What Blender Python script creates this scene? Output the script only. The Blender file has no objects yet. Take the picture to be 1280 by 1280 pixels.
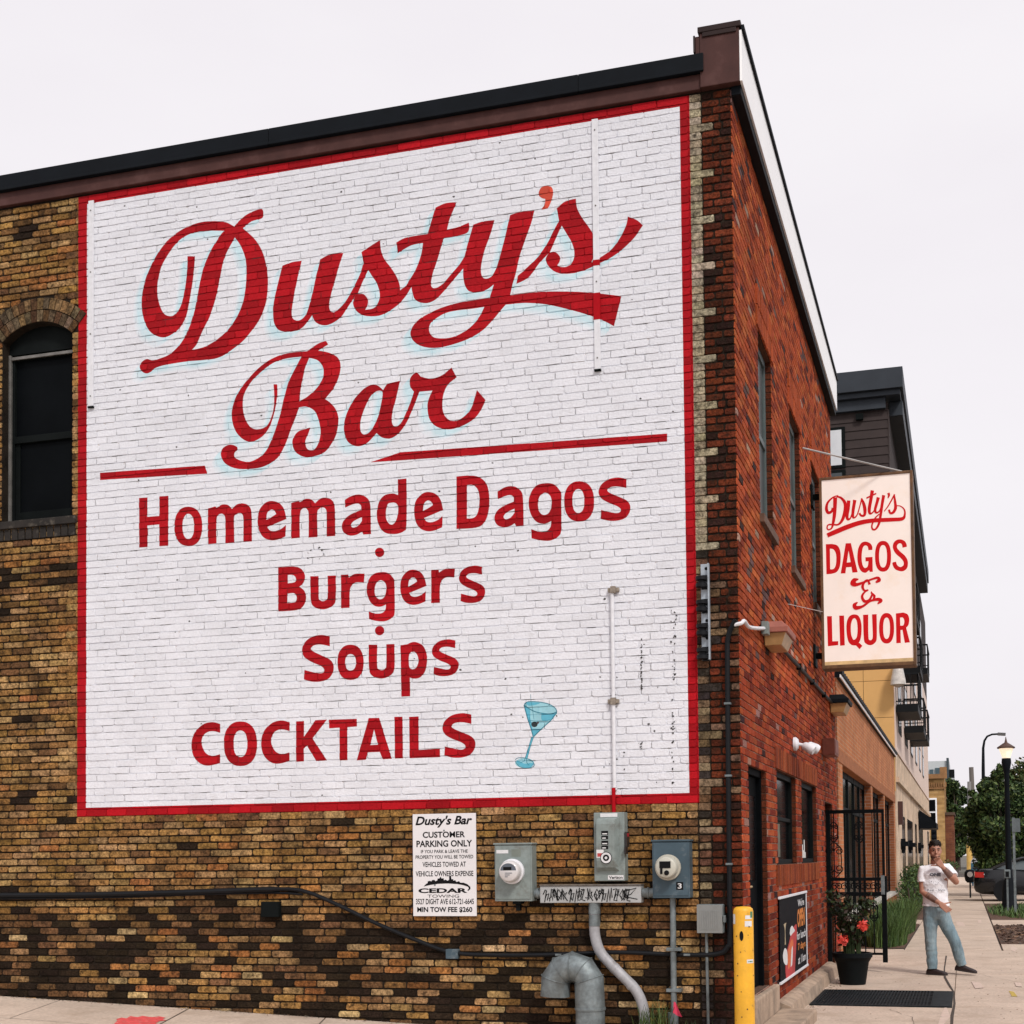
import bpy, math, random
from math import sin, cos, pi, radians
from mathutils import Vector, Matrix, noise
from mathutils.geometry import tessellate_polygon

random.seed(7)
SC = bpy.context.scene
COL = SC.collection

# ------------------------------------------------------------------ camera
F_, YAW, PITCH, ROLL = 1670.903, 0.2708, 0.0355, -0.0116
CAM = Vector((1.8022, -11.2283, 1.4603))
SX, SY = 740.86, 1013.4035
FW = Vector((-sin(YAW) * cos(PITCH), cos(YAW) * cos(PITCH), sin(PITCH)))
_r = Vector((cos(YAW), sin(YAW), 0))
_u = _r.cross(FW)
RT = _r * cos(ROLL) + _u * sin(ROLL)
UP = _u * cos(ROLL) - _r * sin(ROLL)
cd = bpy.data.cameras.new('camera')
cam = bpy.data.objects.new('camera', cd)
COL.objects.link(cam)
mw = Matrix((RT, UP, -FW)).transposed().to_4x4()
mw.translation = CAM
cam.matrix_world = mw
cd.sensor_fit = 'HORIZONTAL'
cd.sensor_width = 36
cd.lens = 36 * F_ / 1280
cd.shift_x = (640 - SX) / 1280
cd.shift_y = (SY - 640) / 1280
cd.clip_start = 0.1
cd.clip_end = 3000
SC.camera = cam

# ------------------------------------------------------------------ light
SUN_EL, SUN_AZ = radians(46), radians(141)        # azimuth clockwise from +Y
w = bpy.data.worlds.new('World')
SC.world = w
w.use_nodes = True
nt = w.node_tree
nt.nodes.clear()
out = nt.nodes.new('ShaderNodeOutputWorld')
bg = nt.nodes.new('ShaderNodeBackground')
sky = nt.nodes.new('ShaderNodeTexSky')
sky.sky_type = 'NISHITA'
sky.sun_disc = False
sky.sun_elevation = SUN_EL
sky.sun_rotation = SUN_AZ
sky.air_density = 1.0
sky.dust_density = 3.0
tc = nt.nodes.new('ShaderNodeTexCoord')
cn = nt.nodes.new('ShaderNodeTexNoise')
cn.inputs['Scale'].default_value = 2.2
cn.inputs['Detail'].default_value = 5
mp = nt.nodes.new('ShaderNodeMapping')
mp.inputs['Scale'].default_value = (1, 1, 2.6)
nt.links.new(tc.outputs['Generated'], mp.inputs['Vector'])
nt.links.new(mp.outputs['Vector'], cn.inputs['Vector'])
cr = nt.nodes.new('ShaderNodeValToRGB')
cr.color_ramp.elements[0].position = 0.3
cr.color_ramp.elements[0].color = (7.65, 7.25, 7.6, 1)
cr.color_ramp.elements[1].position = 0.7
cr.color_ramp.elements[1].color = (8.3, 8.0, 8.2, 1)
nt.links.new(cn.outputs['Fac'], cr.inputs['Fac'])
mx = nt.nodes.new('ShaderNodeMix')
mx.data_type = 'RGBA'
mx.inputs['Factor'].default_value = 0.93         # overcast deck over the clear sky
nt.links.new(sky.outputs['Color'], mx.inputs[6])
nt.links.new(cr.outputs['Color'], mx.inputs[7])
nt.links.new(mx.outputs[2], bg.inputs['Color'])
bg.inputs['Strength'].default_value = 0.079
nt.links.new(bg.outputs['Background'], out.inputs['Surface'])

sl = bpy.data.lights.new('sun', 'SUN')
sl.energy = 1.5
sl.angle = radians(10)
sl.color = (1.0, 0.96, 0.91)
so = bpy.data.objects.new('sun', sl)
COL.objects.link(so)
so.location = (5, -20, 30)
sd = Vector((sin(SUN_AZ) * cos(SUN_EL), cos(SUN_AZ) * cos(SUN_EL), sin(SUN_EL)))
so.rotation_euler = sd.to_track_quat('Z', 'Y').to_euler()
SC.view_settings.view_transform = 'Standard'
SC.view_settings.look = 'None'
SC.view_settings.exposure = 0.6
SC.view_settings.gamma = 1.0
SC.view_settings.use_curve_mapping = False

# ------------------------------------------------------------------ projection helpers (photo pixel -> a point on a real plane)
def ray(px, py):
    return FW + RT * ((px - SX) / F_) - UP * ((py - SY) / F_)
def hit(px, py, axis, val):
    d = ray(px, py)
    t = (val - CAM[axis]) / d[axis]
    return CAM + d * t
def W(px, py):                       # mural wall plane y = 0 -> (x, z)
    p = hit(px, py, 1, 0.0)
    return p.x, p.z

# ------------------------------------------------------------------ materials
def _ramp(nt, stops):
    r = nt.nodes.new('ShaderNodeValToRGB')
    e = r.color_ramp.elements
    e[0].position, e[0].color = stops[0][0], (*stops[0][1], 1)
    e[1].position, e[1].color = stops[-1][0], (*stops[-1][1], 1)
    for p, c in stops[1:-1]:
        n = e.new(p)
        n.color = (*c, 1)
    return r
def mat(name, col=(.5, .5, .5), rough=.7, metal=0., var=.25, vscale=3., bump=.15, bscale=60., attr=False,
        stain=None, stain_amt=.5, stain_scale=2., stain_pos=.55, emit=None, estr=1., spec=.5, stretch=None, alpha=None, trans=0., coat=0.,
        fine=.0, fscale=90., ior=1.5):
    m = bpy.data.materials.new(name)
    m.use_nodes = True
    nt = m.node_tree
    L = nt.links.new
    b = nt.nodes['Principled BSDF']
    tc = nt.nodes.new('ShaderNodeTexCoord')
    vec = tc.outputs['Object']
    if stretch:
        mp = nt.nodes.new('ShaderNodeMapping')
        mp.inputs['Scale'].default_value = stretch
        L(vec, mp.inputs['Vector'])
        vec = mp.outputs['Vector']
    def nz(scale, detail=6, rough=.6):
        n = nt.nodes.new('ShaderNodeTexNoise')
        n.inputs['Scale'].default_value = scale
        n.inputs['Detail'].default_value = detail
        n.inputs['Roughness'].default_value = rough
        L(vec, n.inputs['Vector'])
        return n.outputs['Fac']
    def mult(c, fac_socket, lo, hi, p0=.3, p1=.7):
        r = _ramp(nt, [(p0, (lo,) * 3), (p1, (hi,) * 3)])
        L(fac_socket, r.inputs['Fac'])
        mm = nt.nodes.new('ShaderNodeMix')
        mm.data_type = 'RGBA'
        mm.blend_type = 'MULTIPLY'
        mm.inputs['Factor'].default_value = 1
        L(c, mm.inputs[6])
        L(r.outputs['Color'], mm.inputs[7])
        return mm.outputs[2]
    if attr:
        a = nt.nodes.new('ShaderNodeAttribute')
        a.attribute_name = 'col'
        c = a.outputs['Color']
    else:
        a = nt.nodes.new('ShaderNodeRGB')
        a.outputs[0].default_value = (*col, 1)
        c = a.outputs[0]
    if var:
        c = mult(c, nz(vscale), 1 - var, 1 + var * .5)
    if fine:
        c = mult(c, nz(fscale, 8, .7), 1 - fine, 1 + fine * .6, .35, .65)
    if stain:
        r = _ramp(nt, [(stain_pos - .06, (0, 0, 0)), (stain_pos + .14, (stain_amt,) * 3)])
        L(nz(stain_scale, 8, .65), r.inputs['Fac'])
        mm = nt.nodes.new('ShaderNodeMix')
        mm.data_type = 'RGBA'
        L(r.outputs['Color'], mm.inputs['Factor'])
        L(c, mm.inputs[6])
        mm.inputs[7].default_value = (*stain, 1)
        c = mm.outputs[2]
    L(c, b.inputs['Base Color'])
    b.inputs['Roughness'].default_value = rough
    b.inputs['Metallic'].default_value = metal
    b.inputs['Specular IOR Level'].default_value = spec
    b.inputs['Coat Weight'].default_value = coat
    b.inputs['IOR'].default_value = ior
    if trans:
        b.inputs['Transmission Weight'].default_value = trans
    if emit:
        b.inputs['Emission Color'].default_value = (*emit, 1)
        b.inputs['Emission Strength'].default_value = estr
    if bump:
        bp = nt.nodes.new('ShaderNodeBump')
        bp.inputs['Strength'].default_value = bump
        bp.inputs['Distance'].default_value = .02
        L(nz(bscale, 6, .65), bp.inputs['Height'])
        L(bp.outputs['Normal'], b.inputs['Normal'])
    return m

# ------------------------------------------------------------------ mesh builder
BASE = {}
class MB:
    def __init__(s):
        s.v, s.f, s.m, s.c, s.sm = [], [], [], [], []
    def face(s, pts, mi=0, col=(1, 1, 1), smooth=False):
        n = len(s.v)
        s.v.extend(tuple(p) for p in pts)
        s.f.append(tuple(range(n, n + len(pts))))
        s.m.append(mi); s.c.append(col); s.sm.append(smooth)
    def grid(s, rings, mi=0, col=(1, 1, 1), closed=True, smooth=True, caps=True):
        n0 = len(s.v)
        k = len(rings[0])
        for r in rings:
            s.v.extend(tuple(p) for p in r)
        for i in range(len(rings) - 1):
            for j in range(k if closed else k - 1):
                a = n0 + i * k + j
                b = n0 + i * k + (j + 1) % k
                s.f.append((a, b, b + k, a + k)); s.m.append(mi); s.c.append(col); s.sm.append(smooth)
        if caps and closed:
            s.f.append(tuple(range(n0 + k - 1, n0 - 1, -1))); s.m.append(mi); s.c.append(col); s.sm.append(False)
            e = n0 + (len(rings) - 1) * k
            s.f.append(tuple(range(e, e + k))); s.m.append(mi); s.c.append(col); s.sm.append(False)
    def box(s, x0, x1, y0, y1, z0, z1, mi=0, col=(1, 1, 1), skip=''):
        if x0 > x1: x0, x1 = x1, x0
        if y0 > y1: y0, y1 = y1, y0
        if z0 > z1: z0, z1 = z1, z0
        n = len(s.v)
        s.v += [(x0, y0, z0), (x1, y0, z0), (x1, y1, z0), (x0, y1, z0), (x0, y0, z1), (x1, y0, z1), (x1, y1, z1), (x0, y1, z1)]
        for key, q in (('b', (3, 2, 1, 0)), ('t', (4, 5, 6, 7)), ('f', (0, 1, 5, 4)), ('r', (1, 2, 6, 5)), ('k', (2, 3, 7, 6)), ('l', (3, 0, 4, 7))):
            if key in skip: continue
            s.f.append(tuple(n + i for i in q)); s.m.append(mi); s.c.append(col); s.sm.append(False)
    def obox(s, p0, p1, wd, ht, mi=0, col=(1, 1, 1), up=(0, 0, 1)):      # bar of rectangular section between two points
        p0, p1 = Vector(p0), Vector(p1)
        d = (p1 - p0).normalized()
        upv = Vector(up)
        if abs(d.dot(upv)) > .98: upv = Vector((0, 1, 0))
        sd = d.cross(upv).normalized()
        uv = sd.cross(d)
        rings = []
        for p in (p0, p1):
            rings.append([p + sd * (a * wd / 2) + uv * (b * ht / 2) for a, b in ((-1, -1), (1, -1), (1, 1), (-1, 1))])
        s.grid(rings, mi, col, smooth=False)
    def tube(s, path, r, n=10, mi=0, col=(1, 1, 1), smooth=True, caps=True, closed=False):
        path = [Vector(p) for p in path]
        rs = r if isinstance(r, (list, tuple)) else [r] * len(path)
        rings = []
        prev = None
        for i, p in enumerate(path):
            if closed:
                d = (path[(i + 1) % len(path)] - path[i - 1])
            else:
                d = path[min(i + 1, len(path) - 1)] - path[max(i - 1, 0)]
            d.normalize()
            if prev is None:
                a = Vector((0, 0, 1)) if abs(d.z) < .9 else Vector((1, 0, 0))
                sd = d.cross(a).normalized()
            else:
                sd = (prev - d * prev.dot(d)).normalized()
            prev = sd
            up = d.cross(sd)
            rings.append([p + (sd * cos(2 * pi * j / n) + up * sin(2 * pi * j / n)) * rs[i] for j in range(n)])
        if closed:
            rings.append(rings[0]); caps = False
        s.grid(rings, mi, col, smooth=smooth, caps=caps)
    def lathe(s, c, prof, n=20, mi=0, col=(1, 1, 1), axis='z', smooth=True, caps=True):
        c = Vector(c)
        rings = []
        for r, h in prof:
            ring = []
            for j in range(n):
                a = 2 * pi * j / n
                if axis == 'z': q = Vector((r * cos(a), r * sin(a), h))
                elif axis == 'y': q = Vector((r * cos(a), h, -r * sin(a)))
                else: q = Vector((h, r * cos(a), r * sin(a)))
                ring.append(c + q)
            rings.append(ring)
        s.grid(rings, mi, col, smooth=smooth, caps=caps)
    def ball(s, c, rx, ry=None, rz=None, n=12, k=8, mi=0, col=(1, 1, 1)):
        ry = ry or rx; rz = rz or rx
        rings = []
        for i in range(k + 1):
            t = -pi / 2 + pi * i / k
            rr = max(cos(t), .02)
            rings.append([(c[0] + rx * rr * cos(2 * pi * j / n), c[1] + ry * rr * sin(2 * pi * j / n), c[2] + rz * sin(t)) for j in range(n)])
        s.grid(rings, mi, col)
    def build(s, name, mats, parent=None, local=False, bevel=0, smooth_angle=40, useattr=False, subsurf=0):
        off = Vector((0, 0, 0))
        if parent is not None and not local:
            off = BASE.get(parent.name, Vector((0, 0, 0)))
        me = bpy.data.meshes.new(name)
        if off.length > 0:
            me.from_pydata([(x - off.x, y - off.y, z - off.z) for x, y, z in s.v], [], s.f)
        else:
            me.from_pydata(s.v, [], s.f)
        if not isinstance(mats, (list, tuple)): mats = [mats]
        for m in mats: me.materials.append(m)
        me.polygons.foreach_set('material_index', s.m)
        me.polygons.foreach_set('use_smooth', s.sm)
        if useattr:
            at = me.attributes.new('col', 'FLOAT_COLOR', 'FACE')
            flat = []
            for c in s.c: flat += [c[0], c[1], c[2], 1.0]
            at.data.foreach_set('color', flat)
        me.update()
        if any(s.sm) and smooth_angle:
            me.set_sharp_from_angle(angle=radians(smooth_angle))
        o = bpy.data.objects.new(name, me)
        COL.objects.link(o)
        if parent is not None:
            o.parent = parent
            BASE[o.name] = off
        if bevel:
            bv = o.modifiers.new('bevel', 'BEVEL')
            bv.width = bevel; bv.segments = 2; bv.limit_method = 'ANGLE'; bv.angle_limit = radians(50)
        if subsurf:
            ss = o.modifiers.new('subsurf', 'SUBSURF'); ss.levels = subsurf; ss.render_levels = subsurf
        return o
def pieces(name, mats, parent, fn, items, **k):
    """one child per item"""
    for it in items:
        m_ = MB(); fn(m_, it); m_.build(name, mats, parent, **k)
def tag(o, label=None, cat=None, group=None, kind=None):
    if label: o['label'] = label
    if cat: o['category'] = cat
    if group: o['group'] = group
    if kind: o['kind'] = kind
    return o
def thing(name, label, cat, loc=(0, 0, 0), group=None, rz=0):
    o = bpy.data.objects.new(name, None)
    o.empty_display_size = .2
    COL.objects.link(o)
    o.location = loc
    o.rotation_euler = (0, 0, rz)
    BASE[o.name] = Vector(loc)
    return tag(o, label, cat, group)
def dup(root, loc, label=None, rz=None):
    r = root.copy(); COL.objects.link(r); r.location = loc
    if rz is not None: r.rotation_euler = (0, 0, rz)
    if label: r['label'] = label
    for ch in list(root.children):
        c = ch.copy(); COL.objects.link(c); c.parent = r
        for g in list(ch.children):
            d = g.copy(); COL.objects.link(d); d.parent = c
    return r

# ------------------------------------------------------------------ 2D outlines
def cat_rom(p0, p1, p2, p3, t):
    return tuple(.5 * ((2 * b) + (-a + c) * t + (2 * a - 5 * b + 4 * c - d) * t * t + (-a + 3 * b - 3 * c + d) * t ** 3) for a, b, c, d in zip(p0, p1, p2, p3))
def outline(s, n=5):
    """'x,y; x,yc; ...' -> closed smooth loop; c marks a sharp corner"""
    P = []
    for tok in s.replace('\n', ' ').split(';'):
        tok = tok.strip()
        if not tok: continue
        cflag = tok.endswith('c')
        x, y = tok.rstrip('c').split(',')
        P.append((float(x), float(y), cflag))
    N = len(P)
    res = []
    for i in range(N):
        a, b, c, d = P[i - 1], P[i], P[(i + 1) % N], P[(i + 2) % N]
        p0 = b if b[2] else a
        p3 = c if c[2] else d
        if b[2] and c[2]:
            res.append(b[:2]); continue
        for k in range(n):
            res.append(cat_rom(p0[:2], b[:2], c[:2], p3[:2], k / n))
    return res
def ellipse(cx, cy, rx, ry, n=36, p=2.3):
    o = []
    for i in range(n):
        a = 2 * pi * i / n
        c, s_ = cos(a), sin(a)
        o.append((cx + rx * math.copysign(abs(c) ** (2 / p), c), cy + ry * math.copysign(abs(s_) ** (2 / p), s_)))
    return o
def tris_of(loops):
    vv = [[Vector((x, y, 0)) for x, y in l] for l in loops]
    flat = [p for l in vv for p in l]
    r = []
    for t in tessellate_polygon(vv):
        a, b, c = (flat[i] for i in t)
        ar = (b.x - a.x) * (c.y - a.y) - (b.y - a.y) * (c.x - a.x)
        if abs(ar) < 1e-10: continue
        r.append([(a.x, a.y), (b.x, b.y), (c.x, c.y)] if ar > 0 else [(a.x, a.y), (c.x, c.y), (b.x, b.y)])
    return r
def clip(poly, conv):
    """clip a polygon by a convex ccw polygon"""
    out = poly
    n = len(conv)
    for i in range(n):
        ax, ay = conv[i]; bx, by = conv[(i + 1) % n]
        dx, dy = bx - ax, by - ay
        inp = out; out = []
        if not inp: return out
        px, py = inp[-1]
        ps = dx * (py - ay) - dy * (px - ax)
        for qx, qy in inp:
            qs = dx * (qy - ay) - dy * (qx - ax)
            if (qs >= 0) != (ps >= 0):
                t = ps / (ps - qs)
                out.append((px + (qx - px) * t, py + (qy - py) * t))
            if qs >= 0: out.append((qx, qy))
            px, py, ps = qx, qy, qs
    return out
_fc = {}
def text_tris(s, bold=0.0, shear=0.0, spacing=1.0):
    """flat triangles of a line of built-in-font text, plus its bounds"""
    key = (s, bold, shear, spacing)
    if key in _fc: return _fc[key]
    cu = bpy.data.curves.new('tmp', 'FONT')
    cu.body = s; cu.size = 1; cu.offset = bold; cu.shear = shear; cu.space_character = spacing
    cu.resolution_u = 3
    o = bpy.data.objects.new('tmp', cu)
    COL.objects.link(o)
    dg = bpy.context.evaluated_depsgraph_get()
    dg.update()
    me = o.evaluated_get(dg).to_mesh()
    tr = []
    for p in me.polygons:
        q = [me.vertices[i].co for i in p.vertices]
        for k in range(1, len(q) - 1):
            tr.append([(q[0].x, q[0].y), (q[k].x, q[k].y), (q[k + 1].x, q[k + 1].y)])
    o.evaluated_get(dg).to_mesh_clear()
    bpy.data.objects.remove(o); bpy.data.curves.remove(cu)
    xs = [p[0] for t in tr for p in t]; ys = [p[1] for t in tr for p in t]
    _fc[key] = (tr, (min(xs), max(xs), min(ys), max(ys)))
    return _fc[key]
def put_text(mb, s, box, plane, bold=0.0, shear=0.0, mi=0, spacing=1.0):
    """fit the text into box (u0,u1,v0,v1); plane(u,v) -> 3D point"""
    tr, (x0, x1, y0, y1) = text_tris(s, bold, shear, spacing)
    u0, u1, v0, v1 = box
    for t in tr:
        mb.face([plane(u0 + (x - x0) / (x1 - x0) * (u1 - u0), v0 + (y - y0) / (y1 - y0) * (v1 - v0)) for x, y in t], mi)
def put_loops(mb, loops, plane, mi=0):
    for t in tris_of(loops):
        mb.face([plane(x, y) for x, y in t], mi)
G0 = -0.13                                   # pavement level
# ================================================================== MAIN BRICK BUILDING
M_brick = mat('aged_cream_brick', attr=True, rough=.92, var=.55, vscale=3.2, bump=1., bscale=60, stain=(.022, .015, .010), stain_amt=.9, stain_scale=16., stain_pos=.525, fine=.62, fscale=42, spec=.08)
M_mortar_dark = mat('dark_lime_mortar', (.022, .016, .011), .95, var=.6, vscale=6, bump=.5, bscale=60, spec=.15)
M_red = mat('red_face_brick', attr=True, rough=.9, var=.12, vscale=10, bump=.7, bscale=75, fine=.4, fscale=60, spec=.1)
M_mortar = mat('pale_mortar', attr=True, rough=.95, var=.3, vscale=9, bump=.5, bscale=70, spec=.15)
H = 0.0677
VB = 1.9229 - H * 40
MUL, MUR, MUB, MUT = -6.5425, -0.3686, 1.9229, 8.0835
building = thing('brick_building', 'two storey brick corner bar with a white painted wall sign and red brick street front', 'building', (0, 0, G0))

def brick_poly(u0, u1, v0, v1, jit, ch):
    j = lambda: random.uniform(-jit, jit)
    c = lambda: random.uniform(.25, 1) * ch
    a = [c() for _ in range(8)]
    return [(u0 + a[0], v0 + j()), (u1 - a[1], v0 + j()), (u1 + j(), v0 + a[2]), (u1 + j(), v1 - a[3]),
            (u1 - a[4], v1 + j()), (u0 + a[5], v1 + j()), (u0 + j(), v1 - a[6]), (u0 + j(), v0 + a[7])]
GAP = [.0092]
def brick(mb, P, u0, u1, v0, v1, mi, col, rec=None, fancy=True, depth=.012, jd=.0035, jit=.0026, ch=.015):
    d = random.uniform(-jd, jd)
    g = GAP[0] if rec is None else .0044
    if fancy:
        q = brick_poly(u0 + g, u1 - g, v0 + g, v1 - g, jit, ch)
    else:
        q = [(u0 + g, v0 + g), (u1 - g, v0 + g), (u1 - g, v1 - g), (u0 + g, v1 - g)]
    n = len(q)
    uc, vc = (u0 + u1) / 2, (v0 + v1) / 2
    hu, hv = (u1 - u0) / 2 - g, (v1 - v0) / 2 - g
    k = .0035
    base = [(uc + (u - uc) * (1 + k / hu), vc + (v - vc) * (1 + k / hv)) for u, v in q]
    i0 = len(mb.v)
    mb.v.extend(P(u, v, d) for u, v in q)
    mb.v.extend(P(u, v, -depth) for u, v in base)
    mb.f.append(tuple(range(i0, i0 + n))); mb.m.append(mi); mb.c.append(col); mb.sm.append(False)
    for i in range(n):
        b = (i + 1) % n
        mb.f.append((i0 + i, i0 + n + i, i0 + n + b, i0 + b)); mb.m.append(mi); mb.c.append(col); mb.sm.append(False)
    if rec is not None:
        rec.append((u0, u1, v0, v1, q, base, d, -depth, random.random()))
def cut(segs, a, b):
    o = []
    for s0, s1 in segs:
        if b <= s0 or a >= s1: o.append((s0, s1)); continue
        if a - s0 > .02: o.append((s0, a))
        if s1 - b > .02: o.append((b, s1))
    return o
def lay(mb, P, u0, u1, z0, z1, colour, cuts, LEN=.222, rec=None, recbox=None, fancy=True, forced=None, seed=1, H=H, VB=VB, jd=.0025):
    rnd = random.Random(seed)
    r0 = math.floor((z0 - VB) / H); r1 = math.ceil((z1 - VB) / H)
    for r in range(r0, r1):
        v0 = VB + r * H; v1 = v0 + H
        if v1 > z1 + .02: continue
        segs = [(u0, u1)]
        for c in cuts: 
            iv = c((v0 + v1) / 2)
            if iv: segs = cut(segs, *iv)
        ends = forced(r) if forced else []
        for s0, s1 in segs:
            ph = (r % 2) * LEN / 2 + rnd.uniform(-.02, .02)
            u = math.floor((s0 - ph) / LEN) * LEN + ph
            cuts_u = [s0]
            stop = min([s1] + [e for e in ends if s0 < e < s1])
            while True:
                u += LEN * (1 + rnd.uniform(-.03, .03))
                if u > stop - .06: break
                if u > s0 + .06: cuts_u.append(u)
            cuts_u += [e for e in ends if s0 < e < s1]
            cuts_u.append(s1)
            for a, b in zip(cuts_u, cuts_u[1:]):
                mi, col = colour((a + b) / 2, (v0 + v1) / 2, r, rnd, b - a)
                rr = rec if (rec is not None and b > recbox[0] and a < recbox[1] and v1 > recbox[2] and v0 < recbox[3]) else None
                brick(mb, P, a, b, v0, v1, mi, col, rr, fancy, jd=jd)

# ---- side wall (y = 0, facing the car park)
PS = lambda u, v, d: (u, -d, v)
def vary(c, rnd, a=.25):
    k = 1 + rnd.uniform(-a, a)
    return (c[0] * k, c[1] * k * (1 + rnd.uniform(-.06, .06)), c[2] * k * (1 + rnd.uniform(-.1, .1)))
OCH, TAN, ORG, BRN, DRK = (.42, .225, .075), (.47, .285, .12), (.43, .18, .06), (.22, .115, .05), (.034, .022, .014)
RD1, RD2, RD3 = (.175, .040, .018), (.105, .028, .014), (.04, .018, .014)
def side_colour(u, v, r, rnd, ln):
    if u > -.385:
        xb = quoin(r)
        if u < xb[0] or (u < xb[1] and v < 3.3 and rnd.random() < .8):
            if v > 4.1: c = (.50, .42, .29)
            else: c = rnd.choice([(.34, .25, .15), (.25, .16, .09), (.2, .1, .06), (.05, .04, .035)])
            return 0, vary(c, rnd, .18)
        if 1.9 < v < 3.9 and rnd.random() < .12: return 0, vary((.26, .16, .1), rnd)
        if v < 1.0 and rnd.random() < .5: return 0, vary(RD3, rnd)
        c = rnd.choices([RD1, RD2, RD3], [.5, .36, .14])[0]
        return 0, vary(c, rnd)
    n = noise.noise((u * .7, v * 1.1, 3.3))
    n2 = noise.noise((u * 2.1, v * 2.6, 9.1))
    if v < 1.0 + .16 * n2 + .08 * n - .1 * max(0, min(1, (u + 4) / 2)) + rnd.uniform(-.06, .06):
        pd = .84 - .66 * max(0, 1 - ((u + 4.9) / 1.5) ** 2 - ((v - .42) / .5) ** 2) + .25 * n
        if u > -3.2: pd = .66 + .35 * n
        if u < -6.6: pd = .9
        x = rnd.random()
        if x < pd * .62: c = DRK
        elif x < pd: c = BRN
        else: c = rnd.choices([OCH, TAN, ORG, BRN, (.62, .42, .21)], [.3, .27, .17, .12, .14])[0]
    else:
        pd = .02 + .22 * max(0, n2) + (.35 if u < -6.5 and 4.2 < v < 4.8 else 0) + (.08 if u < -6.5 and v < 4.2 else 0)
        if u > -4.2 and v > 1.2: pd *= .6
        x = rnd.random()
        if x < pd * .35: c = DRK
        elif x < pd: c = BRN
        else: c = rnd.choices([OCH, TAN, ORG, BRN], [.50, .34, .09, .07])[0]
    return 0, vary(c, rnd)
def quoin(r):
    k = r % 6
    if k == 0: return (-.165, -.165)
    return (-.268, -.268)
def side_forced(r):
    xb = quoin(r)[0]
    if r % 6 == 0: return [MUR - .012, xb, -.085]
    return [MUR - .012, xb, -.105 if r % 2 else -.17]
AC, AZ, AR = -7.022, 6.275, .605
ATH = math.asin(.41 / AR)
WB, WT = 4.89, AZ + AR * cos(ATH)
def cut_win(v):
    if WB < v < WT: return (AC - .41, AC + .41)
    if WT <= v < AZ + .85:
        hw = min(math.sqrt(max(0, .85 ** 2 - (v - AZ) ** 2)), (v - AZ) * math.tan(ATH) + .03)
        return (AC - hw, AC + hw) if hw > .03 else None
REC = []
random.seed(11)
mb = MB()
lay(mb, PS, -10.5, -.001, -.6, 8.12, side_colour, [cut_win], rec=REC, recbox=(MUL - .02, MUR + .02, MUB - .02, MUT + .02), forced=side_forced, seed=5)
for q in range(2):                                   # two header rings over the arched window
    r0, r1 = AR + .005 + q * .123, AR + .118 + q * .123
    n = 14 + 2 * q
    for i in range(n):
        a0 = -ATH + 2 * ATH * i / n + .006; a1 = -ATH + 2 * ATH * (i + 1) / n - .006
        d = random.uniform(.0, .006)
        pts = [(AC + r * sin(a), AZ + r * cos(a)) for r, a in ((r0, a0), (r0, a1), (r1, a1), (r1, a0))]
        c = vary(random.choice([(.28, .17, .08), (.17, .12, .075), (.13, .07, .035)]), random)
        mb.grid([[PS(u, v, -.02) for u, v in pts], [PS(u, v, d) for u, v in pts]], 0, c, smooth=False)
side_wall = mb.build('side_wall', [M_brick], building, useattr=True)
mb = MB()
for x0, x1, z0, z1 in ((-10.5, AC - .41, -.6, 8.2), (AC + .41, -.009, -.6, 8.2), (AC - .41, AC + .41, -.6, WB), (AC - .41, AC + .41, AZ + .84, 8.2)):
    mb.face([PS(x0, z0, -.011), PS(x1, z0, -.011), PS(x1, z1, -.011), PS(x0, z1, -.011)])
n = 16                                              # mortar bed behind the arch rings
for i in range(n):
    a0 = -ATH + 2 * ATH * i / n; a1 = -ATH + 2 * ATH * (i + 1) / n
    s0, c0, s1, c1 = sin(a0), cos(a0), sin(a1), cos(a1)
    top = AZ + .84
    mb.face([PS(AC + AR * s0, AZ + AR * c0, -.008), PS(AC + AR * s1, AZ + AR * c1, -.008), PS(AC + .41 * (i + 1 - n / 2) / (n / 2), top, -.008), PS(AC + .41 * (i - n / 2) / (n / 2), top, -.008)])
    mb.face([PS(AC + AR * s0, AZ + AR * c0, -.008), PS(AC + AR * s1, AZ + AR * c1, -.008), PS(AC + AR * s1, AZ + AR * c1, -.2), PS(AC + AR * s0, AZ + AR * c0, -.2)])
for sx in (-.41, .41):                              # jambs
    mb.face([PS(AC + sx, WB, -.008), PS(AC + sx, WT, -.008), PS(AC + sx, WT, -.2), PS(AC + sx, WB, -.2)])
mb.build('side_mortar', [M_mortar_dark], building)

# arched window
M_dark = mat('black_glass', (.004, .005, .006), .35, var=.3, vscale=2, bump=0, spec=.2, ior=1.15)
M_frame = mat('dark_window_frame', (.008, .010, .010), .55, var=.3, bump=.1, spec=.15, ior=1.2)
M_alu = mat('weathered_aluminium_trim', (.2, .19, .175), .5, .3, var=.4, vscale=8, bump=.1)
mb = MB()
mb.box(AC - .41, AC + .41, .13, .18, WB, WB + .05)
mb.box(AC - .41, AC - .36, .125, .185, WB + .05, 6.62)
mb.box(AC + .36, AC + .41, .125, .185, WB + .05, 6.62)
mb.box(AC - .36, AC + .36, .13, .18, 6.57, 6.62)
mb.box(AC - .36, AC + .36, .122, .175, 5.72, 5.79)
mb.box(AC - .36, AC - .31, .145, .182, WB + .05, 5.72)
mb.box(AC + .31, AC + .36, .145, .182, WB + .05, 5.72)
mb.box(AC - .31, AC + .31, .146, .181, WB + .05, WB + .13)
wf = mb.build('window', [M_frame], building, bevel=.003)
tag(wf, 'arched sash window with black panes')
mb = MB(); mb.box(AC - .41, AC - .385, .095, .124, WB, 6.62); mb.box(AC - .384, AC + .41, .10, .12, 6.57, 6.6); mb.box(AC - .384, AC + .41, .09, .121, WB + .001, WB + .024)
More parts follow.
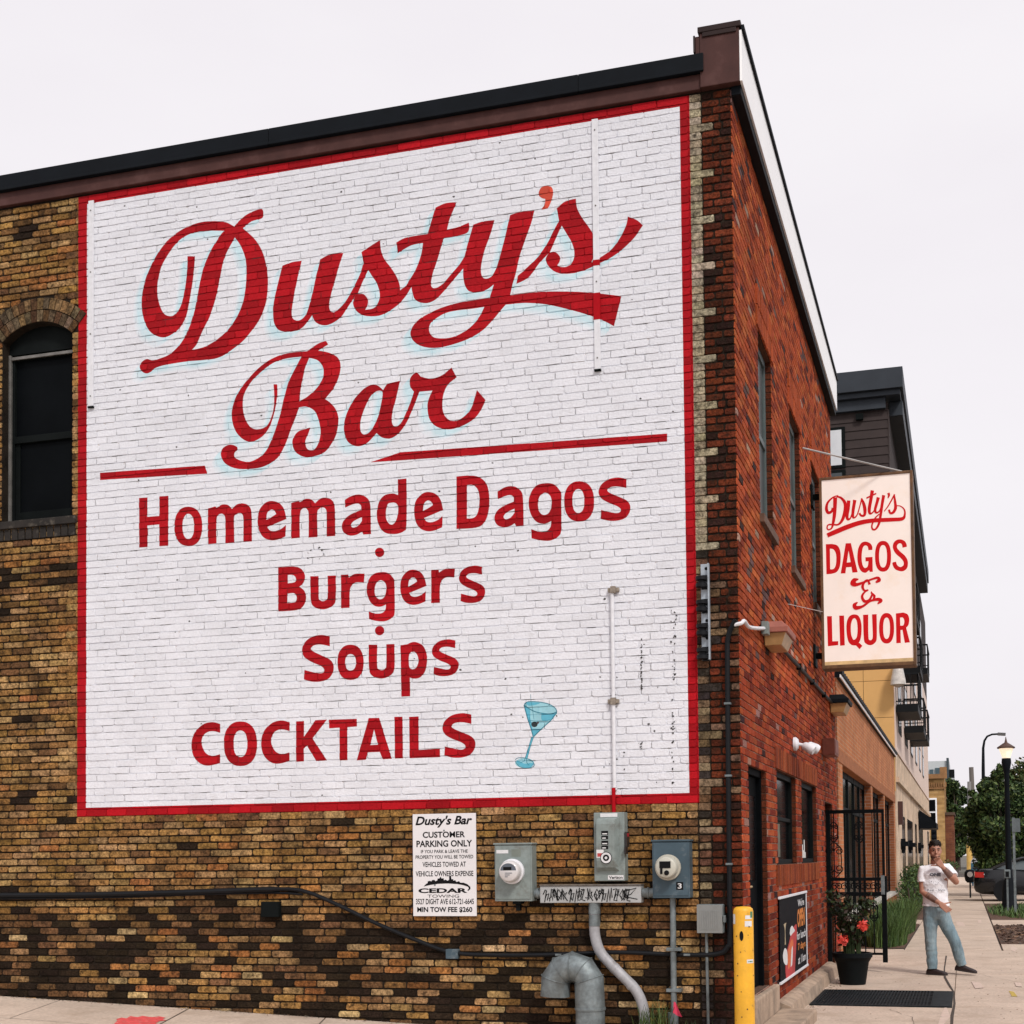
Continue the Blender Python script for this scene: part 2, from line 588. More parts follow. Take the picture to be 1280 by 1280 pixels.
mb.build('trim', [M_alu], wf, bevel=.002)
mb = MB(); mb.box(AC - .37, AC + .37, .16, .17, WB + .03, 6.6); mb.build('pane', [M_dark], wf)
mb = MB(); mb.box(AC - .42, AC + .42, .11, .14, 6.62, 6.95); mb.build('arch_panel', [M_frame], wf)
mb = MB(); mb.box(AC - .47, AC + .47, -.035, .15, WB - .075, WB - .001)
for i in range(11): mb.box(AC - .45 + i * .083, AC - .45 + i * .083 + .07, -.012, .1, WB - .19, WB - .08)
mb.build('sill', [mat('sooty_stone_sill', (.018, .014, .011), .9, var=.6, vscale=7, bump=.3, stain=(.3, .26, .2), stain_amt=.6, stain_scale=6, stain_pos=.62)], wf, bevel=.004)

# ------------------------------------------------------------------ paint draped over the brick relief
def plane_faces(r):
    u0, u1, v0, v1, q, base, d, db, rv = r
    fs = [(q, d, d, None)]
    n = len(q)
    for i in range(n):
        j = (i + 1) % n
        fs.append(([q[i], base[i], base[j], q[j]], None, None, (q[i], base[i], q[j])))
    return fs
FACES = []                                           # (bbox, ccw polygon, plane a,b,c, brick value)
for r in REC:
    d, db, rv = r[6], r[7], r[8]
    for poly, dd, _, tri in plane_faces(r):
        if tri is None: pl = (0, 0, d)
        else:
            (x1, y1), (x2, y2), (x3, y3) = tri
            z1, z2, z3 = d, db, d
            det = (x2 - x1) * (y3 - y1) - (x3 - x1) * (y2 - y1)
            if abs(det) < 1e-12: continue
            a = ((z2 - z1) * (y3 - y1) - (z3 - z1) * (y2 - y1)) / det
            b = ((x2 - x1) * (z3 - z1) - (x3 - x1) * (z2 - z1)) / det
            pl = (a, b, z1 - a * x1 - b * y1)
        ar = sum(poly[i - 1][0] * poly[i][1] - poly[i][0] * poly[i - 1][1] for i in range(len(poly)))
        if ar < 0: poly = poly[::-1]
        xs = [p[0] for p in poly]; ys = [p[1] for p in poly]
        FACES.append((min(xs), max(xs), min(ys), max(ys), poly, pl, rv))
CELL = .12
GRID = {}
for i, f in enumerate(FACES):
    for a in range(int(math.floor(f[0] / CELL)), int(math.floor(f[1] / CELL)) + 1):
        for b in range(int(math.floor(f[2] / CELL)), int(math.floor(f[3] / CELL)) + 1):
            GRID.setdefault((a, b), []).append(i)
MORT = -.0064
def drape(mb, tris, eps, mi=0, mortar=True, k0=1.0, k1=0.0):
    """lay paint triangles (wall coordinates, ccw) on bricks and joints"""
    for t in tris:
        tx0 = min(p[0] for p in t); tx1 = max(p[0] for p in t); ty0 = min(p[1] for p in t); ty1 = max(p[1] for p in t)
        seen = set()
        for a in range(int(math.floor(tx0 / CELL)), int(math.floor(tx1 / CELL)) + 1):
            for b in range(int(math.floor(ty0 / CELL)), int(math.floor(ty1 / CELL)) + 1):
                seen.update(GRID.get((a, b), ()))
        for i in sorted(seen):
            f = FACES[i]
            if f[0] >= tx1 or f[1] <= tx0 or f[2] >= ty1 or f[3] <= ty0: continue
            p = clip(t, f[4])
            if len(p) < 3: continue
            a, b, c = f[5]
            kk = k0 + k1 * (f[6] - .5)
            mb.face([(u, -(a * u + b * v + c + eps), v) for u, v in p], mi, (kk, kk, kk))
        if mortar:
            mb.face([(u, -(MORT + eps), v) for u, v in t], mi, (k0 * .92,) * 3)
def quad_tris(x0, x1, y0, y1):
    return [[(x0, y0), (x1, y0), (x1, y1)], [(x0, y0), (x1, y1), (x0, y1)]]
def paint_mat(name, col, **k):
    m = mat(name, col, **k)
    nt = m.node_tree
    b = nt.nodes['Principled BSDF']
    src = b.inputs['Base Color'].links[0].from_socket
    a = nt.nodes.new('ShaderNodeAttribute'); a.attribute_name = 'col'
    mm = nt.nodes.new('ShaderNodeMix'); mm.data_type = 'RGBA'; mm.blend_type = 'MULTIPLY'; mm.inputs['Factor'].default_value = 1
    nt.links.new(src, mm.inputs[6]); nt.links.new(a.outputs['Color'], mm.inputs[7]); nt.links.new(mm.outputs[2], b.inputs['Base Color'])
    return m
M_white = paint_mat('white_wall_paint', (.80, .81, .86), rough=.75, var=.07, vscale=2.5, bump=.6, bscale=60, stain=(.52, .51, .52), stain_amt=.4, stain_scale=11, stain_pos=.62, spec=.2, fine=.07, fscale=40)
M_redp = paint_mat('red_sign_paint', (.40, .006, .012), rough=.75, var=.14, vscale=2, bump=.5, bscale=70, spec=.12, fine=.16, fscale=35)
M_cyan = paint_mat('pale_blue_shade_paint', (.55, .70, .74), rough=.75, var=.2, vscale=5, bump=.2, stain=(.74, .73, .755), stain_amt=1., stain_scale=5, stain_pos=.48, spec=.3)
M_crack_shade = mat('joint_shade_and_chips', (.06, .055, .055), .95, var=.5, vscale=20, bump=0)
random.seed(21)
mb = MB()
for r in REC:                                        # white coat, brick by brick
    pass
drape(mb, quad_tris(MUL, MUR, MUB, MUT), .0005, 0, k1=.06)
for r in REC:                                        # open joints and the shadow under bricks, drawn as dark strips
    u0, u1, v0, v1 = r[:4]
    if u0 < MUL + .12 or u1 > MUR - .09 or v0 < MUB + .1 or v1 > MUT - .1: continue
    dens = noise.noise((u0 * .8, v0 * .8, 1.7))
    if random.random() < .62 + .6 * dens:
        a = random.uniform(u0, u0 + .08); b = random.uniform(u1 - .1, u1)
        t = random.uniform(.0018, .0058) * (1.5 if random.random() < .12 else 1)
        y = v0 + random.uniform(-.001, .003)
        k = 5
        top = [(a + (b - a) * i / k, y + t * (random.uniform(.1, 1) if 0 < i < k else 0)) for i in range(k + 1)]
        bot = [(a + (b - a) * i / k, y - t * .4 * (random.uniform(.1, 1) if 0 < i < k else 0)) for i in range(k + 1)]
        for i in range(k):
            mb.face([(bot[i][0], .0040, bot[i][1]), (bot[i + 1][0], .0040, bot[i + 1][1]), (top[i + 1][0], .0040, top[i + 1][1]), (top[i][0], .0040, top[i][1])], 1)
    if random.random() < .3:
        t = random.uniform(.001, .003)
        mb.face([(u0 - t * .5, .0040, v0 + .01), (u0 + t * .5, .0040, v0 + .008), (u0 + t * .5, .0040, v1 - .012), (u0 - t * .5, .0040, v1 - .01)], 1)
    if random.random() < .035:                       # chips knocked out of the painted face
        cx, cy, s = random.uniform(u0 + .02, u1 - .02), random.uniform(v0 + .01, v1 - .005), random.uniform(.004, .013)
        pts = [(cx + s * random.uniform(.4, 1.2) * cos(a) * 1.2, cy + s * random.uniform(.4, 1) * sin(a)) for a in [k * pi / 4 for k in range(8)]]
        mb.face([(x, -(r[6] + .0012), y) for x, y in pts], 1)
def wear(x0, x1, y0, y1, n):
    for _ in range(n):
        px, py = random.uniform(x0, x1), random.uniform(y0, y1)
        cx, cy = W(px, py)
        s = random.uniform(.003, .012)
        pts = [(cx + s * random.uniform(.3, 1.2) * cos(a), cy + s * random.uniform(.3, 1.3) * sin(a)) for a in [k * pi / 4 for k in range(8)]]
        mb.face([(x, -.0045, y) for x, y in pts], 1)
wear(837, 847, 762, 812, 16); wear(841, 844, 812, 856, 16); wear(801.3, 802.7, 798, 864, 40); wear(840, 843, 870, 990, 22); wear(797, 803, 928, 938, 10); wear(764, 772, 868, 882, 12)
wear(755, 782, 940, 985, 10); wear(775, 850, 850, 990, 14); wear(380, 420, 684, 702, 8)
mural = mb.build('painted_wall_sign', [M_white, M_crack_shade], building, useattr=True)
tag(mural, 'white painted sign field with dark strips for open joints and brick shadow')
mb = MB()
LB, TB = .100, .086
for x0, x1, y0, y1 in ((MUL, MUL + LB, MUB, MUT), (MUR - TB, MUR, MUB, MUT), (MUL + LB, MUR - TB, MUT - TB, MUT), (MUL + LB, MUR - TB, MUB, MUB + TB)):
    drape(mb, quad_tris(x0, x1, y0, y1), .0011, 0, k1=.5)
mb.build('border', [M_redp], mural, useattr=True)
# ------------------------------------------------------------------ lettering of the wall sign
def grp(ox, oy, s):
    return lambda x, y: W(ox + x / s, oy + y / s)
def bbox_map(loops, dst, src=None):
    xs = [p[0] for p in loops[0]]; ys = [p[1] for p in loops[0]]
    a0, a1, b0, b1 = src or (min(xs), max(xs), min(ys), max(ys))
    x0, x1, y0, y1 = dst
    return [[(x0 + (x - a0) / (a1 - a0) * (x1 - x0), y0 + (y - b0) / (b1 - b0) * (y1 - y0)) for x, y in l] for l in loops]
gA1 = grp(160, 250, 5.567); gA2 = grp(330, 290, 7.111); gA3 = grp(490, 240, 6.4); gA4 = grp(600, 220, 5.818)
gB = grp(260, 420, 3.5556); gH = grp(160, 590, 4.0); gH2 = grp(480, 580, 4.0); gK = grp(330, 680, 4.2667); gC = grp(230, 870, 3.368); gM = grp(630, 860, 10.667)
SCRIPT = []
def S(g, *loops):
    SCRIPT.append([[g(x, y) for x, y in outline(l)] for l in loops])
S(gA1, '740,185c;680,155;600,148;510,155;420,185;340,230;260,300;200,385;150,480;115,580;97,680;100,780;125,870;170,930;240,957;300,940;360,890;400,820;425,720;445,600;460,480;467,392c;415,392c;412,480;400,590;385,680;360,755;320,800;290,808;250,790;220,730;205,650;210,560;230,470;265,400;320,320;380,265;450,230;540,215;670,215c')
S(gA1, '670,215c;640,250;590,330;550,410;520,490;500,580;480,690;455,800;425,890;385,970;340,1030;280,1080;200,1110;165,1115;130,1107;95,1130;83,1165;100,1195;130,1207;160,1195;190,1170;260,1148;400,1125;520,1115;620,1100;700,1060;790,990;870,900;930,800;965,690;974,580;965,470;935,360;880,270;800,197c;860,150;930,128;942,100;935,65;900,68;830,100;780,140;740,185c',
  '745,262c;785,320;815,400;825,490;820,600;800,710;760,810;700,900;630,965;560,1010;500,1032;445,1042c;480,1000;520,910;560,830;600,720;630,600;650,490;680,380')
S(gA2, '335,255c;250,268;165,300c;140,400;110,520;85,640;82,750;95,820;130,870;200,888;280,878;340,852;395,790;430,740c;450,790;490,820;550,830;620,805;690,750;740,675;790,600;828,540c;800,490c;730,610;670,680;620,713;590,700;580,650;600,540;640,400;670,290;705,185c;600,195;500,245c;480,330;455,430;430,550;400,660;370,740;330,780;290,788;255,765;248,700;262,600;290,450')
S(gA2, '800,490c;860,360;885,270c;868,180c;940,130;1032,72c;1040,160;1070,240;1130,320;1180,400;1205,470;1210,518c;1265,475c;1265,565c;1200,640;1120,700;1040,740;960,750;880,740;820,700;792,640;800,590;828,540c',
  '928,338c;960,390;1000,450;1025,520;1030,580;1010,640;970,680;900,692c;920,650;922,600;890,555;845,550;832,552c;880,440')
S(gA3, '114,747c;140,705;180,640;215,560;235,490;248,408c;150,430;45,492c;35,405c;100,370;190,350;285,335c;310,250;350,125c;430,90;517,82c;490,150;460,220;440,300c;530,280;615,245c;618,290;595,330;500,355;415,368c;390,450;360,550;325,660;312,740;330,768;370,760;420,720;480,650;540,580;580,515c;570,612c;520,670;460,740;410,800;350,860;290,888;230,885;185,860;165,810;155,760c;114,829c')
S(gA3, '580,515c;610,400;650,262c;730,235;820,225c;790,330;750,440;720,550;712,640;735,690;790,680;830,620;860,530;900,380;945,185c;1040,155;1140,150c;1110,260;1060,400;1020,520;990,650;965,740;945,825c;782,845c;815,740c;760,780;690,803;620,795;585,750;570,680;570,612c')
S(gA3, '782,845c;650,865;540,885;430,915;330,955;230,1010;170,1070;148,1130;170,1190;240,1235;340,1248;450,1230;600,1180;720,1110;810,1020;860,960;910,902c;1000,893;1089,889;1232,900;1364,928;1529,972;1672,1021;1776,1074c;1835,834c;1584,805;1364,796;1144,801;945,825c',
  '740,920c;640,935;540,945;440,965;370,1000;310,1050;297,1110;330,1160;400,1172;490,1160;590,1110;660,1050;710,980')
S(gA4, '265,785c;275,725c;340,670;420,590;490,490;540,390;575,325c;558,235c;620,185;697,165c;705,230;740,300;790,370;830,440;838,520;830,580;808,630c;870,597;960,530;1030,430;1065,350;1075,295c;1140,320;1185,360c;1120,450;1040,530;960,590;870,635;750,690;650,710;570,705;510,670;480,620;482,590;500,560c;440,625;390,692;340,748',
  '595,362c;630,420;670,490;687,560;675,620;640,655;600,663;562,650c;580,620;580,585;545,552;507,556c;550,460')
S(gB, '440,68c;380,72;310,90;240,130;180,190;130,260;107,330;110,390;135,440;180,470;230,455;270,410;295,340;308,270;308,215c;292,215c;295,290;285,350;260,400;215,415;180,395;158,340;158,270;185,215;230,165;290,120;350,100;415,92c')
S(gB, '415,92c;390,140;360,200;340,270;320,350;295,430;270,490;240,530;190,558;150,555;120,540;118,520;130,505;125,490;95,483;65,500;58,530;75,565;120,588;180,592;250,580;310,540;345,480;370,410;390,360;405,318c;440,315;475,335;495,385;500,440;485,490;462,508;440,500;433,470;445,435;455,407c;400,425;376,465;385,510;420,535;460,537;520,515;565,450;580,380;570,330;545,298;520,280c;560,230;585,170;588,120;570,90;530,72;490,65c;535,38c;525,22c;490,35;440,68c',
  '450,97c;490,110;513,145;510,190;480,235;440,272;405,290c;415,220;430,150')
S(gB, '853,200c;795,213c;778,240c;750,218;715,220;675,252;635,305;610,365;605,425;622,470;660,490;705,478;750,432c;775,452;815,455;855,425;895,360;940,248c;915,248c;890,320;862,380;838,402;820,392;818,350;835,280',
  '775,248;740,250;705,300;680,370;678,420;695,438;725,420;755,360;770,300')
S(gB, '915,248c;897,220;900,185;925,162;945,180c;990,190;1040,175;1082,140c;1105,183c;1060,225;1042,290;1050,350;1085,378;1130,365;1170,320;1195,240c;1234,285c;1200,350;1150,390;1080,415;1020,405;985,370;975,310;985,270;998,243c;940,248c')
TXT = {}
def glyph(*loops): return [outline(l) for l in loops]
GL = dict(
 m=glyph('400,183c;438,172c;445,178;470,163;500,165;520,185c;545,162;575,157;605,170;618,210;620,347c;577,350c;577,235;570,210;555,205;540,212;530,235;532,353c;487,356c;487,240;480,215;468,208;452,215;443,240;443,357c;400,361c'),
 e=glyph('793,235c;745,255;697,275c;710,292;735,296;765,285;790,265c;788,322c;750,337;715,341;680,328;657,295;648,245;655,195;680,160;715,145;755,155;780,185', '692,240c;697,205;715,188;732,193;742,210c;720,225'),
 a=glyph('1085,140c;1120,119;1160,113;1195,130;1212,170;1215,310c;1178,313c;1170,298c;1145,313;1110,318;1080,303;1069,270;1082,238;1115,212;1166,190c;1165,168;1148,157;1120,163;1086,178c', '1170,225c;1130,245;1115,265;1125,278;1150,270;1170,245c'),
 d=glyph('70,77c;113,73c;113,300;100,335;70,348;40,350;10,345;-15,325;-32,285;-35,240;-25,190;0,158;40,147;70,155c', '40,193;20,200;10,230;12,275;28,300;45,302;62,280;70,245;70,210;58,195'),
 D=glyph('363,63c;430,58;480,68;515,105;527,170;522,240;500,295;460,318;363,325c', '415,105c;445,105;470,130;478,180;470,240;450,268;415,273c'),
 g=glyph('800,97;850,102;885,140c;887,320;872,362;830,383;780,381;738,371c;736,326c;775,338;812,335;832,315;836,285c;805,298;768,292;740,262;724,210;730,155;757,112', '805,143;780,160;770,195;775,235;795,254;820,248;835,220;838,180;828,155'),
 s=glyph('1212,75c;1170,68;1120,78;1085,105;1073,140;1085,170;1120,192;1165,210;1183,225;1180,240;1155,245;1085,230c;1083,273c;1120,283;1165,283;1205,270;1228,240;1230,205;1210,180;1165,160;1125,142;1118,128;1135,115;1170,112;1212,120c'),
 B=glyph('76,125c;150,120;195,130;218,165;212,205;188,228c;215,250;225,290;210,330;175,352;76,360c', '127,165c;155,165;170,182;165,203;127,210c', '125,265c;160,262;175,285;165,310;125,315c'),
 u=glyph('247,172c;292,172c;292,280;300,300;318,305;335,295;340,275;340,170c;383,168c;383,290;370,325;335,345;300,347;268,335;250,300'),
 r=glyph('411,165c;450,163c;453,180c;485,160;537,158c;533,205c;490,205;465,225;457,260;457,340c;411,342c'),
 p=glyph('728,540c;765,535c;780,527;810,523;850,545;870,600;862,670;835,710;800,718;778,712c;780,812c;733,814c', '775,590;798,574;818,592;824,625;814,655;795,668;775,655'),
 C=glyph('153,118c;120,110;80,120;45,155;32,205;42,255;70,285;105,293;152,282c;152,245c;120,252;92,240;75,205;80,170;100,152;125,148;153,155c'),
 H=glyph('55,130c;97,127c;97,225c;157,220c;157,122c;202,119c;202,368c;157,371c;157,262c;98,268c;98,375c;57,378c'),
 K=glyph('472,107c;505,105c;505,172c;553,102c;602,99c;541,178c;602,271c;557,274c;518,208c;505,222c;505,275c;472,277c'),
 T=glyph('610,100c;728,96c;728,128c;688,131c;688,270c;655,271c;655,133c;611,136c'),
 A=glyph('778,93c;822,92c;875,264c;837,266c;825,235c;775,237c;765,268c;727,271c', '785,207c;817,205c;800,140c'),
 I=glyph('886,88c;920,87c;922,262c;888,263c'),
 L=glyph('948,88c;988,86c;988,227c;1078,222c;1078,257c;950,262c'))
def O(cx, cy, rx, ry, hx, hy, hcx=None, hcy=None):
    return [ellipse(cx, cy, rx, ry), ellipse(hcx or cx, hcy or cy, hx, hy)]
def shift(l, dx, dy): return [[(x + dx, y + dy) for x, y in q] for q in l]
LINES = {
 'Homemade Dagos': [(gH, GL['H']), (gH, O(302, 272, 70, 98, 29, 63)), (gH, GL['m']), (gH, GL['e']), (gH, shift(GL['m'], 416, -28)), (gH, GL['a']),
   (gH2, GL['d']), (gH2, shift(GL['e'], -497, -5)), (gH2, GL['D']), (gH2, shift(GL['a'], -517, -2)), (gH2, GL['g']), (gH2, O(976, 187, 75, 101, 30, 60, 972, 185)), (gH2, GL['s'])],
 'Burgers': [(gK, GL['B']), (gK, GL['u']), (gK, GL['r']), (gK, bbox_map(GL['g'], (548, 698, 150, 413))), (gK, bbox_map(GL['e'], (727, 866, 137, 325))), (gK, bbox_map(GL['r'], (892, 1019, 131, 315))), (gK, bbox_map(GL['s'], (1040, 1180, 115, 315)))],
 'Soups': [(gK, bbox_map(GL['s'], (203, 372, 485, 735))), (gK, O(462, 631, 70, 94, 29, 44)), (gK, bbox_map(GL['u'], (558, 697, 533, 717))), (gK, GL['p']), (gK, bbox_map(GL['s'], (896, 1038, 508, 705)))],
 'COCKTAILS': [(gC, GL['C']), (gC, O(238, 201, 70, 94, 29, 56)), (gC, bbox_map(GL['C'], (325, 445, 103, 285))), (gC, GL['K']), (gC, GL['T']), (gC, GL['A']), (gC, GL['I']), (gC, GL['L']), (gC, bbox_map(GL['s'], (1088, 1227, 72, 260)))],
 'dots': [(gK, [ellipse(617, 45, 25, 25, 24, 2)]), (gK, [ellipse(617, 462, 25, 25, 24, 2)])],
}
def ccw(t):
    (ax, ay), (bx, by), (cx, cy) = t
    return t if (bx - ax) * (cy - ay) - (by - ay) * (cx - ax) > 0 else [t[0], t[2], t[1]]
# pale blue sprayed shade behind the script, fading outwards
mb = MB()
n_ = 0
for k_, (ox_, oy_) in enumerate(((.098, .086), (.082, .072), (.066, .058), (.050, .044))):
    for loops in SCRIPT:
        n_ += 1
        for t in tris_of([[(x - ox_, y - oy_) for x, y in l] for l in loops]):
            drape(mb, [ccw(t)], .0006 + .000022 * n_, k_, k1=.08)
def shade_mat(f):
    a, b = (.80, .81, .86), (.50, .74, .81)
    c = tuple(p + (q - p) * f for p, q in zip(a, b))
    return paint_mat('pale_blue_shade_paint', c, rough=.75, var=.08, vscale=5, bump=.4, stain=a, stain_amt=.8, stain_scale=4, stain_pos=.54, spec=.2)
shade = mb.build('lettering', [shade_mat(f) for f in (.16, .34, .55, .75)], mural, useattr=True)
tag(shade, 'pale blue shade behind the red script')
mb = MB()
for loops in SCRIPT:
    for t in tris_of(loops): drape(mb, [ccw(t)], .0017, 0, k1=.42)
tag(mb.build('lettering', [M_redp], mural, useattr=True), 'red script lettering reading Dusty\'s Bar')
M_orange = paint_mat('orange_red_paint', (.62, .055, .02), rough=.7, var=.2, vscale=6, bump=.2)
mb = MB()
ap = [[gA4(x, y) for x, y in outline('485,70;450,80;430,110;428,140;450,160;475,167c;470,205;445,245c;490,235;515,190;530,140;530,100;515,78')]]
for t in tris_of(ap): drape(mb, [ccw(t)], .0017, 0, k1=.42)
tag(mb.build('lettering', [M_orange], mural, useattr=True), 'orange red apostrophe')
for q in ([(125, 591), (256, 582), (259, 592), (125, 600)], [(463, 578), (500, 565.5), (834, 542), (834, 552)]):
    mb = MB()
    for t in tris_of([[W(*p) for p in q]]): drape(mb, [ccw(t)], .0017, 0, k1=.38)
    mb.build('rule', [M_redp], mural, useattr=True)
for g, loops in LINES['dots']:
    mb = MB()
    for t in tris_of([[g(x, y) for x, y in l] for l in loops]): drape(mb, [ccw(t)], .0017, 0, k1=.38)
    mb.build('dot', [M_redp], mural, useattr=True)
for key in ('Homemade Dagos', 'Burgers', 'Soups', 'COCKTAILS'):
    mb = MB()
    for g, loops in LINES[key]:
        for t in tris_of([[g(x, y) for x, y in l] for l in loops]): drape(mb, [ccw(t)], .0017, 0, k1=.38)
    tag(mb.build('lettering', [M_redp], mural, useattr=True), 'red block lettering reading ' + key)
# martini glass painted in blues
C1, C2, C3, C4 = (.30, .58, .66), (.10, .42, .56), (.02, .19, .27), (.012, .02, .022)
M_blue = mat('blue_glass_paint', attr=True, rough=.75, var=.15, vscale=12, bump=.2)
mb = MB()
def paint(l, col, eps):
    i0 = len(mb.c)
    for t in tris_of([[gM(x, y) for x, y in l]]): drape(mb, [ccw(t)], eps, 0)
    for i in range(i0, len(mb.c)): mb.c[i] = col
def stroke(pts, w_, col, eps):
    pts = [Vector((*p, 0)) for p in pts]
    L_, R_ = [], []
    for i, p in enumerate(pts):
        d = (pts[min(i + 1, len(pts) - 1)] - pts[max(i - 1, 0)]).normalized()
        q = Vector((-d.y, d.x, 0)) * w_ / 2
        L_.append((p + q).to_2d()[:]); R_.append((p - q).to_2d()[:])
    paint(L_ + R_[::-1], col, eps)
def sm(s, n=4):
    P = [tuple(float(v) for v in t.split(',')) for t in s.split(';')]
    r = []
    for i in range(len(P) - 1):
        for k in range(n):
            r.append(cat_rom(P[max(i - 1, 0)], P[i], P[i + 1], P[min(i + 2, len(P) - 1)], k / n))
    return r + [P[-1]]
paint(outline('268,225c;300,190;370,180;480,188;600,215;680,265;705,315c;700,350;630,420;500,545;390,645c;360,540;320,420'), C1, .0009)
paint(outline('268,240c;300,250;345,285;350,400;375,520;385,640c;360,540;320,420'), C2, .0012)
paint(outline('500,335c;620,345;690,335c;630,415;560,440;500,420'), C2, .0012)
paint(outline('365,540c;490,545c;390,645c'), C2, .0014)
paint(outline('300,195;380,190;480,200;420,225;330,235'), C2, .0012)
paint(outline('365,650c;392,650c;350,790;310,935c;275,940c;330,780'), C2, .0009)
paint(ellipse(275, 1000, 125, 66, 30, 2), C1, .0010)
paint(outline('165,965;230,990;280,1010;350,1000;390,1010;370,1050;290,1065;200,1030'), C2, .0013)
for s_, wd in (('268,225;300,190;370,180;480,188;600,215;680,265;705,315', 10), ('268,230;320,265;400,310;500,335;620,345;705,318', 11), ('268,230;320,420;360,540;390,648', 13), ('705,318;640,415;500,545;395,650', 12), ('368,655;330,780;283,938', 7), ('395,655;350,790;312,935', 6), ('150,960;180,935;260,930;350,960;400,1010;395,1045;340,1065;270,1068;200,1040;150,975', 9), ('282,940;265,975;220,995', 8), ('300,940;305,990;330,1030', 8), ('356,85;362,180;375,240;385,320;400,420', 5), ('330,430;430,440;540,435;620,425', 6)):
    stroke(sm(s_), wd, C3, .0017)
paint(ellipse(405, 485, 42, 36, 20, 2), C4, .0020)
paint(ellipse(452, 462, 12, 16, 12, 2), (.10, .03, .03), .0022)
tag(mb.build('martini_glass_painting', [M_blue], mural, useattr=True), 'small blue martini glass with a black olive')
# two conduits and a flat strip painted over with the sign
M_wpipe = mat('white_painted_metal', (.73, .735, .77), .5, var=.12, vscale=20, bump=.1, stain=(.25, .2, .16), stain_amt=.6, stain_scale=14, stain_pos=.68)
M_rpipe = mat('red_painted_metal', (.40, .006, .012), .8, spec=.08, var=.12, vscale=20, bump=.1)
def wpt(px, py, d): 
    x, z = W(px, py); return Vector((x, -d, z))
def conduit(px0, py0, px1, py1, label, wdt, reds=()):
    a, b = wpt(px0, py0, 0), wpt(px1, py1, 0)
    x = (a.x + b.x) / 2
    th = thing('conduit', label, 'conduit', (x, -.02, b.z), 'white painted conduits on the wall sign')
    m = MB()
    if wdt > .045: m.box(x - wdt / 2, x + wdt / 2, -.019, -.003, b.z, a.z)
    else: m.tube([(x, -.024, b.z), (x, -.024, a.z)], wdt / 2, 10)
    m.build('pipe', [M_wpipe], th, bevel=.003)
    k = 4
    pieces('screw', [M_alu], th, lambda q, i: q.ball((x, -.021, b.z + .1 + (a.z - b.z - .2) * i / (k - 1)), .007, n=8, k=5), range(k))
    m = MB()
    m.box(x - wdt * .55, x + wdt * .55, -.024, -.001, b.z - .018, b.z - .001)
    m.build('end_cap', [M_frame if wdt > .045 else M_wpipe], th, bevel=.003)
    for z0, z1 in reds:
        m = MB(); m.box(x - wdt / 2 - .002, x + wdt / 2 + .002, -.0215, -.0025, z0, z1)
        m.build('painted_band', [M_rpipe], th)
    return th
conduit(113, 252, 116.5, 508, 'short flat white strip beside the red border nearest the arched window', .058)
za = W(747, 367)[1]; zb = W(749, 400)[1]; zc = W(745, 326)[1]; zd = W(745, 333)[1]
conduit(743, 150, 748.5, 462, 'long white painted conduit crossing the end of the red script flourish', .056, [(zb, za), (zd, zc)])
th = conduit(766.5, 740, 768.5, 985, 'thin white painted conduit above the tall grey switch box', .034, [])
m = MB(); xx = W(768, 1000)[0]; zz = W(768, 985)[1]; z2 = W(768, 1018)[1]
m.tube([(xx, -.024, z2), (xx, -.024, zz)], .017, 10); m.build('painted_band', [M_rpipe], th)
for py in (738, 877):
    m = MB()
    x, z = W(767.5, py)
    m.box(x - .05, x + .05, -.03, -.002, z - .018, z + .018); m.box(x - .022, x + .022, -.05, -.003, z - .03, z + .03)
    m.build('coupling', [mat('rusty_clamp', (.32, .27, .22), .7, .3, var=.5, vscale=30)], th, bevel=.003)
# ================================================================== street front (x = 0)
PF = lambda u, v, d: (d, u, v)
DOOR = (.36, 1.46, .24, 2.27)
WL1, WL2 = (2.2, 3.78, 1.375, 2.335), (4.3, 5.92, 1.375, 2.335)
DOOR2 = (6.98, 8.05, -.3, 2.19)
UPW = [(1.36, 2.26, 4.71, 6.5), (3.74, 4.70, 4.71, 6.52), (6.0, 6.95, 4.71, 6.52)]
FEND = 8.78
FO = (.41, .080, .028)
def front_colour(u, v, r, rnd, ln):
    n = noise.noise((u * .8, v * .9, 5.5))
    n2 = noise.noise((u * 3., v * 3., 15.5))
    x = rnd.random()
    if n2 > .42 and v > 3 and x < .4: c = (.15, .085, .075)
    elif x < .03: c = (.06, .03, .028)
    elif x < .05: c = (.42, .26, .2)
    elif x < .25: c = (.22, .040, .02)
    elif x < .42: c = (.49, .125, .04)
    else: c = FO
    c = vary(c, rnd, .22)
    k = 1 + .25 * n
    if v < 3.3: c = (c[0] * .8, c[1] * .68, c[2] * .75)
    if v < .9: k *= .82
    return 0, (c[0] * k, c[1] * k, c[2] * k)
def rcut(o, grow=0):
    return lambda v: (o[0] - grow, o[1] + grow) if o[2] < v < o[3] else None
SOLD = [(2.07, 6.0, 2.335, 2.56), (2.05, 6.05, 1.155, 1.375)]
LINT = [(a - .12, b + .12, d, d + .40) for a, b, c, d in UPW]
cuts = [rcut(o) for o in [DOOR, WL1, WL2, DOOR2] + UPW] + [rcut(o) for o in SOLD + LINT]
random.seed(31)
GAP[0] = .0068
mb = MB()
lay(mb, PF, .002, FEND, -.6, 8.1, front_colour, cuts, seed=9, jd=.002)
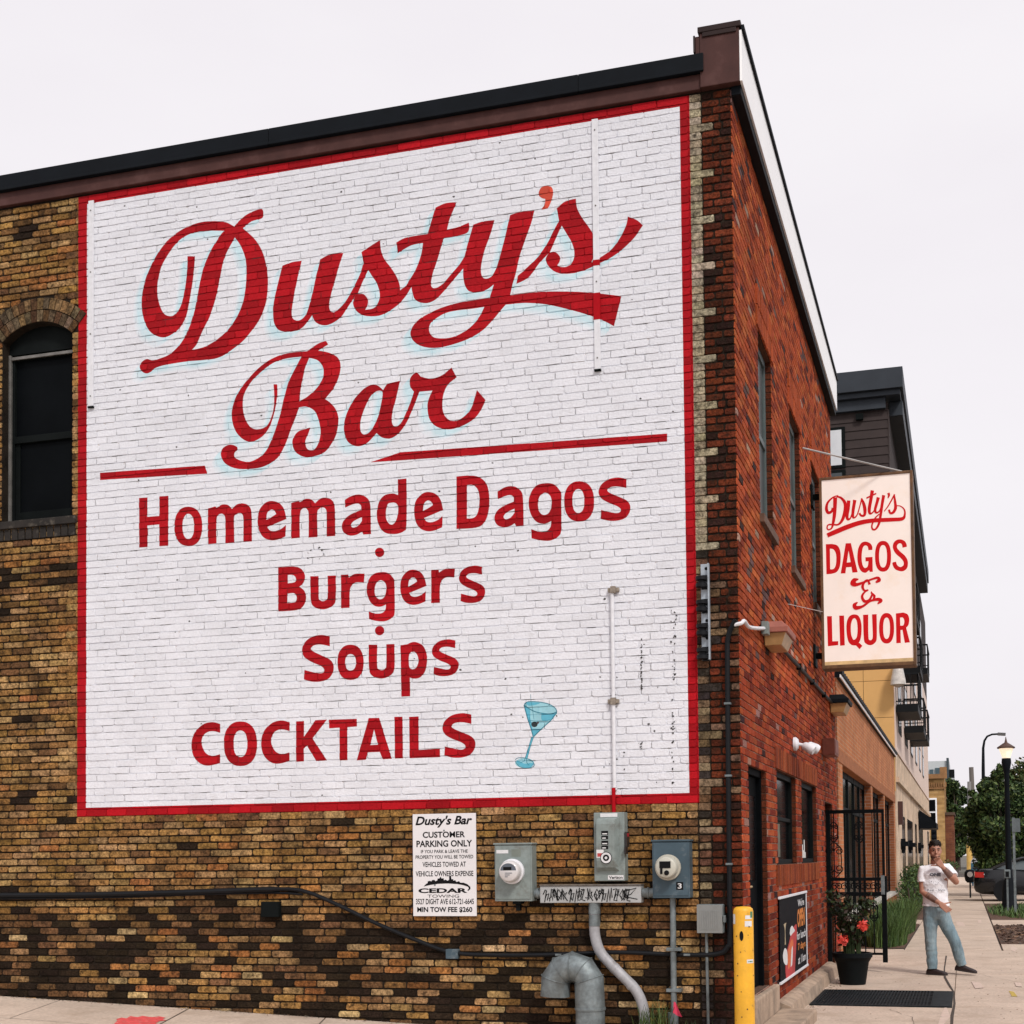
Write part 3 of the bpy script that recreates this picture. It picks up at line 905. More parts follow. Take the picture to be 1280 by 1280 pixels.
for (a, b, c, d), pr_ in [(s, .012) for s in SOLD] + [(s, .016) for s in LINT]:
    n = int((b - a) / .0677)
    for i in range(n):
        u0 = a + (b - a) * i / n; u1 = a + (b - a) * (i + 1) / n
        nv = max(1, round((d - c) / .21))
        for q in range(nv):
            v0 = c + (d - c) * q / nv; v1 = c + (d - c) * (q + 1) / nv
            col = vary(random.choice([(.32, .08, .03), (.26, .056, .022), (.19, .042, .02)]) if c < 3 else FO, random, .2)
            brick(mb, lambda u, v, dd: (dd + pr_, u, v), u0, u1, v0, v1, 0, col, None, False, depth=.02)
# brick reveals, their shade put in as a darker brick red
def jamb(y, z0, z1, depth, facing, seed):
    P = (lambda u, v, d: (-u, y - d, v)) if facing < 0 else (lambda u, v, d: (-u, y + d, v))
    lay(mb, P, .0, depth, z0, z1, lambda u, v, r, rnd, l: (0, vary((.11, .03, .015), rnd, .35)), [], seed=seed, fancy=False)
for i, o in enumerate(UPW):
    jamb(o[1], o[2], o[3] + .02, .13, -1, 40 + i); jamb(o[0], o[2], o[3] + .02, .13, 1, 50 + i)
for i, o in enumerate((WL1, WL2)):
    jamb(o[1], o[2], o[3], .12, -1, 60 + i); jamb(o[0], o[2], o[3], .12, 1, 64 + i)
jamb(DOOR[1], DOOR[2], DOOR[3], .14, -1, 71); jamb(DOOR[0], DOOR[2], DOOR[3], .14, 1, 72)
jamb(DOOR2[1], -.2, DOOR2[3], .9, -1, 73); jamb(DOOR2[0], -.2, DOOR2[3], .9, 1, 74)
GAP[0] = .0092
tag(mb.build('front_wall', [M_red], building, useattr=True), 'red brick street front with soldier courses')
# mortar sheet with holes
mb = MB()
def sheet(mb, P, u0, u1, v0, v1, holes, d, colf):
    us = sorted({u0, u1} | {h for o in holes for h in o[:2] if u0 < h < u1})
    vs = sorted({v0, v1, 3.45} | {h for o in holes for h in o[2:4] if v0 < h < v1})
    for a, b in zip(us, us[1:]):
        for c, e in zip(vs, vs[1:]):
            mu, mv = (a + b) / 2, (c + e) / 2
            if any(o[0] < mu < o[1] and o[2] < mv < o[3] for o in holes): continue
            mb.face([P(a, c, d), P(b, c, d), P(b, e, d), P(a, e, d)], 0, colf(mv))
HOLES = [DOOR, WL1, WL2, DOOR2] + UPW
sheet(mb, PF, .009, FEND, -.6, 8.12, HOLES, -.0095, lambda v: (.40, .27, .21) if v < 3.45 else (.035, .018, .012))
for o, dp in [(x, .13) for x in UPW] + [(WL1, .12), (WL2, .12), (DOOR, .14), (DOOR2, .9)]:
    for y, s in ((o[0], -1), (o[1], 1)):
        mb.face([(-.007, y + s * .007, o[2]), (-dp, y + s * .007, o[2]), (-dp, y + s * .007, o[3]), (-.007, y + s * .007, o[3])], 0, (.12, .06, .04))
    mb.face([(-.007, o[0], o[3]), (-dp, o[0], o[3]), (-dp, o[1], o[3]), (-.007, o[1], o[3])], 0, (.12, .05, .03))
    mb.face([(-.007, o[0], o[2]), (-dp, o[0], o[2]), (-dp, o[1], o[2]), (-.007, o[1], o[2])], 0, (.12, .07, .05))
mb.build('front_mortar', [M_mortar], building, useattr=True)

# upper windows
M_grey = mat('grey_green_window_board', (.085, .11, .11), .5, var=.2, vscale=4, bump=.05)
M_slate = mat('brown_stone_sill', (.13, .07, .045), .85, var=.4, vscale=8, bump=.3)
for i, o in enumerate(UPW):
    m = MB()
    y0, y1, z0, z1 = o
    for a, b, c, d in ((y0, y0 + .06, z0, z1), (y1 - .06, y1, z0, z1), (y0 + .06, y1 - .06, z1 - .07, z1), (y0 + .06, y1 - .06, z0, z0 + .06), (y0 + .06, y1 - .06, (z0 + z1) / 2 - .03, (z0 + z1) / 2 + .03)):
        m.box(-.10, -.06, a, b, c, d)
    wn = m.build('window', [M_grey], building, bevel=.003)
    m = MB(); m.box(-.09, -.08, y0 + .03, y1 - .03, z0 + .03, z1 - .03); m.build('pane', [mat('dusty_dark_glass', (.05, .065, .066), .3, var=.3, bump=0, spec=.3)], wn)
    m = MB(); m.box(-.059, .045, y0 - .06, y1 + .06, z0 - .085, z0 - .002); m.build('sill', [M_slate], wn, bevel=.004)
# lower windows
M_shop = mat('street_window_glass', (.004, .005, .006), .12, var=.4, vscale=1.5, bump=0, spec=.3, ior=1.12)
for i, o in enumerate((WL1, WL2)):
    m = MB(); y0, y1, z0, z1 = o
    for a, b, c, d in ((y0, y0 + .05, z0, z1), (y1 - .05, y1, z0, z1), (y0 + .05, y1 - .05, z1 - .06, z1), (y0 + .05, y1 - .05, z0, z0 + .05)):
        m.box(-.12, -.05, a, b, c, d)
    if i == 0: m.box(-.115, -.06, y0 + .05, y1 - .05, 1.83, 1.87)
    wn = m.build('window', [M_frame], building, bevel=.003)
    m = MB(); m.box(-.10, -.085, y0 + .03, y1 - .03, z0 + .03, z1 - .03); m.build('pane', [M_shop], wn)
    if i == 0:
        m = MB(); m.box(-.083, -.078, y0 + .1, y0 + .5, 1.9, 2.25); m.box(-.083, -.0775, y0 + .12, y0 + .75, 1.45, 1.8)
        m.build('notice', [mat('faded_notice', (.12, .11, .08), .8, var=.6, vscale=6, bump=0)], wn)
    else:
        m = MB()
        for k, (yy, hh) in enumerate(((.55, .07), (.68, .16), (.76, .09), (.86, .22), (.95, .07))): m.box(-.083, -.078, y0 + yy, y0 + yy + .05, z0 + .06, z0 + .06 + hh)
        m.build('sticker', [mat('white_sticker', (.7, .7, .68), .7, var=.2, bump=0)], wn)
# doors
M_door = mat('black_painted_door', (.004, .005, .006), .6, var=.3, vscale=5, bump=.08, spec=.1, ior=1.15)
def door(o, dep, label):
    y0, y1, z0, z1 = o
    m = MB()
    for a, b, c, d in ((y0, y0 + .07, z0, z1), (y1 - .07, y1, z0, z1), (y0 + .07, y1 - .07, z1 - .07, z1)):
        m.box(-dep, -dep + .09, a, b, c, d)
    m.box(-dep, -dep + .05, y0 + .07, y1 - .07, z0 + .01, z1 - .07)
    dr = m.build('door', [M_door], building, bevel=.004)
    m = MB(); m.box(-dep + .05, -dep + .056, y0 + .2, y1 - .2, z0 + 1.0, z1 - .25); m.build('pane', [M_shop], dr)
    m = MB(); m.tube([(-dep + .05, y0 + .15, z0 + .95), (-dep + .11, y0 + .15, z0 + .95), (-dep + .11, y0 + .26, z0 + .95)], .012, 8)
    m.build('handle', [mat('brass', (.5, .34, .12), .35, .9, bump=0)], dr)
    return dr
door(DOOR, .14, ''); door((DOOR2[0], DOOR2[1], -.13, DOOR2[3]), .85, '')
M_conc = mat('worn_concrete', (.42, .31, .225), .9, var=.3, vscale=4, bump=.3, bscale=40, stain=(.14, .11, .085), stain_amt=.7, stain_scale=3.5, stain_pos=.55, fine=.15, fscale=60)
m = MB(); m.box(-.139, .055, .28, 1.76, G0 - .1, .225)
m.build('door_step', [M_conc], building, bevel=.015)
m = MB(); m.box(.056, .40, -.1, 1.82, G0 - .1, -.015)
m.build('lower_step', [M_conc], building, bevel=.015)
m = MB()
ring = lambda y, e: [(.0, y, G0 - .05), (.17 + e, y, G0 - .05), (.14 + e, y, -.0), (.05, y, .035), (.0, y, .035)]
m.grid([ring(1.83 + (6.98 - 1.83) * i / 24, random.uniform(-.012, .012)) for i in range(25)], smooth=False)
m.build('plinth', [M_conc], building)
m = MB(); m.grid([ring(8.06 + (9.0 - 8.06) * i / 4, 0) for i in range(5)], smooth=False); m.build('plinth', [M_conc], building)

# parapet, coping, corner pier
M_brown = mat('brown_metal_fascia', (.07, .028, .024), .6, .0, var=.25, vscale=5, bump=.06, spec=.2, stain=(.11, .055, .05), stain_amt=.5, stain_scale=5, stain_pos=.6)
M_black = mat('black_metal_coping', (.005, .007, .010), .6, .0, spec=.10, var=.25, vscale=5, bump=.06)
M_wfas = mat('white_metal_fascia', (.96, .955, .96), .5, var=.03, bump=.03)
m = MB(); m.box(-10.5, -.262, -.035, .3, 8.10, 8.236); m.build('fascia', [M_brown], building, bevel=.006)
m = MB()
x = -10.5
while x < -.23:
    x2 = min(x + 3.05, -.225); m.box(x, x2 - .004, -.075, .36, 8.237, 8.395); m.box(x + .001, x2 - .005, -.082, -.076, 8.237, 8.262); x = x2
m.build('coping', [M_black], building, bevel=.008)
m = MB(); m.box(-.26, .085, -.06, .34, 8.10, 8.575); m.box(-.30, -.261, -.05, .34, 8.396, 8.56)
pier = m.build('corner_pier', [M_brown], building, bevel=.006)
m = MB(); m.box(-.275, .10, -.075, .35, 8.576, 8.625); m.box(-.235, .06, -.072, -.061, 8.535, 8.575); m.box(-.318, -.301, -.055, .34, 8.42, 8.57)
m.build('cap', [mat('dark_brown_cap', (.025, .013, .012), .55, .0, bump=.05, spec=.2)], pier, bevel=.004)
m = MB(); m.box(.0, .085, .0, FEND, 8.02, 8.098); m.box(0.02, .075, .341, FEND + .01, 8.0985, 8.108); m.build('soffit', [M_black], building, bevel=.004)
m = MB(); m.box(.0855, .105, -.058, FEND + .02, 8.103, 8.545); m.build('fascia', [M_wfas], building)
m = MB(); m.box(.03, .128, .351, FEND + .03, 8.546, 8.59); m.box(.101, .128, -.06, .350, 8.546, 8.59); m.box(-.3, .084, .351, FEND + .02, 8.109, 8.545); m.build('coping', [M_black], building, bevel=.003)
M_roof = mat('tar_roof', (.05, .05, .05), .9)
m = MB(); m.box(-10.5, -.3, .3, 8.9, 8.05, 8.16); m.build('roof', [M_roof], building)
m = MB(); m.box(-10.5, -10.3, .02, 8.9, -.5, 8.1); m.box(-10.3, -.02, 8.8, 9.0, -.5, 8.1)
m.build('rear_wall', [mat('rear_brick', (.2, .1, .06), .9)], building)
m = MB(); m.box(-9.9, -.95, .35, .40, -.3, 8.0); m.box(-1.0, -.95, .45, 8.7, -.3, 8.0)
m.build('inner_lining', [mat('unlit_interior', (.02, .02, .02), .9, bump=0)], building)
# ================================================================== things fixed to the walls
M_elec = mat('grey_enamel_steel', (.22, .26, .25), .55, .0, var=.12, vscale=6, bump=.04, stain=(.10, .075, .055), stain_amt=.65, stain_scale=7, stain_pos=.60, spec=.35, fine=.12, fscale=25)
M_elec2 = mat('dark_blue_grey_enamel', (.06, .095, .12), .5, .0, spec=.25, var=.25, vscale=5, bump=.04, stain=(.3, .33, .34), stain_amt=.6, stain_scale=6, stain_pos=.62)
M_galv = mat('galvanised_steel', (.20, .235, .245), .5, .4, var=.35, vscale=9, bump=.06, stain=(.10, .105, .10), stain_amt=.6, stain_scale=6, stain_pos=.54, fine=.15, fscale=18)
M_pvc = mat('grey_plastic_pipe', (.36, .36, .38), .5, var=.2, vscale=7, bump=.03, fine=.12, fscale=20, stain=(.13, .11, .09), stain_amt=.65, stain_scale=6, stain_pos=.6)
M_blk = mat('black_rubber_cable', (.006, .007, .009), .5, var=.3, bump=.05, spec=.2)
M_ink = mat('black_ink', (.007, .007, .008), .7, var=.1, bump=0, spec=.1)
M_lab = mat('white_label', (.68, .68, .69), .6, var=.15, vscale=20, bump=0)
M_glass = mat('meter_glass', (.62, .6, .6), .12, var=.1, bump=0, spec=.8, coat=.5)
def wx(px, py, d=0.):
    x, z = W(px, py); return Vector((x, -d, z))
def wbox(m, px0, py0, px1, py1, d0, d1, mi=0):
    a = wx(px0, py0); b = wx(px1, py1)
    xa, xb = (a.x + wx(px0, py1).x) / 2, (b.x + wx(px1, py0).x) / 2
    za, zb = (a.z + wx(px1, py0).z) / 2, (b.z + wx(px0, py1).z) / 2
    m.box(xa, xb, -d1, -d0, zb, za, mi)
    return xa, xb, zb, za
# ---- parking sign
x0, x1, z0, z1 = -3.0, -2.392, .957, 1.876
th = thing('parking_sign', 'white metal parking notice with black text screwed to the brick', 'sign', (x0, 0, z0))
m = MB(); m.box(x0, x1, -.022, -.012, z0, z1)
m.build('panel', [mat('white_sign_panel', (.74, .725, .735), .45, var=.05, bump=.02, stain=(.5, .48, .46), stain_amt=.3, stain_scale=5, stain_pos=.62)], th, bevel=.002)
SW, SHT = x1 - x0, z1 - z0
def sgp(u, v):                                       # sign zoom coordinates (photo crop) -> sign plane
    return Vector((x0 + u * SW, -.0232, z1 - v * SHT))
m = MB()
def sline(s, a, b, c, d, **k):
    put_text(m, s, (a, b, d, c), sgp, **k)
sline("Dusty's Bar", .045, .945, .02, .135, bold=.03, shear=.28)
sline('CUSTOMER', .16, .83, .175, .235, bold=.025); sline('PARKING ONLY', .06, .94, .26, .325, bold=.025)
sline('IF YOU PARK & LEAVE THE', .13, .87, .352, .385, bold=.012); sline('PROPERTY YOU WILL BE TOWED', .045, .955, .405, .44, bold=.012)
sline('VEHICLES TOWED AT', .155, .84, .47, .52, bold=.015); sline('VEHICLE OWNERS EXPENSE', .045, .955, .56, .612, bold=.015)
sline('CEDAR', .085, .86, .728, .775, bold=.04); sline('TOWING', .23, .73, .79, .82, bold=0.0)
sline('3527 DIGHT AVE 612-721-6645', .045, .96, .83, .885, bold=.015); sline('MIN TOW FEE $260', .065, .935, .91, .968, bold=.03)
sk = [(.17, .71), (.2, .69), (.235, .675), (.235, .66), (.27, .655), (.30, .66), (.30, .65), (.34, .645), (.36, .66), (.39, .65), (.39, .635), (.42, .632), (.44, .615), (.455, .632), (.49, .632), (.49, .65), (.52, .645), (.55, .655), (.575, .645), (.575, .61), (.605, .607), (.61, .64), (.64, .64), (.64, .655), (.67, .65), (.69, .668), (.73, .66), (.75, .675), (.80, .675), (.86, .69), (.905, .715), (.91, .735), (.875, .755), (.86, .75), (.885, .73), (.87, .715), (.8, .7), (.7, .688), (.55, .682), (.4, .685), (.28, .695)]
put_loops(m, [sk], sgp)
m.build('lettering', [M_ink], th)
pieces('screw', [M_galv], th, lambda q, w: q.lathe((x0 + w[0] * SW, -.022, z1 - w[1] * SHT), [(.008, 0), (.008, -.004), (.002, -.006)], 8, axis='y'), ((.5, .165), (.35, .695)))
# ---- meter boxes
def meter_box(px0, py0, px1, py1, label, M, mc, old):
    a = wx((px0 + px1) / 2, py1)
    th = thing('electric_meter_box', label, 'meter box', (a.x, 0, a.z), 'electric meter boxes on the brick wall')
    m = MB(); xa, xb, za, zb = wbox(m, px0, py0, px1, py1, .0, .14)
    bx = m.build('box', [M], th, bevel=.006)
    m = MB(); m.box(xa - .008, xb + .008, -.150, -.002, zb + .001, zb + .016); m.box(xa + .012, xb - .012, -.146, -.141, za + .02, zb - .012)
    m.build('cover', [M], th, bevel=.004)
    c = wx(*mc); R_ = .098
    m = MB(); m.lathe((c.x, -.146, c.z), [(R_ + .012, 0), (R_ + .012, -.03), (R_, -.034)], 28, axis='y')
    mt = m.build('meter', [M_wpipe if not old else mat('old_meter_ring', (.46, .44, .37), .5, var=.2)], th)
    m = MB(); m.lathe((c.x, -.176, c.z), [(R_ - .002, 0), (R_ - .004, -.06), (R_ * .88, -.082), (R_ * .80, -.088)], 28, axis='y')
    m.build('dial_cover', [M_glass if not old else mat('old_meter_cover', (.5, .49, .42), .3, var=.2, bump=0)], mt)
    m = MB()
    y = -.2652
    if not old:
        pts = [(c.x + .072 * cos(t), y, c.z + .01 + .062 * sin(t)) for t in [pi * k / 12 for k in range(13)]]
        m.face(pts); m.face([(c.x - .045, y - .001, c.z + .012), (c.x + .03, y - .001, c.z + .012), (c.x + .03, y - .001, c.z + .04), (c.x - .045, y - .001, c.z + .04)], 1)
        for k in range(3): m.face([(c.x - .03, y - .001, c.z - .016 - k * .016), (c.x + .035 - k * .02, y - .001, c.z - .016 - k * .016), (c.x + .035 - k * .02, y - .001, c.z - .010 - k * .016), (c.x - .03, y - .001, c.z - .010 - k * .016)], 0)
        m.build('dial', [mat('grey_dial', (.10, .12, .15), .3, bump=0), M_ink], mt)
    else:
        m.box(c.x - .05, c.x + .045, y - .004, y, c.z - .005, c.z + .052); m.box(c.x - .045, c.x - .025, y - .004, y, c.z - .055, c.z - .0052)
        m.lathe((c.x + .01, y, c.z - .045), [(.022, 0), (.018, -.012), (.006, -.014)], 12, axis='y')
        m.build('dial', [M_ink], mt)
    return th, xa, xb, za, zb
th, xa, xb, za, zb = meter_box(625, 1056, 671, 1126, 'pale grey electric meter box with a white round meter beside the parking notice', M_elec, (647.5, 1089), False)
m = MB(); m.box(xa + .02, xa + .13, -.1475, -.1465, zb - .075, zb - .045); m.box(xa + .16, xa + .245, -.1475, -.1465, zb - .105, zb - .04, 1)
m.build('label', [M_lab, mat('faded_label', (.2, .23, .2), .7, bump=0)], th)
m = MB(); m.box(xa + .155, xa + .235, -.12, -.02, za - .025, za - .001); m.box(xa + .175, xa + .215, -.09, -.04, za - .085, za - .026)
m.build('seal', [M_frame], th, bevel=.004)
th, xa, xb, za, zb = meter_box(820, 1052, 866, 1122, 'dark blue grey electric meter box with an old cream meter near the building corner', M_elec2, (840, 1084), True)
m = MB(); m.box(xb - .115, xb - .055, -.1475, -.1465, za + .07, za + .135); m.build('label', [M_ink], th)
m = MB(); put_text(m, '3', (xb - .102, xb - .068, za + .08, za + .125), lambda u, v: (u, -.1485, v), bold=.02); m.build('lettering', [M_lab], th)
# ---- switch box
a = wx(765, 1100)
th = thing('switch_box', 'tall narrow grey switch box with a black handle above the scribbled trough', 'switch box', (a.x, 0, a.z))
m = MB(); xa, xb, za, zb = wbox(m, 747, 1016, 785, 1101, 0, .12); m.build('box', [M_elec], th, bevel=.006)
m = MB()
xl, xr = xa + .02, xb - .045
prof = []
for t, dd in ((0, .122), (.04, .17), (.12, .185), (.8, .185), (.93, .165), (1, .122)):
    prof.append([(xl + (.02 if t < .9 else .0), -.121, zb - .045 - t * (zb - za - .13)), (xl + .02, -dd, zb - .045 - t * (zb - za - .13)), (xr - .03, -dd, zb - .045 - t * (zb - za - .13)), (xr, -.121, zb - .045 - t * (zb - za - .13))])
m.grid(prof, smooth=False)
m.build('cover', [M_elec], th, bevel=.004)
m = MB(); m.box(xb + .002, xb + .022, -.13, -.03, zb - .30, zb - .17); m.box(xb + .005, xb + .02, -.17, -.08, zb - .36, zb - .30); m.build('handle', [mat('black_handle', (.02, .016, .016), .5)], th, bevel=.004)
m = MB(); m.box(xb + .0225, xb + .024, -.12, -.05, zb - .21, zb - .18); m.build('handle_tip', [mat('red_tip', (.35, .02, .03), .5)], th)
m = MB()
cx = xl + .095
for k, hh in enumerate((.035, .03, .035, .03)):
    z = zb - .16 - k * .042
    m.face([(cx - .03, -.1866, z - hh), (cx + .03, -.1866, z - hh), (cx + .03, -.1866, z), (cx - .03, -.1866, z)], 0)
    m.face([(cx - .022, -.1872, z - hh + .006), (cx + (.01 if k % 2 else .022), -.1872, z - hh + .006), (cx + (.01 if k % 2 else .022), -.1872, z - hh + .015), (cx - .022, -.1872, z - hh + .015)], 1)
for r_, mi, e in ((.052, 0, 0), (.046, 1, .0006), (.028, 0, .0012), (.012, 1, .0018)):
    m.lathe((cx + .01, -.187 - e, zb - .39), [(r_, 0), (r_, -.0004)], 20, mi, axis='y', smooth=False)
m.build('label', [M_ink, M_lab], th)
M_rst = mat('red_sticker', (.5, .05, .05), .6, bump=0)
m = MB()
m.face([(xl + .02, -.1866, za + .20), (xl + .085, -.1866, za + .20), (xl + .085, -.1866, za + .27), (xl + .02, -.1866, za + .27)], 1)
m.face([(xl + .028, -.1872, za + .21), (xl + .077, -.1872, za + .21), (xl + .077, -.1872, za + .24), (xl + .028, -.1872, za + .24)], 2)
m.build('label', [M_ink, M_lab, M_rst], th)
m = MB()
m.face([(xa + .06, -.1216, zb - .04), (xb - .06, -.1216, zb - .04), (xb - .06, -.1216, zb - .008), (xa + .06, -.1216, zb - .008)], 1)
m.build('label', [M_ink, M_lab], th)
m = MB()
m.face([(xb - .15, -.1216, za + .012), (xb - .012, -.1216, za + .012), (xb - .012, -.1216, za + .05), (xb - .15, -.1216, za + .05)], 1)
put_text(m, 'Verizon', (xb - .142, xb - .02, za + .018, za + .044), lambda u, v: (u, -.1222, v), bold=.03)
m.build('label', [M_ink, M_lab], th)
# ---- wiring trough with scribble
a = wx(742, 1128)
th = thing('cable_trough', 'long grey metal trough scribbled with black graffiti between the two meter boxes', 'cable box', (a.x, 0, a.z))
m = MB(); xa, xb, za, zb = wbox(m, 680, 1107, 805, 1128, 0, .115); m.build('box', [mat('pale_trough', (.40, .41, .41), .5, .1, var=.15, vscale=6, stain=(.2, .17, .15), stain_amt=.5, stain_scale=8, stain_pos=.6)], th, bevel=.004)
m = MB(); m.box(xa - .004, xb + .004, -.125, -.002, zb + .001, zb + .014); m.build('lid', [mat('rusty_lid', (.16, .14, .12), .6, .3, var=.4, vscale=20)], th, bevel=.003)
for p0, p1 in ((671.5, 680), (805.5, 819.5)):
    c0, c1 = wx(p0, 1114), wx(p1, 1114)
    m = MB(); zc = (za + zb) / 2 + (.01 if p0 < 700 else .01)
    m.tube([(c0.x, -.06, zc), (c1.x, -.06, zc)], .042, 14); m.tube([((c0.x + c1.x) / 2 - .008, -.06, zc), ((c0.x + c1.x) / 2 + .008, -.06, zc)], .049, 14)
    m.build('nipple', [M_galv], th)
m = MB(); rnd = random.Random(4)
def scrib(pts, r_=.0055):
    m.tube([(xa + .03 + u * (xb - xa - .06), -.1158, za + .012 + v * (zb - za - .026)) for u, v in pts], r_, 5)
u = .0
glyphs = [[(0, .55), (.03, .9), (.05, .8), (.02, .0), (.05, .55), (.085, .6), (.06, .05)], [(0, .0), (.03, .9), (.045, .1), (.07, .95), (.08, .3)], [(0, .85), (.05, .9), (.01, .1), (.06, .05)], [(.04, .1), (.0, .5), (.045, .9), (.09, .5), (.04, .1)], [(.0, .9), (.02, .1), (.07, .7), (.02, .5), (.08, .05)]]
u = 0.0; k = 0
order = [0, 1, 3, 4, 0, 1, 2, 4, 3, 0, 1, 2, 3, 2]
for q in order:
    g = glyphs[q]
    wd = .95 / len(order)
    scrib([(u + a_ * wd * 10.5, b_ + rnd.uniform(-.05, .05)) for a_, b_ in g], .0048)
    u += wd
for q in range(26):
    u_ = rnd.uniform(.0, .9); w_ = rnd.uniform(.02, .06)
    scrib([(u_, rnd.uniform(.05, .95)), (u_ + w_ * .5, rnd.uniform(.05, .95)), (u_ + w_ * .8, rnd.uniform(.05, .95)), (u_ + w_, rnd.uniform(.1, .9))], .0036)
scrib([(.88, .75), (.99, .95), (.93, .5), (.86, .35), (1.0, .15)], .004)
m.build('graffiti', [M_ink], th)
# ---- conduits and duct
def gz_(x): return G0 - .04 * x if x < 0 else G0
def spath(P, n=6):
    P = [Vector(p) for p in P]; r = []
    for i in range(len(P) - 1):
        for k in range(n):
            r.append(Vector(cat_rom(P[max(i - 1, 0)], P[i], P[i + 1], P[min(i + 2, len(P) - 1)], k / n)))
    return r + [P[-1]]
a = wx(806, 1278)
th = thing('bent_conduit', 'thick grey conduit dropping from the trough and bending towards the ground', 'pipe', (a.x, -.1, G0))
pts = [wx(745.5, 1129, .06), wx(745.5, 1150, .06), wx(746, 1168, .06), wx(752, 1188, .06), wx(765, 1204, .06), wx(781, 1220, .06), wx(797, 1237, .06), wx(806, 1258, .06), wx(808, 1286, .06)]
m = MB(); m.tube(spath(pts), .046, 16); m.build('pipe', [M_pvc], th)
pieces('coupling', [M_galv], th, lambda g_, w: g_.tube([wx(745.5, w[0], .06), wx(745.5, w[1], .06)], w[2], 16), ((1128, 1142, .052), (1143, 1157, .05)))
pieces('joint', [M_pvc], th, lambda g_, w: g_.tube([wx(*w[0], .06), wx(*w[1], .06)], .049, 16), (((769, 1208), (772, 1211)), ((790, 1229), (793, 1232.5))))
a = wx(843, 1275)
th = thing('straight_conduit', 'thin straight steel conduit running down from the dark meter box', 'pipe', (a.x, -.06, G0))
m = MB(); m.tube([wx(842.5, 1122, .05), (wx(843, 1200).x, -.05, G0 - .02)], .026, 12); m.build('pipe', [M_galv], th)
def strap_(q, py): c = wx(843, py); q.box(c.x - .055, c.x + .075, -.082, -.002, c.z - .014, c.z + .014)
pieces('strap', [M_galv], th, strap_, (1186, 1237), bevel=.003)
m = MB(); c = wx(843, 1272); m.tube([(c.x, -.05, G0), (c.x, -.05, c.z + .05)], .045, 12); m.build('foot_sleeve', [M_galv], th)
a = wx(745, 1285)
th = thing('vent_duct', 'galvanised gooseneck vent duct with segmented bend low on the brick wall', 'duct', (a.x, -.2, G0))
m = MB(); R_ = .125
xr_ = wx(745, 1240).x; xl_ = wx(702, 1234).x; cxm = (xl_ + xr_) / 2; rr = (xr_ - xl_) / 2
zt = wx(724, 1201).z - rr + .0
zt = wx(724, 1188).z - R_ - rr
pts = [(xr_, -.19, gz_(xr_) - .05), (xr_, -.19, zt - .2)]
m.tube(pts, R_, 24); m.build('pipe', [M_galv], th)
K = 5
m = MB(); m.tube([(xr_, -.19, zt - .2)] + [(cxm + rr * cos(pi * (k + .5) / K), -.19, zt + rr * sin(pi * (k + .5) / K)) for k in range(-1, K)][1:] + [(xl_, -.19, zt - .10)], R_ + .003, 28, caps=False)
m.build('elbow', [M_galv], th, smooth_angle=30)
for t in [pi * (k + .5) / K for k in range(K)]:
    m = MB()
    ring = [(cxm + (rr + (R_ + .006) * cos(2 * pi * j / 28)) * cos(t), -.19 + (R_ + .006) * sin(2 * pi * j / 28), zt + (rr + (R_ + .006) * cos(2 * pi * j / 28)) * sin(t)) for j in range(28)]
    m.tube(ring, .004, 5, closed=True); m.build('seam', [M_galv], th)
m = MB(); m.lathe((xr_, -.19, zt - .2), [(R_ + .007, -.012), (R_ + .009, 0), (R_ + .007, .012)], 28)
m.build('band', [M_galv], th)
# ---- small cover box near the corner
a = wx(890, 1166)
th = thing('junction_box', 'small square grey weatherproof box with ribbed lid by the building corner', 'junction box', (a.x, 0, a.z))
m = MB(); xa, xb, za, zb = wbox(m, 873.5, 1130, 906, 1166, 0, .085); m.build('box', [M_galv], th, bevel=.008)
m = MB(); m.box(xa + .004, xb - .004, -.108, -.086, za + .004, zb - .004)
for k in range(9): m.box(xa + .03 + k * (xb - xa - .075) / 8, xa + .042 + k * (xb - xa - .075) / 8, -.111, -.1085, za + .03, zb - .05)
m.build('lid', [mat('grey_plastic_lid', (.22, .23, .225), .5, var=.2, vscale=8, bump=.05, stain=(.1, .09, .08), stain_amt=.4, stain_scale=8)], th, bevel=.006)
m = MB(); m.box(xb + .001, xb + .022, -.1, -.06, (za + zb) / 2 - .03, (za + zb) / 2 + .03); m.build('latch', [M_galv], th, bevel=.003)
m = MB(); m.tube([(xa + .07, -.03, za), (xa + .075, -.03, G0 - .02)], .013, 8); m.build('pipe', [M_galv], th)
# ---- black cable with two little boxes
def cab(l, d=.03): return spath([wx(x, y, d) for x, y in l], 5)
th = thing('wall_cable', 'black cable sagging along the brick wall and climbing the building corner', 'cable', (-4, -.03, 1.0))
m = MB()
pth = cab([(-60, 1119.5), (0, 1119), (120, 1118), (240, 1115), (330, 1112), (378, 1113), (420, 1129), (470, 1153), (520, 1174), (566, 1190), (620, 1193.5), (690, 1193), (770, 1190), (850, 1193), (890, 1193), (905, 1190)]) + spath([wx(905, 1190, .03), wx(911, 1182, .03), wx(913, 1165, .03), wx(911.5, 1000, .03), wx(910, 830, .03), wx(911, 798, .035), wx(917, 782, .045), wx(921, 776, .05)], 5)[1:]
m.tube(pth, [.026 if p.x < -4.4 else (.019 if p.x < -.4 else .022) for p in pth], 8)
m.build('cable', [M_blk], th)
m = MB()
p2 = cab([(-60, 1123), (0, 1123), (140, 1121.5), (250, 1118), (340, 1116), (380, 1118)], .024)
m.tube(p2, .012, 6); m.build('cable', [M_blk], th)
for q in ((330, 1127, 352, 1146), (560, 1186, 575, 1198)):
    m = MB(); wbox(m, *q, 0, .06); b_ = m.build('splice_box', [M_frame if q[0] < 400 else M_elec2], th, bevel=.005)
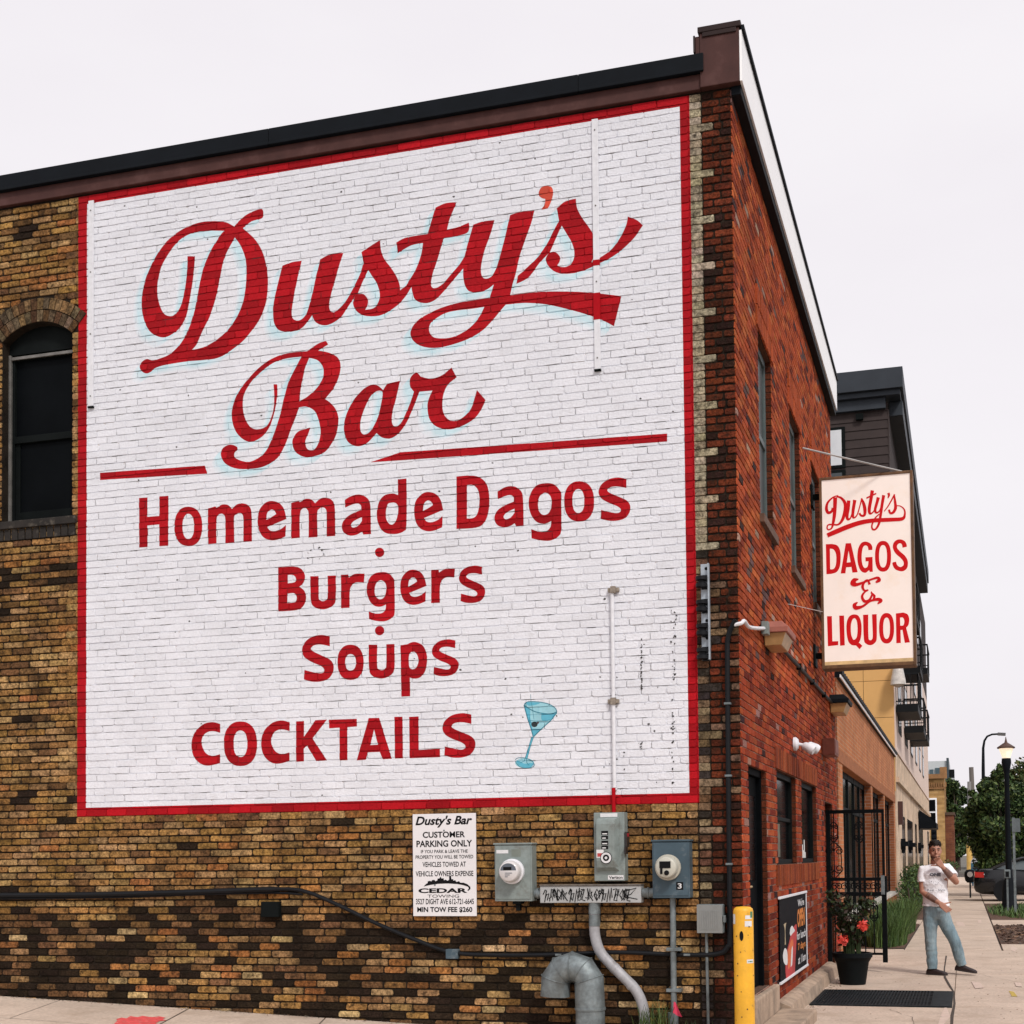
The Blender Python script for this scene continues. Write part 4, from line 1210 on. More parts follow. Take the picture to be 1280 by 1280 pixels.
def clip_(q, w): c = wx(*w); q.box(c.x - .028, c.x + .028, -.056, -.001, c.z - .009, c.z + .009)
pieces('clip', [M_galv], th, clip_, ((912.4, 1080), (911.3, 970), (910.3, 880), (700, 1193), (860, 1193)), bevel=.002)
# ---- insulator rack
a = wx(882, 826)
th = thing('insulator_rack', 'upright galvanised rack with black spool insulators beside the red border', 'bracket', (a.x, 0, a.z))
m = MB(); xa, xb, za, zb = wbox(m, 877.5, 706, 888.5, 826, .02, .035); m.box(xa, xa + .012, -.08, -.0355, za + .03, zb - .03) if False else None
m.box(xb - .012, xb, -.07, -.0355, za, zb)
m.build('rail', [mat('bright_galvanised', (.42, .47, .52), .5, .3, var=.3, vscale=9)], th, bevel=.002)
pieces('hole', [M_ink], th, lambda q, k: q.lathe(((xa + xb) / 2 + .01, -.0352, za + .04 + k * (zb - za - .08) / 5), [(.014, 0), (.014, -.003)], 10, axis='y'), range(6))
for k in range(4):
    z = zb - .16 - k * .205
    m = MB(); m.lathe(((xa + xb) / 2 - .025, -.075, z), [(.02, -.05), (.05, -.045), (.05, -.015), (.03, -.008), (.03, .008), (.05, .015), (.05, .045), (.02, .05)], 14)
    m.box((xa + xb) / 2 - .03, xb - .013, -.06, -.036, z - .06, z - .052); m.box((xa + xb) / 2 - .03, xb - .013, -.06, -.036, z + .052, z + .06)
    m.build('insulator', [M_blk], th)
# ---- lamps and gear on the street front
def FP(px, py, x=0.): return hit(px, py, 0, x)
M_terra = mat('terracotta_lamp_top', (.36, .12, .085), .6, var=.2, vscale=10)
M_amber = mat('amber_lamp_lens', (.46, .27, .11), .35, var=.25, vscale=10, bump=.02)
def wall_lamp(y, z, sc, label, M):
    th = thing('wall_lamp', label, 'lamp', (0, y, z), 'box lamps on the street front')
    m = MB()
    l, d, h = .62 * sc, .24 * sc, .11 * sc
    m.grid([[(0.002, y - l / 2, z), (d, y - l / 2, z), (d, y + l / 2, z), (.002, y + l / 2, z)], [(0.002, y - l / 2, z + .05 * sc), (d + .01, y - l / 2, z + .05 * sc), (d + .01, y + l / 2, z + .05 * sc), (.002, y + l / 2, z + .05 * sc)], [(.002, y - l / 2 + .03, z + h), (d - .06 * sc, y - l / 2 + .03, z + h), (d - .06 * sc, y + l / 2 - .03, z + h), (.002, y + l / 2 - .03, z + h)]], smooth=False)
    m.build('housing', [M], th, bevel=.006)
    m = MB()
    m.grid([[(0.01, y - l * .4, z - .12 * sc), (d * .72, y - l * .4, z - .12 * sc), (d * .72, y + l * .4, z - .12 * sc), (.01, y + l * .4, z - .12 * sc)], [(0.01, y - l * .46, z - .001), (d - .02, y - l * .46, z - .001), (d - .02, y + l * .46, z - .001), (.01, y + l * .46, z - .001)]], smooth=False)
    m.build('lens', [M_amber], th, bevel=.006)
    return th
wall_lamp(1.66, 3.58, .98, 'terracotta topped box lamp on the red brick near the building corner', M_terra)
wall_lamp(8.2, 3.62, 1.1, 'black topped box lamp on the red brick at the far end of the front', M_black)
th = thing('lamp_conduit', 'white bent conduit joining the corner cable to the terracotta lamp', 'conduit', (.03, .3, 3.7))
m = MB(); m.tube(spath([wx(918, 782, .045), (.02, -.035, 3.435), (.03, .06, 3.47), (.03, .3, 3.46), (.03, .75, 3.52), (.035, 1.25, 3.60)], 5), .017, 8)
m.build('pipe', [M_wpipe], th)
m = MB(); m.box(.012, .075, 1.2, 1.31, 3.54, 3.66); m.build('box', [M_elec], th, bevel=.004)
th = thing('front_conduit', 'dark conduit running along the red brick between the two box lamps', 'conduit', (.03, 5, 3.6))
m = MB(); m.tube([(.03, 2.1, 3.60), (.03, 7.9, 3.63)], .02, 8); m.build('pipe', [M_blk], th)
pieces('clip', [M_frame], th, lambda q, y: q.box(.002, .055, y, y + .05, 3.58, 3.65), (2.6, 4.0, 5.4, 6.8))
th = thing('security_camera', 'white twin headed security light above the street windows', 'security light', (0, 3.7, 2.68))
m = MB(); m.lathe((.0, 3.62, 2.70), [(.075, .002), (.075, .03), (.05, .055), (.02, .06)], 18, axis='x'); m.build('base', [M_wpipe], th)
for dy, dz, dx in ((-.05, -.06, .13), (.16, -.03, .16)):
    m = MB(); p = Vector((.05, 3.62, 2.70)); q = Vector((.05 + dx * .8, 3.62 + dy, 2.70 + dz * .7))
    m.tube([p, q], .016, 8); dr = Vector((.8, dy * 2, -.45)).normalized()
    m.tube([q - dr * .05, q - dr * .03, q + dr * .06, q + dr * .09], [.03, .045, .058, .05], 14)
    m.build('lamp_head', [M_wpipe], th)
th = thing('utility_box', 'small rust red box fixed to the red brick near the far box lamp', 'box', (0, 7.0, 2.84))
m = MB(); m.box(.002, .17, 6.72, 7.25, 2.8, 3.02); m.build('box', [mat('rust_red_box', (.22, .055, .03), .6, var=.25, vscale=8)], th, bevel=.006)
m = MB(); m.box(.171, .176, 6.76, 7.21, 2.83, 2.99); m.build('cover', [mat('rust_red_cover', (.26, .07, .04), .6, var=.25, vscale=8)], th, bevel=.003)
# ---- poster
th = thing('banner', 'black poster with red drink and orange lettering hung under the street windows', 'banner', (.02, 2.4, .1))
y0, y1 = 2.10, 4.38
z00, z01 = .16, 1.03
M_bk = mat('black_banner', (.008, .008, .011), .6, var=.3, vscale=2, bump=.1, bscale=4, spec=.2, ior=1.2)
m = MB(); m.box(.012, .018, y0, y1, .21, 1.03); m.build('sheet', [M_bk], th)
BU = lambda u, v: (.0195, y0 + u * (y1 - y0), 1.03 - v * .82)
def blob(m, s, mi, x=.0195):
    for t in tris_of([outline(s)]): m.face([(x, y0 + u / 100 * (y1 - y0), 1.03 - v / 100 * .82) for u, v in t], mi)
m = MB()
blob(m, '18,100c;16,88;20,70;30,58;38,48;45,42;58,38;60,45;58,60;54,80;50,100c', 0)
blob(m, '24,72;30,62;40,55;46,60;42,74;34,86;26,90', 1, .0202)
blob(m, '34,90c;38,70;42,64;43,72;40,88c', 2, .0208)
blob(m, '33,46;36,40;42,38;48,42;52,46;44,48;36,50', 2, .0208)
blob(m, '12,32c;22,31c;18,40;19,58c;15,58c;16,40', 3, .0198)
blob(m, '8,70;14,62;22,66;24,76;22,84;12,80', 2, .0206)
m.build('picture', [mat('drink_red', (.48, .02, .025), .5, var=.35, vscale=3, bump=0), mat('drink_orange', (.65, .13, .03), .5, var=.3, vscale=4, bump=0), M_lab, mat('tan_spot', (.45, .36, .22), .6, bump=0)], th)
m = MB(); put_text(m, "We're", (.66, .92, .16, .06), BU, bold=.02); put_text(m, 'for lunch', (.60, .97, .60, .49), BU, bold=.02); put_text(m, 'at 11am', (.64, .95, .93, .82), BU, bold=.02)
m.build('lettering', [M_lab], th)
m = MB(); put_text(m, 'OPEN', (.63, .94, .44, .19), BU, bold=.05); put_text(m, '7 days', (.64, .95, .77, .65), BU, bold=.03)
tag(m.build('lettering', [mat('banner_orange', (.62, .19, .02), .5, bump=0)], th), 'orange lettering')
for zz in (.185, 1.03):
    m = MB(); m.box(.010, .032, y0 - .05, y1 + .05, zz, zz + .025); m.build('rail', [M_wpipe], th, bevel=.003)
m = MB(); m.box(.012, .026, y1 + .0, y1 + .03, .211, 1.029); m.build('edge_strip', [M_wpipe], th)
# ---- hanging sign
YS, SX0, SX1, SZ0, SZ1 = 5.8, .112, 1.275, 3.82, 6.266
th = thing('projecting_sign', 'tall cream light box sign with red lettering hung out over the pavement', 'sign', (.1, YS, SZ0))
M_rust = mat('brown_rusty_frame', (.17, .085, .035), .6, .2, var=.4, vscale=9, bump=.15, stain=(.06, .03, .02), stain_amt=.6, stain_scale=7, stain_pos=.55)
m = MB()
tk = .30
f_ = .035
m.box(SX0, SX0 + f_, YS, YS + tk, SZ0, SZ1); m.box(SX1 - f_, SX1, YS, YS + tk, SZ0, SZ1)
m.box(SX0 + f_, SX1 - f_, YS, YS + tk, SZ0, SZ0 + f_ * 1.3); m.box(SX0 + f_, SX1 - f_, YS, YS + tk, SZ1 - f_, SZ1)
m.build('frame', [M_rust], th, bevel=.005)
M_face = mat('lit_cream_plastic_face', (.70, .63, .58), .45, var=.05, vscale=3, bump=0, stain=(.62, .42, .22), stain_amt=.45, stain_scale=2.4, stain_pos=.60, emit=(1.0, .83, .74), estr=.24)
for yy, y2 in ((YS + .015, YS + .022), (YS + tk - .022, YS + tk - .015)):
    m = MB(); m.box(SX0 + f_, SX1 - f_, yy, y2, SZ0 + f_ * 1.3, SZ1 - f_); m.build('face', [M_face], th)
m = MB(); m.box(SX0 + f_ + .001, SX1 - f_ - .001, YS + .009, YS + .0149, SZ0 + f_ * 1.3 + .001, SZ0 + f_ * 1.3 + .045)
m.build('stained_edge', [mat('yellowed_edge', (.66, .45, .2), .5, var=.4, vscale=7, bump=0, emit=(1, .7, .4), estr=.08)], th)
def SP(px, py):
    p = hit(px, py, 1, YS + .0135); return (p.x, p.y, p.z)
q1 = lambda x, y: SP(1015 + x / 9.143, 590 + y / 9.143)
q2 = lambda x, y: SP(1015 + x / 8.536, 700 + y / 8.536)
M_sred = mat('sign_red', (.55, .008, .012), .5, var=.12, vscale=6, bump=0, spec=.1, emit=(1, .02, .02), estr=.08)
m = MB()
def ol(g, *ls):
    for t in tris_of([outline(l) for l in ls]): m.face([g(*p) for p in t])
def lp(g, loops):
    for t in tris_of(loops): m.face([g(*p) for p in t])
lay_n = [0]
def sk_(g, s, ws):
    """brush stroke of changing width on the sign face"""
    pts = sm(s, 6)
    P = [Vector((*p, 0)) for p in pts]
    n = len(P); L_, R_ = [], []
    for i, p in enumerate(P):
        d = (P[min(i + 1, n - 1)] - P[max(i - 1, 0)]).normalized()
        t = i / (n - 1) * (len(ws) - 1); k = min(int(t), len(ws) - 2)
        w_ = (ws[k] + (ws[k + 1] - ws[k]) * (t - k)) * 1.18
        qv = Vector((-d.y, d.x, 0)) * w_ / 2
        L_.append(p + qv); R_.append(p - qv)
    lay_n[0] += 1
    e = .00022 * lay_n[0]
    for i in range(n - 1):
        quad = []
        for v in (L_[i], L_[i + 1], R_[i + 1], R_[i]):
            a_ = g(v.x, v.y); quad.append((a_[0], a_[1] - e - i * .000008, a_[2]))
        m.face(quad)
# script
sk_(q1, '300,268;240,290;180,350;165,420;185,465;225,450;240,410', (10, 14, 22, 30, 30, 24, 26))
sk_(q1, '265,290;262,400;255,500;240,590;225,640;190,660;172,640;185,605;230,600;300,600;350,540;380,430;375,350;330,295;280,280', (40, 36, 34, 26, 16, 14, 14, 14, 16, 18, 30, 34, 32, 22, 14))
sk_(q1, '420,325;412,420;400,500;410,540;440,525;465,440;485,320', (34, 34, 32, 26, 14, 12, 30))
sk_(q1, '490,320;470,440;468,510;490,520;520,480;550,380;570,300', (32, 30, 26, 14, 12, 12, 16))
sk_(q1, '565,300;590,360;605,430;600,490;565,500;540,470', (12, 30, 34, 26, 20, 22))
sk_(q1, '690,210;672,320;655,420;660,470;685,470;715,430;740,330;745,290', (34, 32, 32, 26, 14, 12, 14, 14))
sk_(q1, '622,300;670,275;735,245', (14, 16, 14))
sk_(q1, '760,290;740,360;722,430;735,465;770,445;800,360;815,265', (30, 28, 26, 20, 12, 12, 26))
sk_(q1, '820,265;800,380;785,490;765,590;730,650;695,655;685,610;720,530;770,480', (30, 28, 26, 24, 18, 18, 16, 14, 10))
sk_(q1, '872,240;880,265;868,300', (26, 22, 8))
sk_(q1, '825,450;870,390;910,320;945,255', (8, 12, 14, 16))
sk_(q1, '940,262;950,340;955,410;930,460;895,470;880,430', (14, 24, 30, 26, 20, 22))
sk_(q1, '955,385;1010,390;1055,430;1060,490;1030,535;900,545;700,555;550,580;400,630;280,680;175,725', (8, 10, 14, 20, 34, 38, 40, 44, 46, 46, 40))
lp(q1, [outline('158,825c;230,822c;290,840;322,900;328,990;318,1080;285,1140;230,1162;165,1168c'), outline('205,875c;245,885;272,930;278,1000;270,1070;245,1108;208,1112c')])
lp(q1, [outline('385,815c;445,812c;522,1145c;462,1150c;450,1085c;390,1090c;382,1158c;328,1160c'), outline('398,1035c;442,1030c;418,900c')])
lp(q1, [outline('690,890c;645,893c;635,850;605,840;580,870;568,960;575,1050;600,1095;635,1080;645,1020c;612,1022c;610,975c;692,970c;695,1140c;660,1142c;650,1125;610,1152;560,1130;528,1060;518,970;530,870;565,810;615,795;665,815;688,850')])
lp(q1, [ellipse(812, 963, 92, 176, 40, 2.4), ellipse(812, 963, 45, 128, 36, 2.4)])
lp(q1, [outline('1082,855c;1035,865c;1025,825;1000,815;975,835;975,870;1010,910;1065,960;1095,1020;1090,1090;1050,1130;1000,1132;945,1105;918,1040;960,1025c;975,1065;1010,1085;1045,1065;1045,1025;1015,985;955,930;925,870;930,815;965,778;1015,770;1060,790;1082,830')])
lp(q2, [outline('160,600c;212,598c;218,868c;280,865c;280,908c;170,920c')])
lp(q2, [outline('290,594c;342,592c;350,910c;300,915c')])
lp(q2, [outline('450,580;500,600;527,680;528,780;515,855;500,880c;538,915c;508,952c;470,912c;420,905;385,860;368,760;372,660;400,600'), outline('450,622;430,640;415,700;418,790;435,840;452,850;478,820;486,740;480,660;465,628')])
lp(q2, [outline('545,585c;600,582c;603,820;620,855;640,845;648,800;640,580c;690,577c;692,820;675,880;630,908;580,895;553,840')])
lp(q2, [ellipse(796, 728, 80, 163, 40, 2.4), ellipse(796, 728, 36, 114, 36, 2.4)])
lp(q2, [outline('895,570c;975,560c;1020,580;1038,630;1030,690;1005,722c;1045,878c;990,884c;965,745c;945,748c;948,885c;900,888c'), outline('940,615c;970,615;985,650;975,695;942,700c')])
sk_(q2, '498,205;455,215;440,250;480,262;560,235;640,205;700,190;715,215;680,240', (6, 40, 55, 30, 18, 18, 24, 36, 14))
sk_(q2, '615,262;595,215;560,235;540,285;560,325;600,320;560,345;535,390;560,440;610,430;640,370;632,335', (24, 16, 20, 26, 18, 10, 16, 24, 28, 24, 16, 6))
sk_(q2, '628,345;665,385;655,420', (10, 26, 16))
sk_(q2, '488,450;455,480;470,510;540,495;620,440;700,420;735,435;700,468', (6, 36, 40, 22, 18, 30, 34, 10))
m.build('lettering', [M_sred], th)
m = MB()
for z in (6.0, 6.02): pass
def brk(q, z): q.box(.031, SX0 - .001, YS + .11, YS + .19, z - .035, z + .035); q.box(.002, .03, YS + .02, YS + .28, z - .14, z + .14)
pieces('bracket', [M_frame], th, brk, (6.06, 4.01), bevel=.004)
m = MB(); a, b = FP(1003, 560), Vector((SX1 - .1, YS + .15, SZ1 + .02))
M_wire = mat('pale_steel_wire', (.5, .48, .46), .4, .4, bump=0)
m.tube([a, b], .011, 6); m.build('guy_wire', [M_wire], th)
a2 = FP(985, 755); m = MB(); m.tube([a2, (SX0 + .02, YS + .01, 4.55)], .0045, 5); m.build('guy_wire', [M_wire], th)
m = MB(); m.box(SX1 - .12, SX1 - .03, YS + .08, YS + .2, SZ1 + .001, SZ1 + .03); m.build('wire_lug', [M_frame], th)
# ---- yellow bollard at the corner
bl = hit(930, 1205, 1, -.42)
th = thing('bollard', 'yellow steel bollard with worn stickers at the brick corner', 'bollard', (bl.x, bl.y, G0))
M_yel = mat('yellow_bollard_paint', (.78, .40, .02), .5, var=.14, vscale=4, bump=.04, stain=(.08, .05, .03), stain_amt=.9, stain_scale=15, stain_pos=.655, fine=.12, fscale=9)
zt = hit(930, 1133, 1, -.42).z
m = MB(); R_ = .0815
m.lathe((bl.x, bl.y, 0), [(R_, G0 - .1), (R_, zt - .04), (R_ * .93, zt - .018), (R_ * .7, zt - .004), (R_ * .2, zt)], 28); m.build('post', [M_yel], th)
m = MB()
def patch(a0, a1, z0, z1, mi):
    n = 6
    for i in range(n):
        p, q = a0 + (a1 - a0) * i / n, a0 + (a1 - a0) * (i + 1) / n
        m.face([(bl.x + (R_ + .001) * sin(p), bl.y - (R_ + .001) * cos(p), z0), (bl.x + (R_ + .001) * sin(q), bl.y - (R_ + .001) * cos(q), z0), (bl.x + (R_ + .001) * sin(q), bl.y - (R_ + .001) * cos(q), z1), (bl.x + (R_ + .001) * sin(p), bl.y - (R_ + .001) * cos(p), z1)], mi)
patch(-1.5, -.75, zt - .14, zt - .06, 0); patch(.35, 1.1, zt - .10, zt - .07, 0); patch(.3, 1.1, zt - .16, zt - .115, 0); patch(.9, 1.3, zt - .09, zt - .04, 1); patch(.45, 1.3, zt - .455, zt - .425, 0); patch(.55, 1.2, zt - .447, zt - .437, 1)
for k in range(26):
    a_, z_ = random.uniform(-1.3, 1.3), random.uniform(zt - 1.1, zt - .1); s_ = random.uniform(.004, .012)
    patch(a_, a_ + s_ * 12, z_, z_ + s_, 2)
m.build('sticker', [M_lab, mat('green_sticker', (.08, .2, .1), .6, bump=0), mat('rust_chip', (.09, .045, .02), .8, bump=0)], th)
m = MB()
pts = [(bl.x + (R_ + .0015) * sin(-.05 + .2 * cos(t)), bl.y - (R_ + .0015) * cos(-.05 + .2 * cos(t)), zt - .235 + .04 * sin(t)) for t in [2 * pi * k / 16 for k in range(16)]]
m.face(pts); m.build('hole', [M_ink], th)
# ================================================================== GROUND
M_walk = mat('concrete_pavement', (.58, .465, .375), .92, var=.16, vscale=1.3, bump=.25, bscale=55, stain=(.36, .27, .20), stain_amt=.6, stain_scale=2.3, stain_pos=.55, fine=.2, fscale=30, spec=.25)
M_gap = mat('dirt_in_joints', (.06, .045, .035), .95, bump=.2)
M_lot = mat('bounce_concrete_lot', (.34, .30, .26), .95, var=.25, vscale=.8, bump=.3)  # unseen lot, made paler to bounce light onto the wall
M_asph = mat('asphalt', (.055, .053, .052), .95, var=.25, vscale=.8, bump=.35, bscale=60, fine=.25, fscale=50)
M_soil = mat('dry_bark_mulch', (.12, .06, .036), .95, var=.6, vscale=12, bump=.8, bscale=30, fine=.4, fscale=40)
M_earth = mat('far_ground', (.12, .11, .09), .95, var=.3, vscale=.2)
m = MB(); m.box(-900, 900, -900, 1400, -.9, -.36); tag(m.build('ground', [M_earth]), kind='structure')
m = MB(); m.box(5.2, 15.5, -120, 700, -.34, -.27); tag(m.build('road', [M_asph]), kind='structure')
m = MB(); m.box(-60, 0.0, -120, -6.2, -.35, -.12) if False else None
def gz(x): return G0 - .04 * x if x < 0 else G0
random.seed(3)
def slabs(m, xs, ys, zf, gap=.007, jz=.003):
    for a, b in zip(xs, xs[1:]):
        for c, d in zip(ys, ys[1:]):
            dz = random.uniform(-jz, jz)
            p = [(a + gap, c + gap), (b - gap, c + gap), (b - gap, d - gap), (a + gap, d - gap)]
            t = [(x, y, zf(x) + dz) for x, y in p]
            e = [(x + (-.006 if i in (0, 3) else .006), y + (-.006 if i in (0, 1) else .006), zf(x) - .02) for i, (x, y) in enumerate(p)]
            m.face(t)
            for i in range(4): m.face([t[i], e[i], e[(i + 1) % 4], t[(i + 1) % 4]])
mw_ = MB()
slabs(mw_, [0.0, 1.66, 3.2, 4.75], [-12, -10, -8, -6, -4, -2.2, -.6, 1.4, 3.3, 5.2, 7.25, 9.76, 11.7], gz)
slabs(mw_, [.80, 2.36], [11.7 + 1.6 * i for i in range(46)], gz)
slabs(mw_, [2.38, 4.75], [11.7, 13.3], gz); slabs(mw_, [2.38, 4.75], [19.7, 22.3], gz); slabs(mw_, [0.0, .79], [20.2, 22.3], gz)
slabs(mw_, [0.0, .79], [11.701, 11.95], gz)
slabs(mw_, [0., .79], [46, 60, 85], gz); slabs(mw_, [2.38, 4.75], [33.2 + 3 * i for i in range(18)], gz)
tag(mw_.build('pavement', [M_walk]), kind='structure')
m = MB(); m.box(-.5, 4.9, -12, 100, -.5, G0 - .016); tag(m.build('pavement_bed', [M_gap]), kind='structure')
m = MB(); m.box(4.76, 4.95, -12, 100, -.45, G0 + .004); tag(m.build('kerb', [M_conc], bevel=.015), kind='structure')
ma = MB()
slabs(ma, [-12.3 + 1.52 * i for i in range(9)][:-1] + [-.02], [-5.2, -3.9, -2.6, -1.29], gz)
xs_ = [-12.4 + 1.42 * i for i in range(9)] + [-.02]
for a, b in zip(xs_, xs_[1:]):
    q = [(min(a + .45, -.03), -1.283), (min(b + .45, -.02), -1.283), (b, -.012), (a, -.012)]
    g_ = .007; dz = random.uniform(-.003, .003)
    t = [(x + (g_ if i in (0, 3) else -g_), y, gz(x) + dz) for i, (x, y) in enumerate(q)]
    if t[1][0] - t[0][0] > .03: ma.face(t)
tag(ma.build('alley_pavement', [M_walk]), kind='structure')
m = MB(); m.face([(-12.3, -5.2, gz(-12.3) - .018), (0, -5.2, G0 - .018), (0, 0, G0 - .018), (-12.3, 0, gz(-12.3) - .018)]); m.face([(-40, -60, 1.2), (0, -60, G0 - .03), (0, -5.2, G0 - .03), (-40, -5.2, 1.2)])
m.face([(-40, -5.2, 1.2), (-12.3, -5.2, .33), (-12.3, 40, .33), (-40, 40, 1.2)])
tag(m.build('car_park', [M_lot]), kind='structure')
# marks of spray paint on the slabs
M_pink = mat('red_spray_mark', (.70, .07, .07), .9, var=.3, vscale=20, bump=.1, stain=(.58, .465, .375), stain_amt=.8, stain_scale=25, stain_pos=.6); M_pk2 = mat('faded_pink_spray', (.60, .46, .39), .9, var=.2, vscale=12, bump=.1, stain=(.58, .465, .375), stain_amt=1., stain_scale=14, stain_pos=.5); M_yl = mat('yellow_spray', (.5, .36, .07), .9, var=.3, vscale=20)
def mark(poly, M, zf, e=.0045):
    m = MB()
    for t in tris_of([poly]): m.face([(x, y, zf(x) + e) for x, y in t])
    tag(m.build('spray_mark', [M]), kind='structure')
def gp(px, py):
    z = G0
    for _ in range(6):
        p = hit(px, py, 2, z); z = gz(p.x)
    return p.x, p.y
mark([gp(*p) for p in [(143, 1280), (147, 1276), (145, 1274.5), (152, 1272.5), (158, 1273.5), (163, 1270.6), (172, 1272), (178, 1270.4), (190, 1272), (199, 1271), (207, 1272.5), (203, 1274.5), (208, 1276), (199, 1277), (194, 1280), (199, 1281), (203, 1285), (138, 1286)]], M_pink, gz)
for pts, M in (([(1182, 1257), (1188, 1271), (1178, 1283), (1172, 1283), (1176, 1270)], M_pk2), ([(1214, 1227), (1226, 1229), (1230, 1235), (1219, 1236)], M_pk2), ([(1261, 1239), (1267, 1240), (1272, 1246), (1265, 1246)], M_yl), ([(1265, 1182), (1272, 1186), (1268, 1190), (1263, 1187)], M_pk2), ([(1268, 1228), (1276, 1229), (1278, 1234), (1270, 1233)], M_pk2), ([(1195, 1152), (1204, 1153), (1207, 1158), (1196, 1157)], M_pk2), ([(1222, 1150), (1226, 1150), (1227, 1154), (1223, 1154)], M_pk2)):
    mark([gp(*p) for p in pts], M, gz)
cr_ = [gp(1183, 1195), gp(1180.5, 1212), gp(1181, 1222), gp(1187, 1232), gp(1192, 1240), gp(1193.5, 1255), gp(1190, 1270), gp(1189, 1286)]
poly = [(x - random.uniform(.006, .018), y) for x, y in cr_] + [(x + random.uniform(.006, .02), y) for x, y in reversed(cr_)]
mark(poly, M_gap, gz, .0048)
m = MB(); random.seed(8)
for _ in range(1500):
    k = random.random()
    if k < .45: x = -random.uniform(0.1, 7.5); y = -abs(random.gauss(0, .05)) - .015
    elif k < .75: x, y = random.uniform(.06, 2.6), random.uniform(-1.5, 11.5)
    else: x, y = .18 + abs(random.gauss(0, .08)), random.uniform(1.9, 6.9)
    s_ = random.uniform(.003, .014); a = random.uniform(0, 6.28)
    e = Vector((cos(a), sin(a), .15)) * s_; f = Vector((-sin(a), cos(a), .3)) * s_ * .6
    p = Vector((x, y, gz(x) + .006)); m.face([p - e, p + f, p + e, p - f], 0, vary(random.choice([(.1, .07, .045), (.2, .15, .1), (.05, .06, .02), (.35, .3, .25), (.16, .08, .04)]), random, .3))
tag(m.build('grit', [mat('grit_and_leaf_bits', attr=True, rough=.9, bump=0)], useattr=True), 'grit and leaf bits scattered on the slabs and along the wall foot', 'grit', kind='stuff')
def fine_crack(P, w_=.006):
    pts = []
    P = [gp(*p) for p in P]
    for (a, b), (c, d) in zip(P, P[1:]):
        for k in range(6):
            t = k / 6; pts.append((a + (c - a) * t + random.uniform(-.02, .02), b + (d - b) * t + random.uniform(-.02, .02)))
    L_ = [(x - random.uniform(.2, 1) * w_, y) for x, y in pts]; R_ = [(x + random.uniform(.2, 1) * w_, y) for x, y in pts]
    m = MB()
    for i in range(len(pts) - 1): m.face([(L_[i][0], L_[i][1], gz(L_[i][0]) + .0046), (R_[i][0], R_[i][1], gz(R_[i][0]) + .0046), (R_[i + 1][0], R_[i + 1][1], gz(R_[i + 1][0]) + .0046), (L_[i + 1][0], L_[i + 1][1], gz(L_[i + 1][0]) + .0046)])
    tag(m.build('crack', [M_gap]), kind='structure')
fine_crack([(1216, 1216), (1240, 1222), (1290, 1231)], .004); fine_crack([(1110, 1262), (1140, 1272), (1150, 1290)], .004)
# ---- cellar grating
g = [gp(1023, 1240), gp(1192, 1240), gp(1193, 1256), gp(993, 1257)]
gx0, gx1, gy0, gy1 = .18, 1.645, 3.12, 4.72
th = thing('pavement_grating', 'dark steel cellar grating let into the pavement by the brick front', 'grating', ((gx0 + gx1) / 2, gy0, G0))
M_steel = mat('dark_worn_steel', (.016, .02, .023), .6, .1, spec=.2, ior=1.25, var=.4, vscale=8, bump=.1)
m = MB()
for a, b, c, d in ((gx0, gx1, gy0, gy0 + .05), (gx0, gx1, gy1 - .05, gy1), (gx0, gx0 + .04, gy0 + .05, gy1 - .05), (gx1 - .22, gx1, gy0 + .05, gy1 - .05)): m.box(a, b, c, d, G0 - .012, G0 + .018)
m.build('frame', [M_steel], th, bevel=.003)
m = MB(); n = 34
for i in range(n):
    x = gx0 + .05 + (gx1 - .22 - gx0 - .06) * i / n; m.box(x, x + .016, gy0 + .05, gy1 - .05, G0 - .01, G0 + .016)
for k in (1, 2, 3): m.box(gx0 + .04, gx1 - .22, gy0 + k * .4 - .008, gy0 + k * .4 + .008, G0 - .01, G0 + .010)
m.build('bars', [M_steel], th)
m = MB(); m.box(gx0 + .041, gx1 - .221, gy0 + .051, gy1 - .051, G0 - .0145, G0 + .0055); m.build('pit', [M_ink], th)
# ---- planting
M_leaf = mat('green_leaf', attr=True, rough=.6, var=.2, vscale=3, bump=0, spec=.3)
def blade_clump(name, label, cat, cx, cy, rx, ry, n, hmin, hmax, cols, z0=G0, wid=.008, lean=.5, kind=None, group=None):
    m = MB()
    for _ in range(n):
        a, r = random.uniform(0, 2 * pi), math.sqrt(random.random())
        x, y = cx + rx * r * cos(a), cy + ry * r * sin(a)
        h = random.uniform(hmin, hmax); d = random.uniform(0, 2 * pi); l = lean * h * random.uniform(.2, 1)
        dx, dy = l * cos(d), l * sin(d); px_, py_ = -sin(d) * wid, cos(d) * wid
        pts = [(0, 1), (.45, .85), (.8, .5), (1, .05)]
        prev = None
        c = vary(random.choice(cols), random, .3)
        for t, w_ in pts:
            q = Vector((x + dx * t * t, y + dy * t * t, z0 + h * t * (1 - .18 * t * lean)))
            cur = (q + Vector((px_ * w_, py_ * w_, 0)), q - Vector((px_ * w_, py_ * w_, 0)))
            if prev: m.face([prev[0], prev[1], cur[1], cur[0]], 0, c)
            prev = cur
    o = m.build(name, [M_leaf], useattr=True)
    return tag(o, label, cat, group, kind)
GR = [(.075, .13, .03), (.05, .10, .025), (.11, .17, .05), (.04, .08, .02)]
random.seed(77)
m = MB(); m.face([(.06, 11.95, G0 + .01), (.79, 11.95, G0 + .01), (.79, 20.2, G0 + .01), (.06, 20.2, G0 + .01)]); m.face([(.06, 22.3, G0 + .01), (.79, 22.3, G0 + .01), (.79, 46, G0 + .01), (.06, 46, G0 + .01)])
